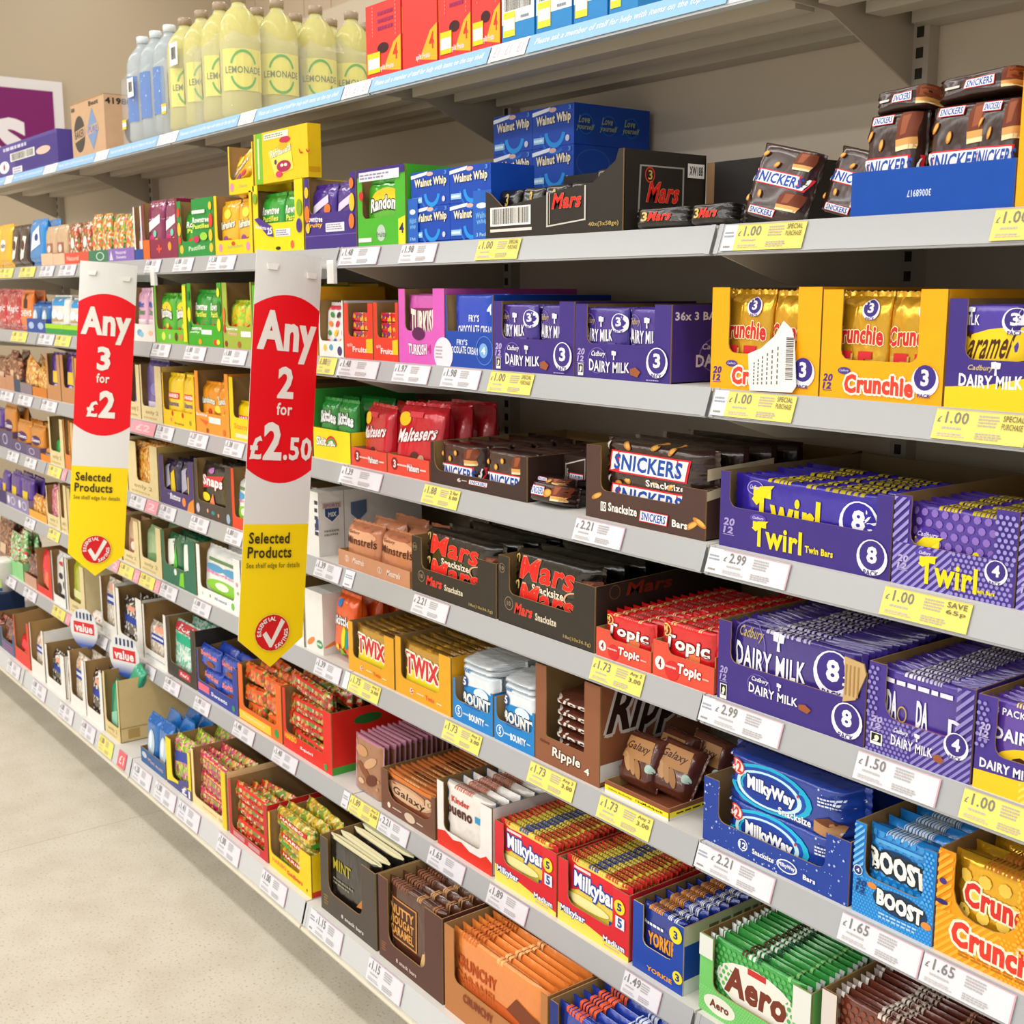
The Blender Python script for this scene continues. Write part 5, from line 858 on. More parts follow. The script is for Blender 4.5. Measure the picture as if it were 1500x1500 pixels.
TF(k, 289, 338, 543, .33, 'f0952e', 'orange tray with a bag sitting high', 'pino', 2, 2, .82, art=[('t', 'Rowntree', .02, .82, .35, .98, 'e8e8e0', {'b': .03}), ('r', .4, .55, .75, .85, 'e8e4dc'), ('p', [(.1, .7), (.4, .6), (.3, .4)], 'e8602a'), ('e', .35, .15, .04, .12, '8a4a2a'), ('c', .85, .2, .16, 'd86a2a')], sL=.1, sR=.1)
one(3, 'pino', XU(3, 314), .05, ZR[3]+.035, .085, .082, .035, (-.15, .22, 0), 'amber sweet bag perched high in the orange tray')
TF(k, 339, 378, 552, .36, 'f6cc14', 'canary tray beside the nearer sign', 'starbag', 1, 2, .6, art=[('t', 'Starmix', .15, .5, .9, .75, 'e89a20', {'b': .04}), ('r', .2, .12, .8, .3, 'e6dcb8')], sL=.14, sR=.05)
TF(k, 379, 418, 560, .3, 'e05a2a', 'orange-red tray behind the nearer sign', 'redmix', 1, 2, .9)
TF(k, 419, 459, 565, .3, '3a9a3a', 'leaf green tray behind the nearer sign', 'greenbag', 1, 2, .9)
TF(k, 461, 515, 625, 1, 'f0d616', 'lemon tray of green rainbow bags', 'skit', 2, 3, 1.95, art=[('t', 'Skittles', .08, .42, .62, .7, 'f4f4ec', {'b': .05, 'out': '4a4a4a', 'rise': .2}), ('arc', .5, .4, .4, .2, 20, 160, 'd8322a'), ('arc', .5, .36, .36, .2, 20, 160, '3aa03a')], dep=.25)
mal = lambda: [('c', .18, .55, .33, '8a1a1a'), ('t', '3', .15, .35, .21, .75, 'f4e8e4', {'b': .04}), ('lines', .25, .45, .5, .62, 1, 'f4d0c8'), ('t', 'Maltesers', .5, .32, .78, .68, 'f6ecec', {'b': .04, 'out': '8a1a1a'}), ('lines', .8, .4, .95, .56, 1, 'f4d0c8')]
TF(k, 516, 568, 654, 1, 'e04a38', 'coral red tray of ball bags, farther twin', 'redbag', 1, 3, 3.3, art=mal, lean=.05, dep=.3, yaw=-.15)
TF(k, 569, 630, 664, 1, 'e04a38', 'coral red tray of ball bags, nearer twin', 'redbag', 1, 3, 3.6, art=mal, lean=.1, dep=.3, yaw=.12)
x0, x1, zb, H = TF(k, 632, 773, 646, .33, '3c2923', 'chestnut tray of twin peanut packs', 'snktwin', 2, 5, .97, art=lambda: snk(.42, .45, .62, .78)+[('t', '6', .3, .45, .34, .75, 'd8cec6', {'b': .03}), ('lines', .35, .55, .41, .68, 1, 'd8cec6')], sL=.04, sR=.06, rc=.02, dep=.32, side=[('p', [(.3, .25), (.32, .25), (.32, .6), (.3, .6)], 'c8beb6')])
# dark printed carton and loose flat packs between the two peanut trays
yb = .10; xa, xb = float(at(780, 700, Y=yb)[0]), float(at(858, 700, Y=yb)[0])
xa = max(xa, x1+.006)
box(3, None, None, 0, '3a2822', 'chestnut carton with printed bracket, set back', X=(xa, xb), y=yb, H=.075, dep=.25, art=[('r', .08, .2, .1, .82, 'd8cec6'), ('p', [(.08, .8), (.98, .98), (.98, .95), (.08, .77)], 'd8cec6'), ('r', .96, .4, .98, .95, 'd8cec6')]+snk(.25, .3, .9, .62)+[('t', '15', .14, .5, .22, .7, 'd8cec6', {'b': .03})])
one(3, 'snkflat', XU(3, 818, .05), .05, ZR[3]+.002, .095, .032, .07, (-.2, .02, .06), 'loose peanut bar pack lying at the shelf front')
one(3, 'snkflat', XU(3, 826, .065)+.0, .062, ZR[3]+.033, .085, .012, .06, (-.1, .0, -.1), 'peanut bar pack lying flat on the loose one')
TF(k, 859, 1034, 650, .40, '4e3630', 'large chestnut tray reading snacksize', 'snksnack', 1, 4, .62, art=lambda: peanuts([(.1, .78, .4)], .09)+peanuts([(.9, .42, .5), (.96, .55, -.4)], .1)+[('r', .14, .3, .19, .62, 'efe8e2'), ('t', '10', .15, .34, .185, .58, '4e3630', {'b': .03}), ('t', 'Snacksize', .21, .34, .46, .64, 'efe8e2', {'b': .04}), ('t', 'Bars', .75, .26, .87, .5, 'efe8e2', {'b': .04})]+snk(.48, .22, .72, .6), sL=.13, sR=.18, nz=2, hR=.64, dep=.34, hb=.9, dz=.050, side=[('p', [(0, .75), (.4, .85), (.4, .95), (0, .9)], 'd8c8a4'), ('p', [(0, .5), (.3, .62), (.1, .66), (0, .62)], 'd8c8a4'), ('r', .6, .05, .68, .4, 'd8d4cc')])
twa = lambda: games(.03, .3, .1, .72, 'a898d0')+[('e', .25, .84, .05, .1, '5a44a8'), ('t', 'Cadbury', .215, .8, .285, .88, 'd8cff0', {'sh': .3})]+twirl(.22, .16, .52, .76)+[('t', 'Twin Bars', .54, .26, .70, .42, 'f0d820', {'b': .04})]+pack_roundel('8', .91, .45, .40, 'f2eff8', DP)
TF(k, 1054, 1304, 688, .54, DP, 'purple eight-pack tray with yellow swirl lettering', 'twirl8', 1, 8, .93, art=twa, sL=.06, sR=.08, dep=.3, inner='kraft:8d7652')
twb = lambda: [('stripes', 0, 0, .5, 1, .09, '9a8fd0'), ('dots', .5, 0, 1, 1, .045, '9a8fd0')]+games(.05, .35, .14, .72, 'b8acd8')+[('e', .28, .85, .08, .12, '5a44a8'), ('t', 'Cadbury', .23, .8, .33, .9, 'e8e2f4', {'sh': .3})]+twirl(.24, .14, .72, .78)+[('t', 'Twin Bars', .7, .18, .86, .28, 'f0d820', {'b': .04})]+pack_roundel('4', .86, .72, .28, 'f2eff8', DP)
twc = [('stripes', 0, .48, .13, .98, .05, '9a8fd0'), ('dots', .83, .48, 1, .98, .024, '9a8fd0')]
TF(k, 1306, 1486, 722, .47, '46348c', 'striped and dotted purple tray', 'twirl4', 1, 7, .88, art=twb, art2=twc, sL=.14, sR=.17, dep=.3)
TF(k, 1488, 1640, 752, .47, '46348c', 'striped purple tray cut by the picture edge', 'twirl4', 1, 7, .88, art=twb, art2=twc, sL=.14, sR=.17, dep=.3)
# ---------- fifth shelf
k = 4
TF(k, -14, 2, 622, 1, '4a4060', 'low indigo tray at the far end', 'purplebag', 1, 2, 2.0)
TF(k, 2, 20, 628, 1, '5a5078', 'low dusk violet tray', 'ptsbag', 1, 2, 2.4, art=[('o', .4, .5, .2, .3, .2, 'c8c0d8')])
TF(k, 20, 40, 643, 1, '5a5078', 'low dusk violet tray, middle one', 'ptsbag', 1, 2, 2.7, art=[('o', .4, .5, .2, .3, .2, 'c8c0d8')])
TF(k, 40, 60, 651, 1, '6a5a80', 'low dusk violet tray, nearest one', 'ptsbag', 1, 2, 2.9, art=[('o', .4, .5, .2, .3, .2, 'c8c0d8')])
TF(k, 61, 75, 664, 1, 'e88420', 'low bright orange tray', 'ptsbag', 1, 2, 1.8)
TF(k, 75, 96, 611, .3, CR, 'tall cream tray with green bag', 'greenf2', 1, 2, .55, art=own, sL=.1, sR=.22)
TF(k, 97, 106, 615, .3, 'e08238', 'narrow burnt orange tray', 'goldbag', 1, 2, .8)
TF(k, 107, 145, 620, .3, 'd8b070', 'tan tray lost behind the farther sign', 'goldbag', 1, 2, .9)
TF(k, 147, 189, 630, .3, 'e8d8a0', 'ivory tray lost behind the farther sign', 'pinkchoc', 1, 2, .9)
TF(k, 190, 234, 645, .28, CR, 'cream tray of amber toffee bags', 'goldbag', 1, 3, .98, art=own, sL=.3, sR=.24, sidecol='d9b868', dep=.36)
TF(k, 236, 286, 666, .32, '45326e', 'dark purple button tray', 'button', 2, 3, .9, art=[('t', 'Cadbury', .25, .68, .4, .8, 'c8c0d8'), ('t', 'Buttons', .32, .45, .62, .85, 'f0eef4', {'b': .03, 'sh': .3}), ('c', .72, .5, .28, 'e8863a'), ('p', [(.8, 0), (1, 0), (1, .9), (.92, .7), (.85, .5)], 'e88a2c')], sL=.13, sR=.13)
TF(k, 288, 341, 672, .28, '453c3a', 'charcoal tray of snappy black bags', 'darkmix', 1, 3, .94, art=[('c', .35, .5, .13, 'e89a80'), ('e', .5, .45, .05, .12, '2a8a8a'), ('c', .65, .4, .12, 'e89a80'), ('e', .08, .5, .05, .3, 'c8b8c8'), ('e', .92, .4, .05, .3, '9ab0c8')], sL=.07, sR=.13)
TF(k, 342, 366, 686, .2, 'e8432c', 'bright red tray touching the nearer sign', 'whitegreen', 1, 2, .85, sL=.15, sR=.1)
TF(k, 367, 405, 700, .3, '3a8a4a', 'mid green tray lost behind the nearer sign', 'greenbag', 1, 2, .9)
TF(k, 406, 446, 712, .3, 'd8d4cc', 'off-white tray lost behind the nearer sign', 'mallow', 1, 2, .9)
box(k, 450, 468, 718, 'e4e2de', 'white carton with blue shield badge', dep=.26, art=[('p', [(.7, .4), (1, .42), (1, .6), (.8, .58)], '2a4a8a'), ('lines', .7, .3, 1, .9, 5, '3a3a4a')], side=[('r', .235, .0, .24, 1, '8a8680'), ('p', [(.05, .80), (.20, .82), (.20, .62), (.125, .5), (.05, .62)], 'f0eeec'), ('p', [(.06, .76), (.19, .78), (.19, .63), (.125, .53), (.06, .63)], '2f5080'), ('r', .04, .74, .21, .83, 'c8a89a'), ('t', 'SPORTS', .05, .76, .20, .81, '6a7aa0', {'b': .03}), ('t', 'MIX', .09, .61, .165, .68, 'e8e8ec', {'b': .04}), ('lines', .05, .3, .2, .42, 2, '9a9690'), ('p', [(.30, .80), (.45, .82), (.45, .62), (.375, .5), (.30, .62)], '5a7090')], name='carton')
x0, x1, zb, H = TF(k, 497, 602, 803, 1, 'c48a68', 'low copper tray of two bags', 'minstrel', 2, 3, 2.75, art=lambda: [('o', .13, .55, .03, .2, .2, 'e8d0c0'), ('t', '3', .12, .42, .14, .68, 'e8d0c0'), ('t', 'Minstrels', .22, .4, .38, .75, 'f0ddd0', {'b': .02, 'sh': .3}), ('o', .6, .5, .03, .2, .2, 'e8d0c0'), ('t', '3', .59, .38, .61, .62, 'e8d0c0'), ('t', 'Minstrels', .7, .35, .88, .7, 'f0ddd0', {'b': .02, 'sh': .3})], t=.05, dep=.26)
maa = lambda: [('co', .12, .68, .22, .1, '9a8868'), ('t', '10', .1, .6, .14, .76, '9a8868')]+mars(.19, .42, .38, .78)+[('t', 'Snacksize', .41, .42, .63, .66, 'd8ccb4', {'b': .03}), ('t', '18x(10x36.5g)', .7, .14, .97, .28, 'a8945a')]
mab = [('co', .05, .82, .07, .1, '9a8868'), ('t', '10', .03, .79, .07, .85, '9a8868')]
for a, b, v, q in ((605, 728, 784, 'farther'), (731, 872, 812, 'nearer')):
    TF(k, a, b, v, .46, '302a24', f'black snack tray with red script, {q} of two', 'marssnack', 1, 5, .70, art=maa, art2=mab, sL=.12, sR=.20, nz=2, dz=.045, hR=.92, dep=.33, side=[('co', .12, .8, .1, .1, '7a5a3a'), ('t', 'Mars', .2, .72, .5, .9, '8a3018', {'sh': .3, 'b': .03})])
toa = lambda: [('c', .12, .55, .26, 'f4ece8'), ('t', '4', .095, .38, .145, .72, '8a1a2a', {'b': .04}), ('c', .33, .4, .38, 'd22c2c'), ('lines', .22, .45, .4, .6, 1, 'f0c0b8'), ('t', 'Topic', .42, .28, .8, .78, 'f6f2ec', {'b': .05, 'out': 'b03028', 'sh': .1}), ('lines', .83, .42, .94, .54, 1, 'f0c0b8')]
for a, b, v, q in ((874, 955, 917, 'farther'), (957, 1047, 935, 'nearer')):
    TF(k, a, b, v, .72, 'ea4f3a', f'coral tray of glossy red packs, {q} one', 'topic', 1, 15, 1.5, art=toa, sL=.25, sR=.0, dep=.28, rc=.01)
dma = lambda: games(.02, .45, .075, .85, 'a898d0')+fair(.025, .02, .075, .40)+dmilk(.24, .40, .58, .84)+pack_roundel('8', .90, .50, .42, 'f2eff8', DP)
TF(k, 1051, 1266, 905, .50, DP, 'purple eight-pack tray with a torn brown corner', 'dm8', 1, 20, .97, art=dma, sL=.09, sR=.03, dep=.3, hR=.85)
# torn corner of corrugated board on that tray
m = MB(); xt = XU(k, 1262); hz = HT(k, 1051, 905); m.prism([(-.033, hz*.98), (-.004, hz*.95), (0, hz*.84), (-.014, hz*.52), (-.033, hz*.46), (-.031, hz*.7)], 1, -.004, -.0019, 'kraft:c8a672', 'kraft:b89a68')
for i in range(4): m.box(-.030+i*.006, -.028+i*.006, -.0046, -.004, hz*.55, hz*.9, 'kraft:a4824e')
link('torn_flap', m.mesh('torn_flap'), bpy.data.objects['display_tray.%03d' % (max(int(o.name.split('.')[-1]) for o in bpy.data.objects if o.name.startswith('display_tray.') and o.parent is None))], ((XU(4, 1266)-XU(4, 1051))/2, 0, 0), label='torn corrugated corner')
d4a = lambda: [('dots', 0, 0, .45, 1, .045, '8f84c4'), ('stripes', .45, 0, 1, 1, .09, '8f84c4')]+games(.05, .62, .16, .98, 'b8acd8')+fair(.05, .22, .17, .54)+dmilk(.26, .34, .66, .84)+pack_roundel('4', .87, .86, .34, 'f2eff8', DP)
d4c = [('dots', 0, .42, .12, .98, .022, '8f84c4'), ('stripes', .85, .42, 1, .98, .05, '8f84c4')]
TF(k, 1268, 1422, 965, .42, '46348c', 'dotted purple four-pack tray', 'dm4', 1, 18, .92, art=d4a, art2=d4c, sL=.17, sR=.12, dep=.3, rc=.02)
TF(k, 1425, 1600, 1012, .40, '46348c', 'dotted purple tray with yellow foot', 'cara4', 1, 18, .95, art=lambda: [('p', [(0, 0), (1, 0), (1, .9), (.4, .55), (0, .5)], 'f4c524'), ('stripes', .4, 0, 1, .5, .09, 'f8d860'), ('t', 'DAIRY MILK', .05, .6, .55, .85, 'f2f0f8', {'b': .03}), ('t', 'Caramel', .6, .3, 1, .7, '3c2416', {'b': .02, 'sh': .3})], art2=[('dots', 0, .45, .13, .98, .022, '8f84c4')]+games(.04, .55, .13, .72, 'b8acd8'), sL=.17, sR=.12, dep=.3)
# ---------- sixth shelf
k = 5
TF(k, -16, -1, 715, 1, '3a2a6a', 'low navy violet tray at the far end', 'purplebag', 1, 2, 2.4)
TF(k, 0, 10, 716, 1, '3a2a6a', 'low navy violet tray, second from far end', 'purplebag', 1, 2, 2.4)
TF(k, 11, 27, 720, 1, '8a80a8', 'low lavender tray, farther twin', 'purplebag', 1, 2, 2.4, art=[('c', .2, .5, .3, 'e0dce8'), ('o', .6, .5, .2, .3, .2, 'e0dce8')])
TF(k, 27, 44, 727, 1, '8a80a8', 'low lavender tray, nearer twin', 'purplebag', 1, 2, 2.4, art=[('c', .2, .5, .3, 'e0dce8'), ('o', .6, .5, .2, .3, .2, 'e0dce8')])
TF(k, 44, 70, 745, 1, 'eda63a', 'low amber tray of toffee bags', 'goldbag', 2, 2, 3.0)
TF(k, 71, 90, 712, .3, CR, 'cream tray of rose pink bags', 'pinkchoc', 1, 3, 1.0, art=own, sL=.05, sR=.1)
TF(k, 91, 101, 710, .3, CR, 'narrow cream tray by the farther sign', 'goldbag', 1, 2, .9, art=own, sL=.1, sR=.4)
TF(k, 102, 140, 716, .3, 'd8c080', 'sand tray hidden by the farther sign', 'goldbag', 1, 2, .9)
TF(k, 142, 180, 738, .3, 'd8c898', 'buff tray hidden by the farther sign', 'pinkchoc', 1, 2, .9)
TF(k, 182, 206, 757, .28, CR, 'cream tray of peach bags', 'kraftbag', 1, 3, .95, art=own, sL=.05, sR=.28, sidecol='d9b868')
TF(k, 207, 239, 764, .28, CR, 'cream tray of pale green mints', 'palegreen', 1, 3, .9, art=own, sL=.1, sR=.22, sidecol='d9b868')
TF(k, 240, 289, 777, .36, '1f6a50', 'deep green tray', 'dgreen', 2, 3, .95, art=[('c', .4, .75, .18, 'e8ece4'), ('p', [(.5, .1), (.65, .1), (.65, .9), (.55, .8)], '7ac82a')], sL=.08, sR=.2)
TF(k, 291, 355, 797, .22, 'ecedea', 'white tray with green leaf print', 'whitegreen', 1, 3, .98, art=[('c', .12, .5, .16, 'c8dcae'), ('c', .3, .55, .14, '8aa86a'), ('t', 'All natural', .4, .4, .68, .65, '8a96b0', {'b': .02}), ('c', .82, .5, .3, '7ac04a')], sL=.08, sR=.14, art2=[('c', .93, .55, .04, 'e8a0a0'), ('c', .95, .4, .03, '8ac05a')])
TF(k, 357, 402, 830, .3, 'e8e8e4', 'white tray hidden by the nearer sign', 'whitegreen', 1, 2, .9)
TF(k, 403, 447, 852, .3, 'e6e6e2', 'white narrow tray with orange goldfish shapes', 'tanfast', 1, 2, .8, sL=.1, sR=.1)
box(k, 449, 474, 862, 'e9e7e1', 'white carton printed with carrots', dep=.2, art=[('e', .3, .16, .25, .05, 'ee8a42', .5), ('e', .8, .16, .18, .07, '4a9a62'), ('lines', .65, .12, .95, .2, 1, 'd8ecd8')], side=[('e', .3, .25, .3, .04, 'ee8a42', .3)])
loose(k, 481, 511, 868, 'skito', 1, 3, 'orange bag spot by the gold trays', lean=.02)
twx = lambda: [('c', .3, .45, .18, 'f4e8d8'), ('t', '5', .28, .32, .33, .58, 'd8302a', {'b': .03}), ('lines', .4, .4, .55, .55, 1, 'f6e8c8'), ('t', 'Twix', .55, .32, .72, .6, 'e8602a', {'b': .03}), ('lines', .76, .35, .86, .5, 1, 'f6e8c8')]
for a, b, v, q in ((512, 579, 909, 'farther'), (581, 662, 931, 'nearer')):
    TF(k, a, b, v, .30, 'e2a31c', f'golden biscuit tray, {q} of two', 'twix', 1, 13, .93, art=twx, sL=.10, sR=.20, dep=.28, side=[('t', 'TWIX', .1, .3, .5, .6, 'd8302a', {'b': .04})])
boa = lambda: [('co', .15, .5, .28, .14, 'e8f2f8'), ('t', '5', .12, .32, .18, .68, 'e8f2f8', {'b': .03}), ('lines', .26, .42, .42, .58, 1, 'c8e0f0'), ('t', 'BOUNTY', .42, .3, .8, .62, 'f0f6fa', {'b': .06}), ('lines', .83, .4, .93, .52, 1, 'c8e0f0'), ('r', .3, .93, .7, 1, '1560a8')]
for a, b, v, q in ((665, 723, 962, 'farther'), (725, 784, 990, 'nearer')):
    x0, x1, zb, H = TF(k, a, b, v+30, .50, '1680ca', f'sky blue coconut tray, {q} of two', 'bounty', 1, 6, 1.22, art=boa, sL=.05, sR=.05, dep=.25)
    for i in range(2):
        one(5, 'bountyflat', (x0+x1)/2, .016+.085, zb+H*1.24+.011*i, x1-x0, .011, .15, (.0, .0, .02), f'white coconut pack lying flat atop {q} blue tray, '+('lower', 'upper')[i])
x0, x1, zb, H = TF(k, 785, 879, 970, .28, '8c5638', 'brown corrugated-edge tray with script lettering', 'ripple', 1, 1, .115, art=lambda: [('t', 'Ripple', .28, .28, .72, .74, 'efe4d8', {'b': .03, 'out': '3a1a10', 'ow': .08, 'sh': .1}), ('t', '4', .78, .26, .86, .52, 'efe4d8', {'b': .03, 'out': '3a1a10', 'ow': .07}), ('t', 'Galaxy', .08, .72, .24, .86, '5a2a18', {'sh': .3})], sL=.17, sR=.23, dep=.25, nz=6, t=.17, side=[('t', 'Ripple', .08, .38, .95, .95, '2a120c', {'b': .03, 'out': 'c8bfb8', 'ow': .07, 'sh': .35}), ('r', 0, .05, .2, .22, 'd8d4cc')], rc=.004)
x0, x1 = XU(5, 887), XU(5, 981)
x0, x1, zb, H = TF(k, 887, 981, 1141, 1, '8a4c34', 'low open tray with yellow multipack band', None, art=lambda: [('r', 0, 0, 1, .22, 'e4e0d8'), ('r', 0, .22, 1, .66, 'f0dc28'), ('t', '15xMultipack', .5, .32, .92, .56, '2a2418', {'b': .03}), ('t', 'Galaxy 8x(4x46g)', .06, .32, .44, .5, '5a4a20', {'b': .01})], side=[('r', 0, 0, 1, .22, 'e4e0d8'), ('r', 0, .22, 1, .66, 'f0dc28'), ('lines', .1, .32, .9, .56, 1, '3a3020')], dep=.14, kinds='card')
for i, (dx, dy, rz, rl) in enumerate(((.028, .04, .0, -.42), (.08, .055, .15, -.5), (.05, .095, -.1, -.3), (.09, .12, .1, -.3))):
    one(5, 'galtray', x0+dx, YF[5]+dy, zb+.006, .085, .082, .045, (rl, .12*(i % 2), rz), 'brown clear-fronted roll pack leaning in the low open tray, '+['front far', 'front near', 'rear far', 'rear near'][i])
mwa = lambda: [('stars', .01, .02, .99, .98, 60, .05, 'b8c8ec', 8), ('c', .3, .5, .22, '1f3a8a'), ('co', .3, .5, .24, .16, 'e8ecf6'), ('t', '12', .275, .36, .325, .62, 'f0f2fa', {'b': .04}), ('t', 'Snacksize', .37, .34, .52, .56, 'f0f2fa', {'b': .03}), ('e', .61, .46, .07, .26, 'e8ecf6'), ('e', .61, .46, .06, .21, '2a4aa0'), ('t', 'MilkyWay', .555, .36, .665, .56, 'f0f2fa', {'b': .04}), ('t', 'Bars', .72, .28, .8, .48, 'f0f2fa', {'b': .03})]
mwc = [('stars', .01, .35, .13, .95, 16, .02, 'b8c8ec', 9), ('stars', .85, .35, .98, .95, 18, .02, 'b8c8ec', 3)]
TF(k, 1030, 1243, 1134, .38, '22409a', 'navy starry tray of two stacked packs', 'milky', 1, 2, .74, art=mwa, art2=mwc, sL=.11, sR=.15, nz=2, dep=.25, dz=.068, hR=.92, rc=.012)
bsa = lambda: [('dots', 0, 0, 1, 1, .03, '4aa0de'), ('e', .6, .62, .34, .3, '123a60'), ('t', 'BOOST', .32, .46, .88, .84, 'f4f4ee', {'b': .08, 'out': '20262c', 'ow': .11, 'rise': -.2}), ('e', .25, .84, .06, .08, 'e08a3a'), ('e', .93, .45, .06, .09, 'e08a3a'), ('lines', .35, .12, .85, .3, 2, 'a8d0ee')]+games(.05, .52, .18, .88, '1c3a7a')
bsc = lambda: [('stripes', 0, .42, .13, .98, .035, '7abce8'), ('dots', .86, .42, 1, .98, .016, '5aaae2'), ('c', .07, .48, .05, '2a3a78'), ('co', .07, .48, .055, .14, 'e8f0f8'), ('t', '4', .05, .46, .09, .5, 'f0f2fa', {'b': .04})]
TF(k, 1248, 1366, 1198, .44, '1b86d6', 'sky blue dotted tray of energy bars', 'boost', 1, 9, .93, art=bsa, art2=bsc, sL=.14, sR=.14, dep=.3, kinds='card')
c4a = lambda: [('stripes', 0, 0, .5, 1, .09, 'f4b030'), ('dots', .5, 0, 1, 1, .035, 'f4b030'), ('t', 'Crunchie', .14, .34, .9, .9, 'e03a2a', {'b': .07, 'out': 'f6ead0', 'ow': .12, 'rise': -.15}), ('lines', .2, .12, .8, .26, 2, 'b8701a')]+pack_roundel('4', .9, .95, .2, 'efe9f2', '3e2c84')
TF(k, 1368, 1560, 1236, .42, 'f29a12', 'orange striped tray of honeycomb packs', 'crun4', 1, 8, .95, art=c4a, art2=lambda: [('stripes', 0, .42, .12, .98, .04, 'f4b030'), ('dots', .62, .3, 1, .98, .016, 'f4b030'), ('e', .05, .7, .03, .03, '4a3080'), ('e', .05, .5, .05, .025, '2e2466')], sL=.13, sR=.36, dep=.3, rc=.03)
# ---------- seventh shelf
k = 6
loose(k, -8, 12, 760, 'coppbag', 1, 2, 'copper spot at the far end')
TF(k, 12, 27, 816, 1, '8cd08a', 'low mint tray, farther twin', 'greencl', 1, 2, 2.7)
TF(k, 27, 36, 822, 1, '8cd08a', 'low mint tray, nearer twin', 'greencl', 1, 2, 2.7)
TF(k, 37, 55, 838, 1, 'c89a80', 'low peach tray of dark bags', 'multi', 1, 2, 2.6)
TF(k, 56, 78, 805, .16, 'e02a26', 'pillar red tray with a sloping bag', 'redpack', 1, 3, .95, sL=.0, sR=.2)
TF(k, 79, 102, 808, .16, 'eceae6', 'black-striped white cow tray', 'cowbag', 1, 3, .98, sL=.08, sR=.2, art2=[('r', .86, 0, .9, 1, '2a2a2c'), ('r', .02, 0, .05, 1, '2a2a2c')])
TF(k, 103, 127, 822, .26, CR, 'cream tray with lime bags', 'limebag', 1, 3, .98, art=own, sL=.05, sR=.24)
TF(k, 128, 150, 905, 1, 'e8e0d8', 'low white tray with striped bag', 'stripebag', 1, 2, 2.8)
TF(k, 151, 173, 846, .22, 'e9e6df', 'white value tray, farthest of three', 'clearblue', 1, 3, .98, sL=.08, sR=.1)
TF(k, 174, 212, 862, .20, 'e9e6df', 'white value tray, middle of three', 'blackvalue', 1, 3, .85, sL=.12, sR=.22, art=[('lines', .2, .4, .8, .6, 1, 'a8a8b0')])
TF(k, 213, 247, 886, .22, 'e9e6df', 'white value tray, nearest of three', 'clearblue', 1, 3, .7, sL=.06, sR=.1, art=[('t', 'Chocolatey', .1, .4, .9, .6, '7a86a8', {'b': .01})])
TF(k, 248, 289, 905, .24, '3a3632', 'dark grey mint tray', 'mint', 1, 3, .95, sL=.1, sR=.14, art=[('r', .4, .3, .8, .8, 'c83440'), ('t', "Fox's", .46, .42, .74, .68, 'f0e6e6', {'b': .03})], dep=.3)
TF(k, 291, 350, 950, .3, '2c3f9a', 'indigo tray of starry bags', 'starburst', 2, 2, .52, jit=5, nz=2, art=[('r', .02, .3, .3, .85, 'e86a80'), ('t', 'Sweets', .35, .35, .75, .65, 'e8eaf4', {'b': .03}), ('c', .9, .4, .22, '3a9a4a')], sL=.03, sR=.1, hb=1.15, dep=.3)
TF(k, 352, 415, 972, .26, 'ec6a1e', 'tangerine tray of gums', 'tanfast', 2, 3, .32, jit=5, nz=3, art=[('r', 0, .1, .75, .7, 'f0c83a'), ('c', .88, .5, .3, '2f9a4a'), ('t', 'Tangfastics', .08, .3, .6, .55, 'e8e0b0')], sL=.1, sR=.12, dep=.3)
TF(k, 417, 488, 1008, .28, 'e2291f', 'scarlet tray of loose-piled gums', 'redgums', 1, 3, .30, jit=5, nz=4, art=[('t', 'HARIBO', .03, .6, .28, .95, 'f0c830', {'b': .05}), ('t', 'Squirl', .36, .4, .62, .62, 'f6ece6', {'b': .04}), ('c', .88, .3, .2, '3a9a4a')], sL=.05, sR=.16, side=[('r', 0, 0, 1, .12, '4aa03a'), ('e', .35, .8, .14, .08, '2a6a2a')], dep=.26)
loose(k, 512, 556, 1075, 'pinkpk', 1, 16, 'row of pink-edged packs', lean=.04)
TF(k, 560, 638, 1124, .34, '73493a', 'brown tray with flowing cream script', 'gal10', 1, 17, .97, art=[('c', .15, .55, .2, 'e8d8c4'), ('lines', .22, .45, .4, .6, 1, 'e8d8c4'), ('e', .55, .5, .1, .32, 'd8c0a8'), ('lines', .68, .4, .8, .55, 1, 'e8d8c4')], sL=.12, sR=.05, dep=.3, rc=.03)
TF(k, 642, 722, 1141, .28, 'ece9e6', 'white tray with red wave foot', 'bueno', 1, 9, .98, art=[('p', [(0, 0), (1, 0), (1, .7), (.9, .9), (.8, .62), (.6, .6), (.45, .85), (.3, .7), (.15, .95), (0, .8)], 'e0301f')], art2=[('t', 'Kinder', .26, .74, .5, .80, '1c1614', {'b': .03}), ('t', 'bueno', .2, .58, .66, .70, '5a2a20', {'b': .04}), ('r', .68, .64, .84, .72, '3a9ac8')][:0], sL=.12, sR=.2, dep=.3)
mba = lambda: [('p', [(0, 0), (1, 0), (1, .2), (0, .78)], 'f0dc5a'), ('p', [(0, 0), (.4, 0), (.4, .5), (0, .6)], 'f0dc5a'), ('t', 'Milkybar', .04, .42, .4, .78, 'f4f4f8', {'b': .05, 'out': '1c3c9a', 'ow': .09}), ('t', 'Medium', .66, .3, .95, .55, 'f4f4f8', {'b': .04, 'out': '3a4a9a', 'ow': .06}), ('lines', .68, .12, .92, .22, 1, 'c8a8b0')]
mbc = [('c', .88, .76, .11, 'f4dc28'), ('t', '5', .85, .70, .91, .82, '1c3c8a', {'b': .04}), ('r', .83, .44, .95, .62, 'e8eaf4'), ('t', '5', .86, .46, .92, .60, '2a5a9a', {'b': .05})]
for a, b, v, q in ((726, 816, 1192, 'farther'), (818, 922, 1245, 'nearer')):
    TF(k, a, b, v+8, .36, 'd92a35', f'red and yellow milk bar tray, {q} of two', 'mbar', 1, 20, 1.02, art=mba, art2=mbc, sL=.14, sR=.22, dep=.24, rc=.015)
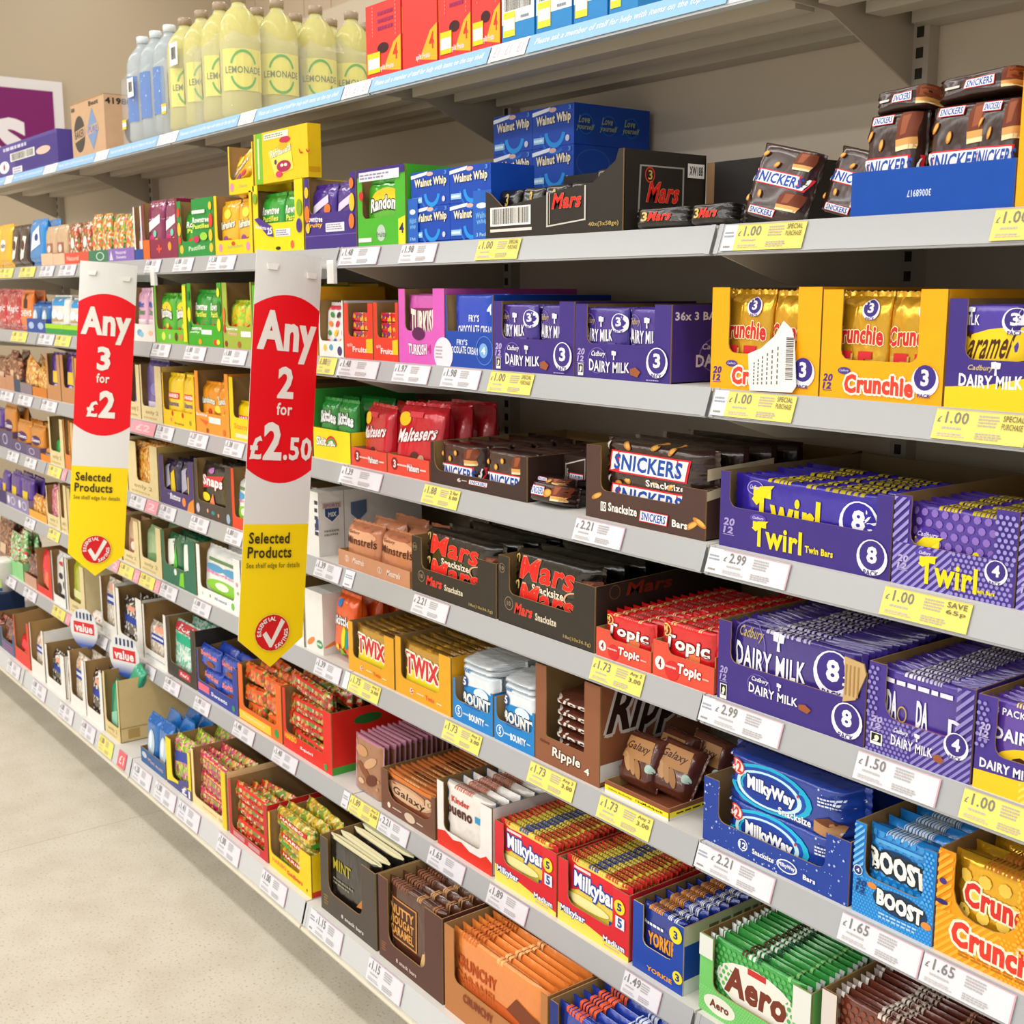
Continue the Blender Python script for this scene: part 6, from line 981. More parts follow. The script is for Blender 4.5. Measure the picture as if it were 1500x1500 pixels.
TF(k, 927, 1001, 1316, .42, '1c46a8', 'mid blue tray with corrugated white side', 'yorkie', 1, 11, .97, art=lambda: [('c', .9, .55, .22, 'f4dc28'), ('t', '3', .86, .42, .94, .68, '1c3c8a', {'b': .04}), ('t', 'YORKIE', .3, .2, .8, .36, 'f0a028', {'b': .04})], art2=[('c', .86, .84, .12, 'f4dc28'), ('t', '3', .82, .78, .9, .9, '1c3c8a', {'b': .04})], sL=.2, sR=.2, dep=.26, side=[('r', 0, .72, 1, 1, 'c9c0a6'), ('lines', .2, .82, .9, .92, 1, '6a6250'), ('r', 0, 0, 1, .22, 'd8dcd8'), ('e', .3, .35, .12, .1, 'c8402a')], rim='kraft:cfc2a0')
aea = lambda: [('dots', 0, 0, 1, 1, .04, '8ad47e'), ('e', .2, .5, .15, .36, 'e6e6d6'), ('t', 'Aero', .11, .36, .29, .66, '7a3826', {'b': .06}), ('t', 'Mint Multi', .5, .12, .75, .4, 'd8f0d0', {'b': .04, 'rise': -.4})]
TF(k, 1024, 1186, 1362, .34, '74c86a', 'pale green bubbly mint tray', 'aero', 1, 20, .97, art=aea, sL=.13, sR=.15, dep=.3, art2=[('r', .85, .55, 1, 1, 'e0e2da'), ('r', 0, .72, .13, 1, 'dfe2da')])
TF(k, 1200, 1392, 1442, .34, '6e3a2c', 'milk brown bubbly tray', 'aerob', 1, 20, .97, art=aea()[1:3], art2=[('r', 0, .6, .12, 1, 'd8cfc6')], sL=.12, sR=.15, dep=.3)
TF(k, 1396, 1600, 1540, .34, '3a5aa0', 'navy tray at the picture corner', 'aerob', 1, 6, .9, sL=.12, sR=.15, dep=.3)
# ---------- bottom shelf
k = 7
TF(k, -20, 2, 900, .4, '2a4a6a', 'teal blue tray at the far end', 'multi', 1, 2, .95)
TF(k, 3, 23, 918, .5, '1f5a8a', 'blue speckled tray at the far end', 'multi', 1, 2, 1.3, art=[('dots', .1, .1, .9, .9, .1, 'c86a8a')])
TF(k, 24, 46, 903, .3, 'e23324', 'vermilion open tray', 'redpack', 1, 2, .55, sL=.05, sR=.12, hb=1.25, dep=.4)
TF(k, 48, 68, 915, .3, 'e9e6df', 'white value tray, first of four from far end', 'clearblue', 1, 3, .8, sL=.05, sR=.12, hb=1.1, dep=.4)
TF(k, 70, 98, 945, .24, 'ebe8e2', 'white value tray, second of four from far end', 'blackvalue', 1, 3, .85, sL=.1, sR=.2, dep=.4)
TF(k, 105, 128, 956, .22, 'ebe8e2', 'white value tray, third of four from far end', 'clearblue', 1, 3, .95, sL=.1, sR=.16, dep=.4)
TF(k, 129, 154, 972, .22, 'ebe8e2', 'white value tray, fourth of four from far end', 'blackvalue', 1, 3, .85, sL=.06, sR=.16, dep=.4)
m = MB(); m.prism([(0, 0), (.012, 0), (.016, .05), (.010, .08), (.02, .13), (.014, .14), (.004, .09)], 1, 0, .003, 'card:e6e2d6', KR)
link('torn_flap', m.mesh('torn_flap'), None, (XU(7, 100), YF[7]+.002, ZR[7]+.001), label='torn white cardboard strip standing between two value trays', cat='cardboard')
TF(k, 156, 178, 986, .22, 'ddc98c', 'cream tray spilling jade bags', 'greenfilm', 1, 2, .85, sL=.1, sR=.08, art=own, dep=.42, side=[('r', .05+.16*i, .05, .13+.16*i, .2, 'b8995a') for i in range(6)]+[('r', 0, .22, 1, .235, 'b8995a')], sidecol='dcc189')
one(7, 'greenfilm', XU(7, 168), YF[7]+.04, ZR[7]+.09, .06, .13, .03, (-.3, .35, 0), 'jade green bag flopping over the cream tray edge')
one(7, 'greenfilm', XU(7, 168)-.0, YF[7]+.26, ZR[7]+.085, .11, .05, .2, (-.1, .1, 0), 'jade green bag lying along the cream tray')
TF(k, 208, 244, 1093, 1, '2a5a92', 'low steel blue tray', 'bluefox', 2, 4, 3.2, art=[('t', 'Mint multi', .3, .35, .9, .6, 'c8b0c0', {'rise': -.2}), ('e', .15, .6, .1, .2, 'b8c8d8')], dep=.3)
TF(k, 246, 282, 1080, .2, 'f2d718', 'yellow tray marked one pound', 'drumbag', 1, 3, 1.05, sL=.22, sR=.1, dep=.35, art=[('p', [(.0, .0), (1, 0), (1, 1), (.9, 1), (.3, .6), (0, .3)], '4d4c88'), ('t', '£1', .62, .1, .95, .9, 'eceaf0', {'b': .06})], art2=[('p', [(.5, .24), (.9, .38), (.9, .25), (.5, .12)], '4d4c88')])
TF(k, 284, 335, 1098, .16, 'f0d59a', 'yellow-edged tray of magenta bags', 'pinkgums', 1, 3, .32, jit=5, nz=3, sL=.06, sR=.14, dep=.38, art=[('t', 'Squashies', .3, .35, .7, .6, 'e0a890', {'b': .03}), ('lines', .75, .3, .95, .7, 3, 'b8a888')], art2=[('r', .88, .0, 1, 1, 'f4c81c')])
TF(k, 338, 394, 1142, .14, 'c81f2c', 'crimson tray of tumbled gum bags', 'redgums', 1, 3, .30, jit=5, nz=3, sL=.06, sR=.08, dep=.38, art=[('r', .1, .2, .4, .8, 'c88a90'), ('r', .5, .2, .8, .8, 'c88a90')], side=[('r', .25, .1, .8, .85, 'b08a52')])
TF(k, 396, 458, 1190, .26, 'f4cb12', 'bright yellow corner tray of gum bags', 'goldgums', 1, 3, .36, jit=5, nz=3, sL=.04, sR=.26, dep=.36, art=[('t', 'HARIBO', .08, .5, .42, .8, 'e88a3a', {'b': .05}), ('t', 'Goldbears', .44, .38, .8, .7, 'e05a3a', {'b': .04}), ('c', .9, .35, .1, '8a7a1a')], side=[('r', 0, 0, 1, .1, 'd83a20'), ('r', 0, .86, 1, .94, '4a9a2a')], hR=.75)
TF(k, 472, 553, 1224, .30, '4b423b', 'charcoal tray of cream-edged snack bars', 'blacksn', 1, 8, 1.0, art=[('t', '8 snack bars', .38, .25, .78, .42, 'e0dcd4', {'b': .02}), ('lines', .06, .3, .14, .8, 4, '9a7a3a')], sL=.14, sR=.24, dep=.36, rc=.02)
one(7, 'blacksn', XU(7, 560), YF[7]+.16, ZR[7]+.19, .12, .075, .03, (-1.0, .1, .1), 'black foil snack pack lying on top of the charcoal tray')
TF(k, 557, 650, 1281, .24, '55322a', 'maroon brown tray of nutty nougat packs', 'nutty', 1, 8, .96, art=[('t', '8 snack bars', .28, .3, .6, .5, 'd8c8b8', {'b': .02}), ('lines', .04, .4, .12, .9, 4, 'a0683a')], sL=.15, sR=.26, dep=.36, rc=.02)
TF(k, 653, 803, 1352, .40, 'b5743e', 'caramel brown tray of orange packs', 'ocrunch', 1, 18, .96, art2=[('t', 'CRUNCHY', .2, .25, .5, .35, '8a3a18', {'b': .04})], sL=.1, sR=.06, dep=.38)
TF(k, 806, 962, 1462, .34, '1c2f7a', 'navy tray of cobalt bars in the foreground', 'bluesn', 1, 16, .98, sL=.08, sR=.06, dep=.38)
TF(k, 964, 1120, 1600, .34, '7a3a2a', 'russet tray below the picture edge', 'nutty', 1, 6, .9, dep=.38)
# cups with lids standing at the far end
for i, (u, z, c, b) in enumerate(((8, .0, 'f0ece4', 'e8e8e0'), (-16, .0, 'f0ece4', 'c8d8c0'))):
    x = XU(7, u, YF[7]+.10+.03*i, ZR[7]+.2); m = MB(); m.lathe([(0, 0), (.034, 0), (.045, .11), (.047, .112), (.047, .122), (.04, .124), (0, .124)], 24, 'card:'+c)
    S = Flat((0, 0, 0), (1, 0, 0), (0, 0, 1), .04, .1)
    class CY:
        w = .06; h = .1
        def P(s, a, b2, o):
            r = .035+.010*b2+o; t = -math.pi/2+.15+(a-.5)*1.5; return (r*math.cos(t), r*math.sin(t), .005+b2*.105)
    draw(m, CY(), [('r', 0, .0, 1, .45, 'b8cc78'), ('t', 'FIZZ', .3, .6, .7, .8, 'e07a60', {'b': .05}), ('c', .5, .3, .16, 'c8a070'), ('r', 0, 0, 1, .12, '2a4a7a')])
    link('sweet_tub', m.mesh('sweet_tub', True), None, (x, YF[7]+.10+.03*i, ZR[7]+.14), label=uniq('white paper tub of sweets set above the blue speckled tray, '+('nearer one', 'farther one')[i]), cat='tub')
    m = MB(); m.box(-.05, .05, -.05, .05, 0, .138, 'card:2a3a5a'); link('carton', m.mesh('carton'), None, (x, YF[7]+.10+.03*i, ZR[7]+.001), label=uniq('dark blue carton under the white paper tub, '+('nearer one', 'farther one')[i]), cat='box')
# ---------- top shelf
k = 0; zt = ZR[0]+.001
st = [('r', .05, .06, .42, .34, 'f2d020'), ('r', .07, .12, .40, .26, 'e8e6f0')]
def redbox(u0, u1, v, d, plain=False, y=None, H=.135, side=()):
    y = y or .1; x0, x1 = XU(0, u0, y), XU(0, u1, y); w = x1-x0-.002
    A = [('p', [(.5, .08), (1, .02), (1, .5), (.8, .42)], 'f2b020'), ('t', '4', .78, .18, .92, .4, 'd83a2a', {'b': .03}), ('t', 'split Fruits', .4, .06, .8, .15, 'f6e0d8', {'b': .04})]
    if not plain: A += [('lines', .35, .6, .8, .9, 3, 'a02a60'), ('e', .5, .38, .16, .07, '3a0c14'), ('lines', .2, .55, .22, .98, 9, 'f0a898'), ('lines', .86, .5, .88, .98, 9, 'f0a898')]+st
    m = MB(); m.box(-w/2, w/2, 0, .15, 0, H, 'card:e63a35'); draw(m, Flat((-w/2, 0, 0), (1, 0, 0), (0, 0, 1), w, H), A)
    draw(m, Flat((w/2, 0, 0), (0, 1, 0), (0, 0, 1), .15, H), [('r', .02, .5, .3, .85, 'f0c020')]+list(side))
    link('fruit_sweet_carton', m.mesh('fruit_sweet_carton'), None, ((x0+x1)/2, y, zt), label=uniq(d), cat='box')
redbox(537, 588, 22, 'red carton with yellow sticker, farthest from camera on top shelf')
redbox(590, 641, 4, 'plain red carton without a sticker on the top shelf', True)
redbox(643, 690, -8, 'red carton third from far end of the red group')
redbox(691, 733, -20, 'red carton touching the blue barcoded cartons')
for i, (a, b) in enumerate(((735, 783), (785, 838), (840, 890), (892, 935))):
    x0, x1 = XU(0, a, .1), XU(0, b, .1); w = x1-x0-.002; m = MB(); H = .13
    m.box(-w/2, w/2, 0, .2, 0, H, 'card:2a86c8')
    draw(m, Flat((-w/2, 0, 0), (1, 0, 0), (0, 0, 1), w, H), [('r', .0, .22, 1, .72, 'dfe6ea'), ('bar', .04, .34, .96, .68), ('r', .3, .74, .7, .8, 'e8eef2'), ('r', .05, .06, .42, .36, 'f2d83a'), ('r', .07, .14, .40, .28, 'ece8e4'), ('lines', .6, .24, .9, .3, 1, '8a94a0')])
    link('barcoded_carton', m.mesh('barcoded_carton'), None, ((x0+x1)/2, .1, zt), label=uniq('blue carton with white barcode panel on top shelf, '+['next to the red cartons', 'second from the red cartons', 'third from the red cartons', 'nearest the camera'][i]), cat='box')
# shrink-wrapped bottles
def bottle_mesh(liq, lab, r=.040, h=.285):
    b = MB(); b.lathe([(0, .004), (r*.8, 0), (r, .012), (r*.97, .05), (r, .09), (r, h*.66), (r*.985, h*.74), (r*.86, h*.81), (r*.6, h*.87), (r*.36, h*.91), (r*.30, h*.95), (0, h*.95)], 20, 'liquid:'+liq); body = b.mesh('bottle', True)
    c = MB(); c.lathe([(0, 0), (r*.36, 0), (r*.37, .016), (r*.3, .019), (0, .019)], 14, 'plastic:a8937a' if lab != 'w' else 'plastic:dfe6ea'); cap = c.mesh('cap', True)
    l = MB()
    class CY:
        w = r*3; h_ = .1; h = .1
        def __init__(s, a0): s.a0 = a0
        def P(s, x, z, o): t = s.a0+(x-.5)*2.2; return ((r+.0008+o)*math.cos(t), (r+.0008+o)*math.sin(t), h*.2+z*.1)
    if lab == 'w': draw(l, CY(-1.9), [('r', .2, 0, 1, 1.2, '2c74c8'), ('stars', .3, .1, .9, 1.1, 20, .03, 'c8dcf0', 3)])
    else:
        draw(l, CY(-.3), [('r', 0, .05, 1, 1.0, 'ece46a'), ('arc', .5, .52, .46, .14, 20, 160, '5aae3a'), ('arc', .5, .52, .46, .14, 200, 340, '5aae3a'), ('t', 'LEMONADE', .08, .44, .92, .6, '6a7a4a', {'b': .01})])
        draw(l, CY(-2.5), [('r', .1, .05, .8, 1.0, 'ecdf3a'), ('lines', .2, .5, .7, .95, 5, 'b0a430'), ('bar', .5, .1, .75, .35)])
    return body, cap, l.mesh('label')
def bottle_pack(x0, x1, y0, y1, nx, ny, kind, d, tags):
    r = min((x1-x0)/nx, (y1-y0)/ny)/2*.98; h = .285
    bo, ca, la = bottle_mesh('f6efa2' if kind == 'l' else 'd3dce0', kind, r, h)
    root = bpy.data.objects.new('bottle_multipack', None); COL.objects.link(root); root.location = ((x0+x1)/2, (y0+y1)/2, zt); root['label'] = uniq(d); root['category'] = 'bottled drink'
    cx, cy = (x0+x1)/2, (y0+y1)/2
    for i in range(nx):
        for j in range(ny):
            px_, py = x0+(i+.5)*(x1-x0)/nx-cx, y0+(j+.5)*(y1-y0)/ny-cy
            b = link('bottle', bo, root, (px_, py, 0)); link('cap', ca, b, (0, 0, h*.945)); link('label', la, b)
    # stretched film with a bump over every cap
    f = MB(); gx, gy = nx*6, ny*6; W_, D_ = (x1-x0)/2+.001, (y1-y0)/2+.001; pts = []
    for j in range(gy+1):
        for i in range(gx+1):
            X_, Y_ = -W_+2*W_*i/gx, -D_+2*D_*j/gy
            u, v = ((i/gx*nx) % 1)-.5, ((j/gy*ny) % 1)-.5; q = math.hypot(u, v)
            edge = min(1, min(i, gx-i, j, gy-j)/2.2)
            z = h*(.74+.25*math.exp(-(q/.27)**2)+.05*(1-q))*(.80+.20*edge) if edge < 1 else h*(.76+.25*math.exp(-(q/.27)**2))
            pts.append((X_, Y_, z))
    f.add(pts, [(j*(gx+1)+i, j*(gx+1)+i+1, (j+1)*(gx+1)+i+1, (j+1)*(gx+1)+i) for j in range(gy) for i in range(gx)], 'clear:f4f6f6')
    rim = [(i, 0) for i in range(gx+1)]+[(gx, j) for j in range(1, gy+1)]+[(i, gy) for i in range(gx-1, -1, -1)]+[(0, j) for j in range(gy-1, 0, -1)]
    rp = [pts[j*(gx+1)+i] for i, j in rim]; n = len(rp); lv = [rp]
    for q in (.7, .35, 0): lv.append([(p[0]*(1+.004*math.sin(i*1.9+q*9)), p[1]*(1+.004*math.cos(i*1.7+q*7)), p[2]*q) for i, p in enumerate(rp)])
    f.add([p for l in lv for p in l], [(a*n+i, a*n+(i+1) % n, (a+1)*n+(i+1) % n, (a+1)*n+i) for a in range(3) for i in range(n)], 'clear:f4f6f6')
    link('shrink_film', f.mesh('shrink_film', True), root)
    for (fx, fz, w, hh_) in tags:
        t = MB(); t.add([(-W_+2*W_*fx, -D_-.003, fz), (-W_+2*W_*fx+w, -D_-.003, fz), (-W_+2*W_*fx+w, -D_-.003, fz+hh_), (-W_+2*W_*fx, -D_-.003, fz+hh_)], [(0, 1, 2, 3)], 'ink:eeeef0')
        draw(t, Flat((-W_+2*W_*fx, -D_-.003, fz), (1, 0, 0), (0, 0, 1), w, hh_), [('bar', .2, .2, .8, .85)] if hh_ > .03 else [('r', 0, .75, 1, 1, 'f0d020'), ('r', 0, 0, 1, .25, 'f0d020')])
        link('sticker', t.mesh('sticker'), root)
xa, xb, xc, xd = -2.375, -2.085, -1.87, -1.655
bottle_pack(xc+.002, xd, .10, .30, 2, 2, 'l', 'shrink-wrapped pack of pale yellow lemonade bottles, front pack nearest the red cartons', [])
bottle_pack(xc+.002, xd, .305, .61, 2, 3, 'l', 'shrink-wrapped lemonade bottles standing behind the nearest lemonade pack', [])
bottle_pack(xb+.002, xc-.002, .10, .30, 2, 2, 'l', 'shrink-wrapped lemonade bottles touching the clear water pack, with white barcode sticker', [(.35, .16, .05, .055), (.02, .05, .03, .025)])
bottle_pack(xb+.002, xc-.002, .305, .61, 2, 3, 'l', 'shrink-wrapped lemonade bottles farthest back, behind the barcode-stickered pack', [])
bottle_pack(xa, xb-.002, .10, .30, 3, 2, 'w', 'shrink-wrapped pack of clear water bottles with blue labels on top shelf', [(.2, .12, .045, .05), (.02, .04, .03, .025)])
# brown cardboard carton
x0, x1 = XU(0, 108, .12), XU(0, 156, .12); H = HT(0, 156, 136, .12)
m = MB(); w = x1-x0; m.box(-w/2, w/2, 0, .20, 0, H, 'kraft:c9a582'); m.box(-w/2, w/2, -.001, .20, H, H+.003, 'kraft:b08a64')
draw(m, Flat((-w/2, 0, 0), (1, 0, 0), (0, 0, 1), w, H), [('e', .24, .44, .17, .33, '4a4540'), ('p', [(.08, .3), (.4, .38), (.4, .56), (.08, .5)], 'c9a582'), ('t', 'BAKER', .1, .36, .38, .5, '4a4540', {'b': .03, 'rise': .2}), ('p', [(.64, .1), (.82, .45), (.64, .84), (.46, .45)], '7d96be'), ('p', [(.5, .38), (.8, .42), (.8, .56), (.5, .52)], 'c9a582'), ('t', 'PURE', .52, .41, .78, .52, '5a7ab8', {'b': .03}), ('lines', .02, .84, .14, .96, 1, '6a5a4a'), ('t', 'Best', .56, .88, .84, .96, '5a4a3a', {'b': .03})])
draw(m, Flat((w/2, 0, 0), (0, 1, 0), (0, 0, 1), .2, H), [('t', '41980', .02, .84, .42, .95, '2a2420', {'b': .05}), ('e', .45, .4, .16, .26, '2c2824'), ('t', 'W', .38, .33, .52, .48, 'd0b090', {'b': .04})])
link('carton', m.mesh('carton'), None, ((x0+x1)/2, .12, zt), label=uniq('brown cardboard carton numbered on its side beside the water bottles'), cat='box')
# barcoded purple carton and yellow topped carton behind it
x0, x1 = XU(0, -60, .1), XU(0, 86, .1); H = HT(0, 60, 196, .1); w = x1-x0
m = MB(); m.box(-w/2, w/2, 0, .14, 0, H, 'card:544898')
q0 = (XU(0, 0, .1)-x0)/w
fx = lambda t: q0+(1-q0)*t
draw(m, Flat((-w/2, 0, 0), (1, 0, 0), (0, 0, 1), w, H), [('stripes', fx(.3), .05, 1, .9, .08, '3c3080'), ('lines', fx(.1), .75, fx(.6), .95, 1, 'd0cce4'), ('bar', fx(.22), .42, fx(.64), .68), ('e', fx(.1), .3, .05, .2, 'ece8f0'), ('c', fx(.1), .3, .1, 'b83a50'), ('e', fx(.78), .5, .06, .12, 'e8c0b0'), ('r', fx(.25), .02, fx(.42), .22, 'e6e4ee'), ('lines', fx(.27), .04, fx(.4), .2, 2, '9a94b8')])
link('carton', m.mesh('carton'), None, ((x0+x1)/2, .1, zt), label=uniq('purple striped carton with long barcode at the far end of top shelf'), cat='box')
x0, x1 = XU(0, 55, .26), XU(0, 112, .26); w = x1-x0; H = .085
m = MB(); m.box(-w/2, w/2, 0, .16, 0, H*.72, 'card:e6ddcc'); m.box(-w/2, w/2, 0, .16, H*.72, H, 'card:f2c61e'); m.prism([(-w/2+.05, H), (-w/2+.10, H), (-w/2+.085, H+.03), (-w/2+.06, H+.022)], 1, .0, .05, 'film:f28a1e')
link('carton', m.mesh('carton'), None, ((x0+x1)/2, .26, zt), label=uniq('white carton with yellow top band behind the purple striped carton'), cat='box')
# ================================================================== hanging signs (stiff fins clipped to the rail)
def banner(O, a, b, c, w, h, lines, d, yy):
    ex = np.array([math.cos(a), math.sin(a), 0.]); n = np.array([-math.sin(a), math.cos(a), 0.]); dn = np.array([0, 0, -1.])*math.cos(b)+n*math.sin(b)
    ex2 = ex*math.cos(c)+dn*math.sin(c); dn2 = dn*math.cos(c)-ex*math.sin(c); nn = np.cross(ex2, -dn2)
    tip = 1.0; sh = .925
    class S:
        pass
    s = S(); s.w = w; s.h = h; s.curved = True
    def P(x, z, o):
        bow = .010*(1-(2*x-1)**2)*(.25+.75*max(0, 1-(1-z)*3))
        return np.array([ex2[i]*x*w-dn2[i]*(z*h)+nn[i]*(o+bow) for i in range(3)])
    s.P = P
    m = MB(); top = 1.0; NX = 12
    pts = []; zs = [1, .97, .93, .85, .76, 2/3, .5, .3, .15, .07]
    for side in (0, -.0012):
        for z in zs:
            for i in range(NX+1): pts.append(P(i/NX, z, side))
        pts += [P(i/NX, .07-.07*(1-abs(2*i/NX-1)), side) for i in range(NX+1)]
    rows = len(zs)+1; N1 = rows*(NX+1); fs = []
    for j in range(rows-1):
        for i in range(NX):
            q = (j*(NX+1)+i, j*(NX+1)+i+1, (j+1)*(NX+1)+i+1, (j+1)*(NX+1)+i); fs += [q[::-1], tuple(t+N1 for t in q)]
    m.add(pts, fs, 'plastic:e3e1dd')
    edge = [j*(NX+1) for j in range(rows)]+[(rows-1)*(NX+1)+i for i in range(1, NX+1)]+[j*(NX+1)+NX for j in range(rows-2, -1, -1)]+[i for i in range(NX-1, 0, -1)]
    m.add(pts, [(edge[i], edge[(i+1) % len(edge)], edge[(i+1) % len(edge)]+N1, edge[i]+N1) for i in range(len(edge))], 'plastic:e3e1dd')
    TL, TRv = zs, None
    A = []
    # yellow lower part drawn as strips following the bow
    def strip(zlo, zhi, col, k_):
        n = NX; rws = 8; g = [P(i/n, zlo(i/n)+(zhi(i/n)-zlo(i/n))*j/rws, .0004+.0001*k_) for j in range(rws+1) for i in range(n+1)]
        m.add(g, [(j*(n+1)+i, j*(n+1)+i+1, (j+1)*(n+1)+i+1, (j+1)*(n+1)+i) for j in range(rws) for i in range(n)], 'ink:'+col)
    tipf = lambda x: .07*abs(2*x-1)
    strip(tipf, lambda x: yy, 'fbd800', 0)
    strip(lambda x: lines['r0']-.034*(1-(2*x-1)**2), lambda x: lines['r1']+.030*(1-(2*x-1)**2), 'e80014', 0)
    wq = 'ece7e0'
    for t, x0, z0, x1, z1, bo in lines['big']: A.append(('t', t, x0, z0, x1, z1, wq, {'b': bo}))
    yz = yy
    A += [('t', 'Selected', .08, yz-.047, .70, yz-.019, '3c3216', {'b': .022}), ('t', 'Products', .07, yz-.082, .74, yz-.054, '3c3216', {'b': .022}), ('t', 'See shelf edge for details', .06, yz-.110, .88, yz-.093, '8c7a14')]
    cz = lines['cz']; r = .045
    A += [('c', .5, cz, r*1.04, 'f0d860'), ('c', .5, cz, r, 'd4141a')]
    asp = h/w
    for i, ch in enumerate('ESSENTIAL'):
        an = math.radians(188-i*13.2); x = .5+r*.78*asp*math.cos(an); z = cz+r*.78*math.sin(an); rt = an-math.pi/2; A.append(('g', ch, x, z, .0105, rt))
    for i, ch in enumerate('SAVINGS'):
        an = math.radians(-72+i*13.5); x = .5+r*.80*asp*math.cos(an); z = cz+r*.80*math.sin(an); rt = an+math.pi/2; A.append(('g', ch, x, z, .0105, rt))
    A += [('p', [(.5-.115*1.3, cz-.004), (.5-.075*1.3, cz+.004), (.5-.01, cz-.018), (.5+.1*1.3, cz+.034), (.5+.145*1.3, cz+.026), (.5+.0, cz-.036), (.5-.035, cz-.036)], wq)]
    B = [e for e in A if e[0] != 'g']; draw(m, s, B, 4)
    for e in A:
        if e[0] == 'g':
            v, f = glyphs(e[1], .03); mn, mx = v.min(0), v.max(0); q = (v-(mn+mx)/2)/(mx[1]-mn[1])*e[4]
            X_ = q[:, 0]*math.cos(e[5])-q[:, 1]*math.sin(e[5]); Z_ = q[:, 0]*math.sin(e[5])+q[:, 1]*math.cos(e[5])
            m.add([P(e[2]+x*asp, e[3]+z, .0046) for x, z in zip(X_, Z_)], f, 'ink:'+wq)
    org = O+dn2*h
    root = link('hanging_sign', m.mesh('hanging_sign', False), None, org, label=uniq(d), cat='sign')
    for fxx, fz in ((.22, .965), (.82, .955)):
        c_ = MB(); g = [P(fxx+dx, fz+dz, o) for o in (.0005, .006) for dx, dz in ((-.08, .006), (.08, .006), (.06, -.008), (-.06, -.008))]
        c_.add(g, [(0, 1, 2, 3), (7, 6, 5, 4), (0, 4, 5, 1), (1, 5, 6, 2), (2, 6, 7, 3), (3, 7, 4, 0)], 'plastic:eeebe4'); link('clip', c_.mesh('clip'), root)
    # arm from the sign's inner top corner to the shelf rail
    a_ = MB(); p = P(.97, .995, -.004); t = np.array([org[0]*0+p[0]+.012, -org[1]+.004, p[2]-.006])
    a_.box(min(p[0], t[0])-.004, max(p[0], t[0])+.006, p[1]-.004, t[1], p[2]-.036, p[2]-.006, 'clear:f0f0ee'); a_.box(p[0]-.006, p[0]+.02, t[1]-.008, t[1], p[2]-.045, p[2], 'plastic:f0efec')
    link('rail_clip', a_.mesh('rail_clip'), root)
    return root
l3 = dict(r0=1-(690-366)/609*1.0, r1=1-(447-366)/609, cz=1-(922-366)/609, big=[('Any', .07, .742, .95, .862, .045), ('2', .40, .657, .64, .732, .045), ('for', .40, .616, .64, .646, .02), ('£', .03, .508, .21, .565, .03), ('2', .23, .508, .50, .598, .045), ('.50', .53, .508, .98, .565, .03)])
k_ = (1.1976-.158)/(1.1976-.02)
def fit(TL, TR, BL, BR, Y0):
    O = at(*TL, Y=Y0)
    def pxx(P): d = np.array(P)-CAM; return np.array((750+F_PX*d@RT/(d@FW), 750-F_PX*d@UP/(d@FW)))
    def mk(q):
        a, b, c, w, h = q; ex = np.array([math.cos(a), math.sin(a), 0.]); n = np.array([-math.sin(a), math.cos(a), 0.]); dn = np.array([0, 0, -1.])*math.cos(b)+n*math.sin(b)
        return (ex*math.cos(c)+dn*math.sin(c))*w, (dn*math.cos(c)-ex*math.sin(c))*h
    def res(q): e, d = mk(q); return np.concatenate([pxx(O+e)-TR, pxx(O+d)-BL, pxx(O+e+d)-BR])
    q = np.array([1.2, 0, 0, .14, .7])
    for _ in range(60):
        r = res(q); J = np.array([(res(q+np.eye(5)[i]*1e-5)-r)/1e-5 for i in range(5)]).T
        q = q+np.linalg.lstsq(J.T@J+1e-3*np.eye(5), -J.T@r, rcond=None)[0]
    return O, q
# corners at the height of the pointed foot's shoulders; full height adds the tip
O, q = fit((375.9, 365), (469.7, 377), (346, 939), (445.6, 932), -.155)
H1 = q[4]/.93
banner(O, q[0], q[1], q[2], q[3], H1, dict(r0=.486, r1=.872, cz=.086, big=l3['big']), 'red and yellow hanging sign reading any two for two pounds fifty', .352)
O, q = fit((117.6, 381.6), (200.8, 390), (98.9, 809.6), (182.4, 814), -.165)
big2 = [('Any', .07, .745, .93, .858, .045), ('3', .37, .660, .60, .735, .045), ('for', .37, .620, .60, .650, .02), ('£', .22, .510, .42, .562, .03), ('2', .44, .510, .72, .596, .045)]
banner(O, q[0], q[1], q[2], q[3], q[4]/.93, dict(r0=.486, r1=.872, cz=.086, big=big2), 'red and yellow hanging sign reading any three for two pounds', .352)
# value wobblers
for i, (u, v, kk) in enumerate(((123, 921, 6), (182, 961, 6))):
    p = at(u, v, Y=-.035); r = .064; m = MB(); n = 28
    m.prism([(r*math.cos(2*math.pi*j/n), r*math.sin(2*math.pi*j/n)) for j in range(n)], 1, -.0006, .0006, 'grad:dcdcdc,2a52a8')
    S = Flat((-r, -.0006, -r), (1, 0, 0), (0, 0, 1), 2*r, 2*r)
    draw(m, S, [('r', .13, .38, .88, .66, 'd42a2c'), ('t', 'value', .18, .41, .82, .62, 'f4eeee', {'b': .04})]+[('p', [(.24+.13*j, .74), (.30+.13*j, .74), (.30+.13*j, .90), (.24+.13*j, .90)], '2a3a6a') for j in range(5)])
    wb = link('value_disc', m.mesh('value_disc'), None, p, (0, 0, .35), label='round white and blue disc reading value, '+('left one' if i == 0 else 'right one'), cat='shelf marker')
    m = MB(); m.box(r*.8, r*1.45, .0, .034, -.006, .004, 'clear:f0f0ee'); link('arm', m.mesh('arm'), wb)
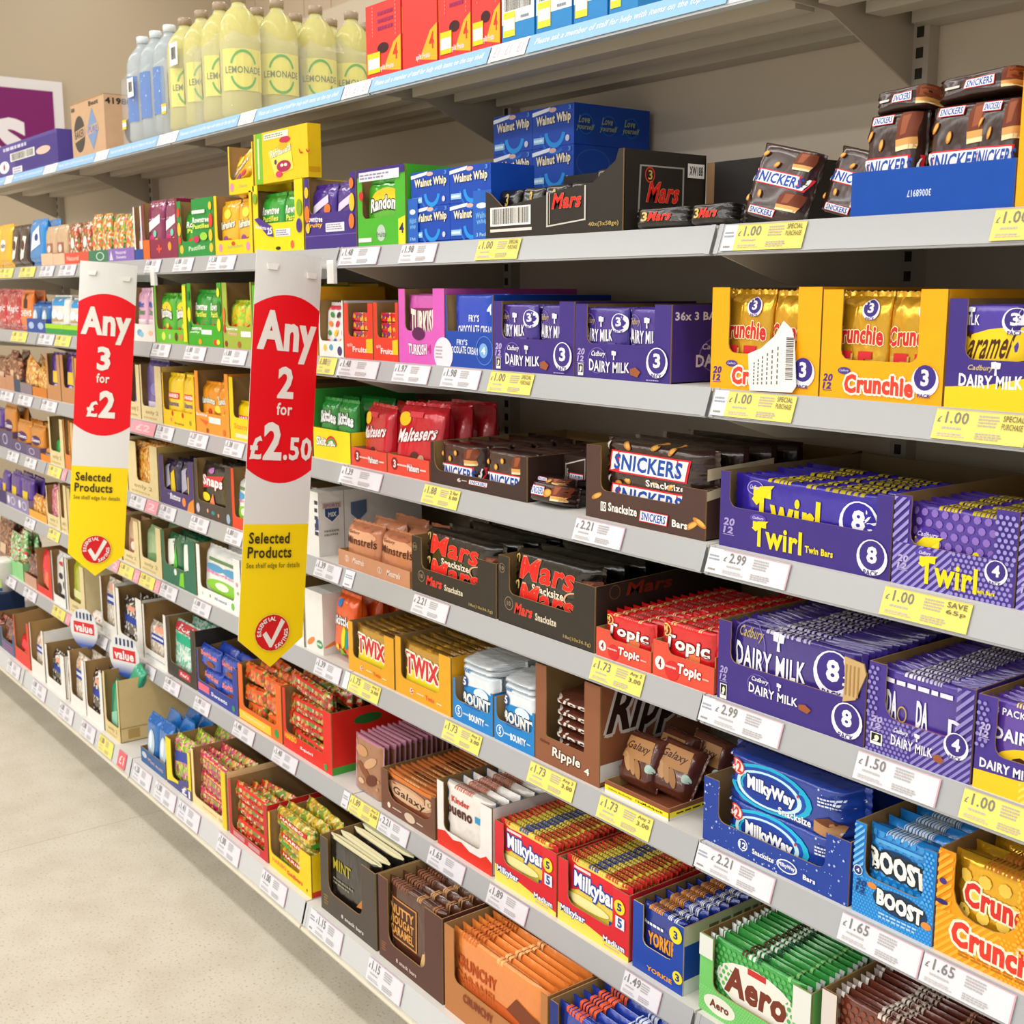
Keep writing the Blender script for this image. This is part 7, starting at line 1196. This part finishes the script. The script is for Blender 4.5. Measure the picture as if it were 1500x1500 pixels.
# ================================================================== shelf-edge tickets
T_ = TICK.append
for a in [(1, 1061, 1079, 'w', '', 0), (1, 1079, 1180, 'y', '1.00', ('SPECIAL', 'PURCHASE')), (1, 1456, 1580, 'y', '1.00', 0), (1, 700, 762, 'y', '1.00', ('SPECIAL', 'PURCHASE')), (1, 588, 640, 'w', '1.98', 0), (1, 500, 556, 'w', '1.48', 0), (1, 306, 346, 'w', '1.38', 0), (1, 256, 284, 'w', '1.00', 0), (1, 214, 236, 'w', '1.00', 0), (1, 88, 112, 'w', '1.00', 0), (1, 60, 80, 'w', '1.00', 0), (1, 30, 52, 'y', '1.00', 0), (1, 0, 20, 'y', '1.00', 0),
          (2, 1046, 1066, 'w', '', 0), (2, 1066, 1165, 'y', '1.00', ('SPECIAL', 'PURCHASE')), (2, 1370, 1506, 'y', '1.00', ('SPECIAL', 'PURCHASE')), (2, 718, 781, 'y', '1.00', ('SPECIAL', 'PURCHASE')), (2, 649, 704, 'w', '1.98', 0), (2, 578, 630, 'w', '1.97', 0), (2, 497, 555, 'w', '1.48', 0), (2, 467, 493, 'y', '1.00', 0), (2, 328, 362, 'w', '1.00', 0), (2, 272, 302, 'w', '1.00', 0), (2, 224, 250, 'w', '1.00', 0), (2, 82, 104, 'y', '1.00', 0), (2, 58, 80, 'w', '1.00', 0), (2, 18, 40, 'y', '1.00', 0),
          (3, 1038, 1058, 'w', '', 0), (3, 1058, 1156, 'w', '2.99', 0), (3, 1294, 1422, 'y', '1.00', ('SAVE', '65p')), (3, 843, 914, 'w', '2.21', 0), (3, 621, 673, 'y', '1.88', ('2 for', '3.00')), (3, 500, 560, 'w', '1.39', 0), (3, 330, 358, 'w', '1.38', 0), (3, 278, 305, 'w', '1.37', 0), (3, 230, 255, 'w', '1.38', 0), (3, 194, 228, 'p', '£2', 0), (3, 62, 84, 'w', '1.00', 0), (3, 28, 48, 'w', '1.00', 0), (3, 2, 20, 'w', '1.00', 0),
          (4, 1028, 1046, 'w', '', 0), (4, 1046, 1146, 'w', '2.99', 0), (4, 1255, 1376, 'w', '1.50', 0), (4, 1410, 1530, 'y', '1.00', 0), (4, 868, 943, 'y', '1.73', ('Any 2', '3.00')), (4, 606, 657, 'w', '2.21', 0), (4, 506, 519, 'w', '', 0), (4, 463, 500, 'w', '1.39', 0), (4, 332, 356, 'w', '1.00', 0), (4, 280, 306, 'w', '1.38', 0), (4, 235, 258, 'w', '1.38', 0), (4, 215, 232, 'p', '2', 0), (4, 192, 214, 'w', '1.00', 0), (4, 92, 98, 'p', '', 0), (4, 72, 90, 'y', '1.00', 0), (4, 38, 54, 'w', '1.00', 0), (4, 12, 28, 'w', '1.00', 0),
          (5, 1022, 1040, 'w', '', 0), (5, 1040, 1134, 'w', '2.21', 0), (5, 1232, 1350, 'w', '1.65', 0), (5, 1352, 1486, 'w', '1.65', 0), (5, 878, 955, 'y', '1.73', ('Any 2', '3.00')), (5, 776, 842, 'y', '1.73', ('Any 2', '3.00')), (5, 651, 705, 'y', '1.73', ('Any 2', '3.00')), (5, 513, 557, 'y', '1.75', ('Any 2', '3.00')), (5, 505, 512, 'w', '', 0), (5, 463, 500, 'w', '1.39', 0), (5, 284, 309, 'w', '1.00', 0), (5, 236, 260, 'w', '1.00', 0), (5, 228, 235, 'p', '', 0), (5, 206, 227, 'y', '1.00', 0), (5, 197, 205, 'p', '', 0), (5, 176, 196, 'y', '1.00', 0), (5, 165, 175, 'p', '2', 0), (5, 72, 88, 'y', '1.00', 0), (5, 38, 52, 'w', '1.00', 0),
          (6, 914, 968, 'w', '1.49', 0), (6, 716, 773, 'w', '1.89', 0), (6, 629, 681, 'w', '1.63', 0), (6, 556, 599, 'w', '2.21', 0), (6, 513, 555, 'y', '1.89', ('Any 2', '3.00')), (6, 503, 512, 'w', '', 0), (6, 401, 436, 'w', '1.40', 0), (6, 343, 373, 'w', '1.48', 0), (6, 286, 308, 'w', '1.00', 0), (6, 242, 264, 'w', '1.00', 0), (6, 205, 228, 'w', '1.00', 0), (6, 140, 158, 'w', '1.00', 0), (6, 78, 96, 'y', '1.00', 0), (6, 97, 104, 'p', '', 0), (6, 36, 54, 'w', '1.00', 0), (6, 8, 24, 'w', '1.00', 0),
          (7, 455, 463, 'w', '', 0), (7, 463, 502, 'w', '1.15', 0), (7, 540, 590, 'w', '1.15', 0), (7, 384, 420, 'w', '1.00', 0), (7, 320, 352, 'w', '1.00', 0), (7, 262, 293, 'w', '1.41', 0), (7, 228, 258, 'w', '1.00', 0), (7, 196, 222, 'w', '1.20', 0), (7, 174, 185, 'r', '£1', 0), (7, 146, 166, 'y', '1.00', 0), (7, 120, 140, 'w', '1.00', 0), (7, 88, 108, 'w', '1.00', 0), (7, 48, 68, 'w', '1.00', 0), (7, 12, 30, 'w', '1.00', 0)]: T_(a)
tickets()
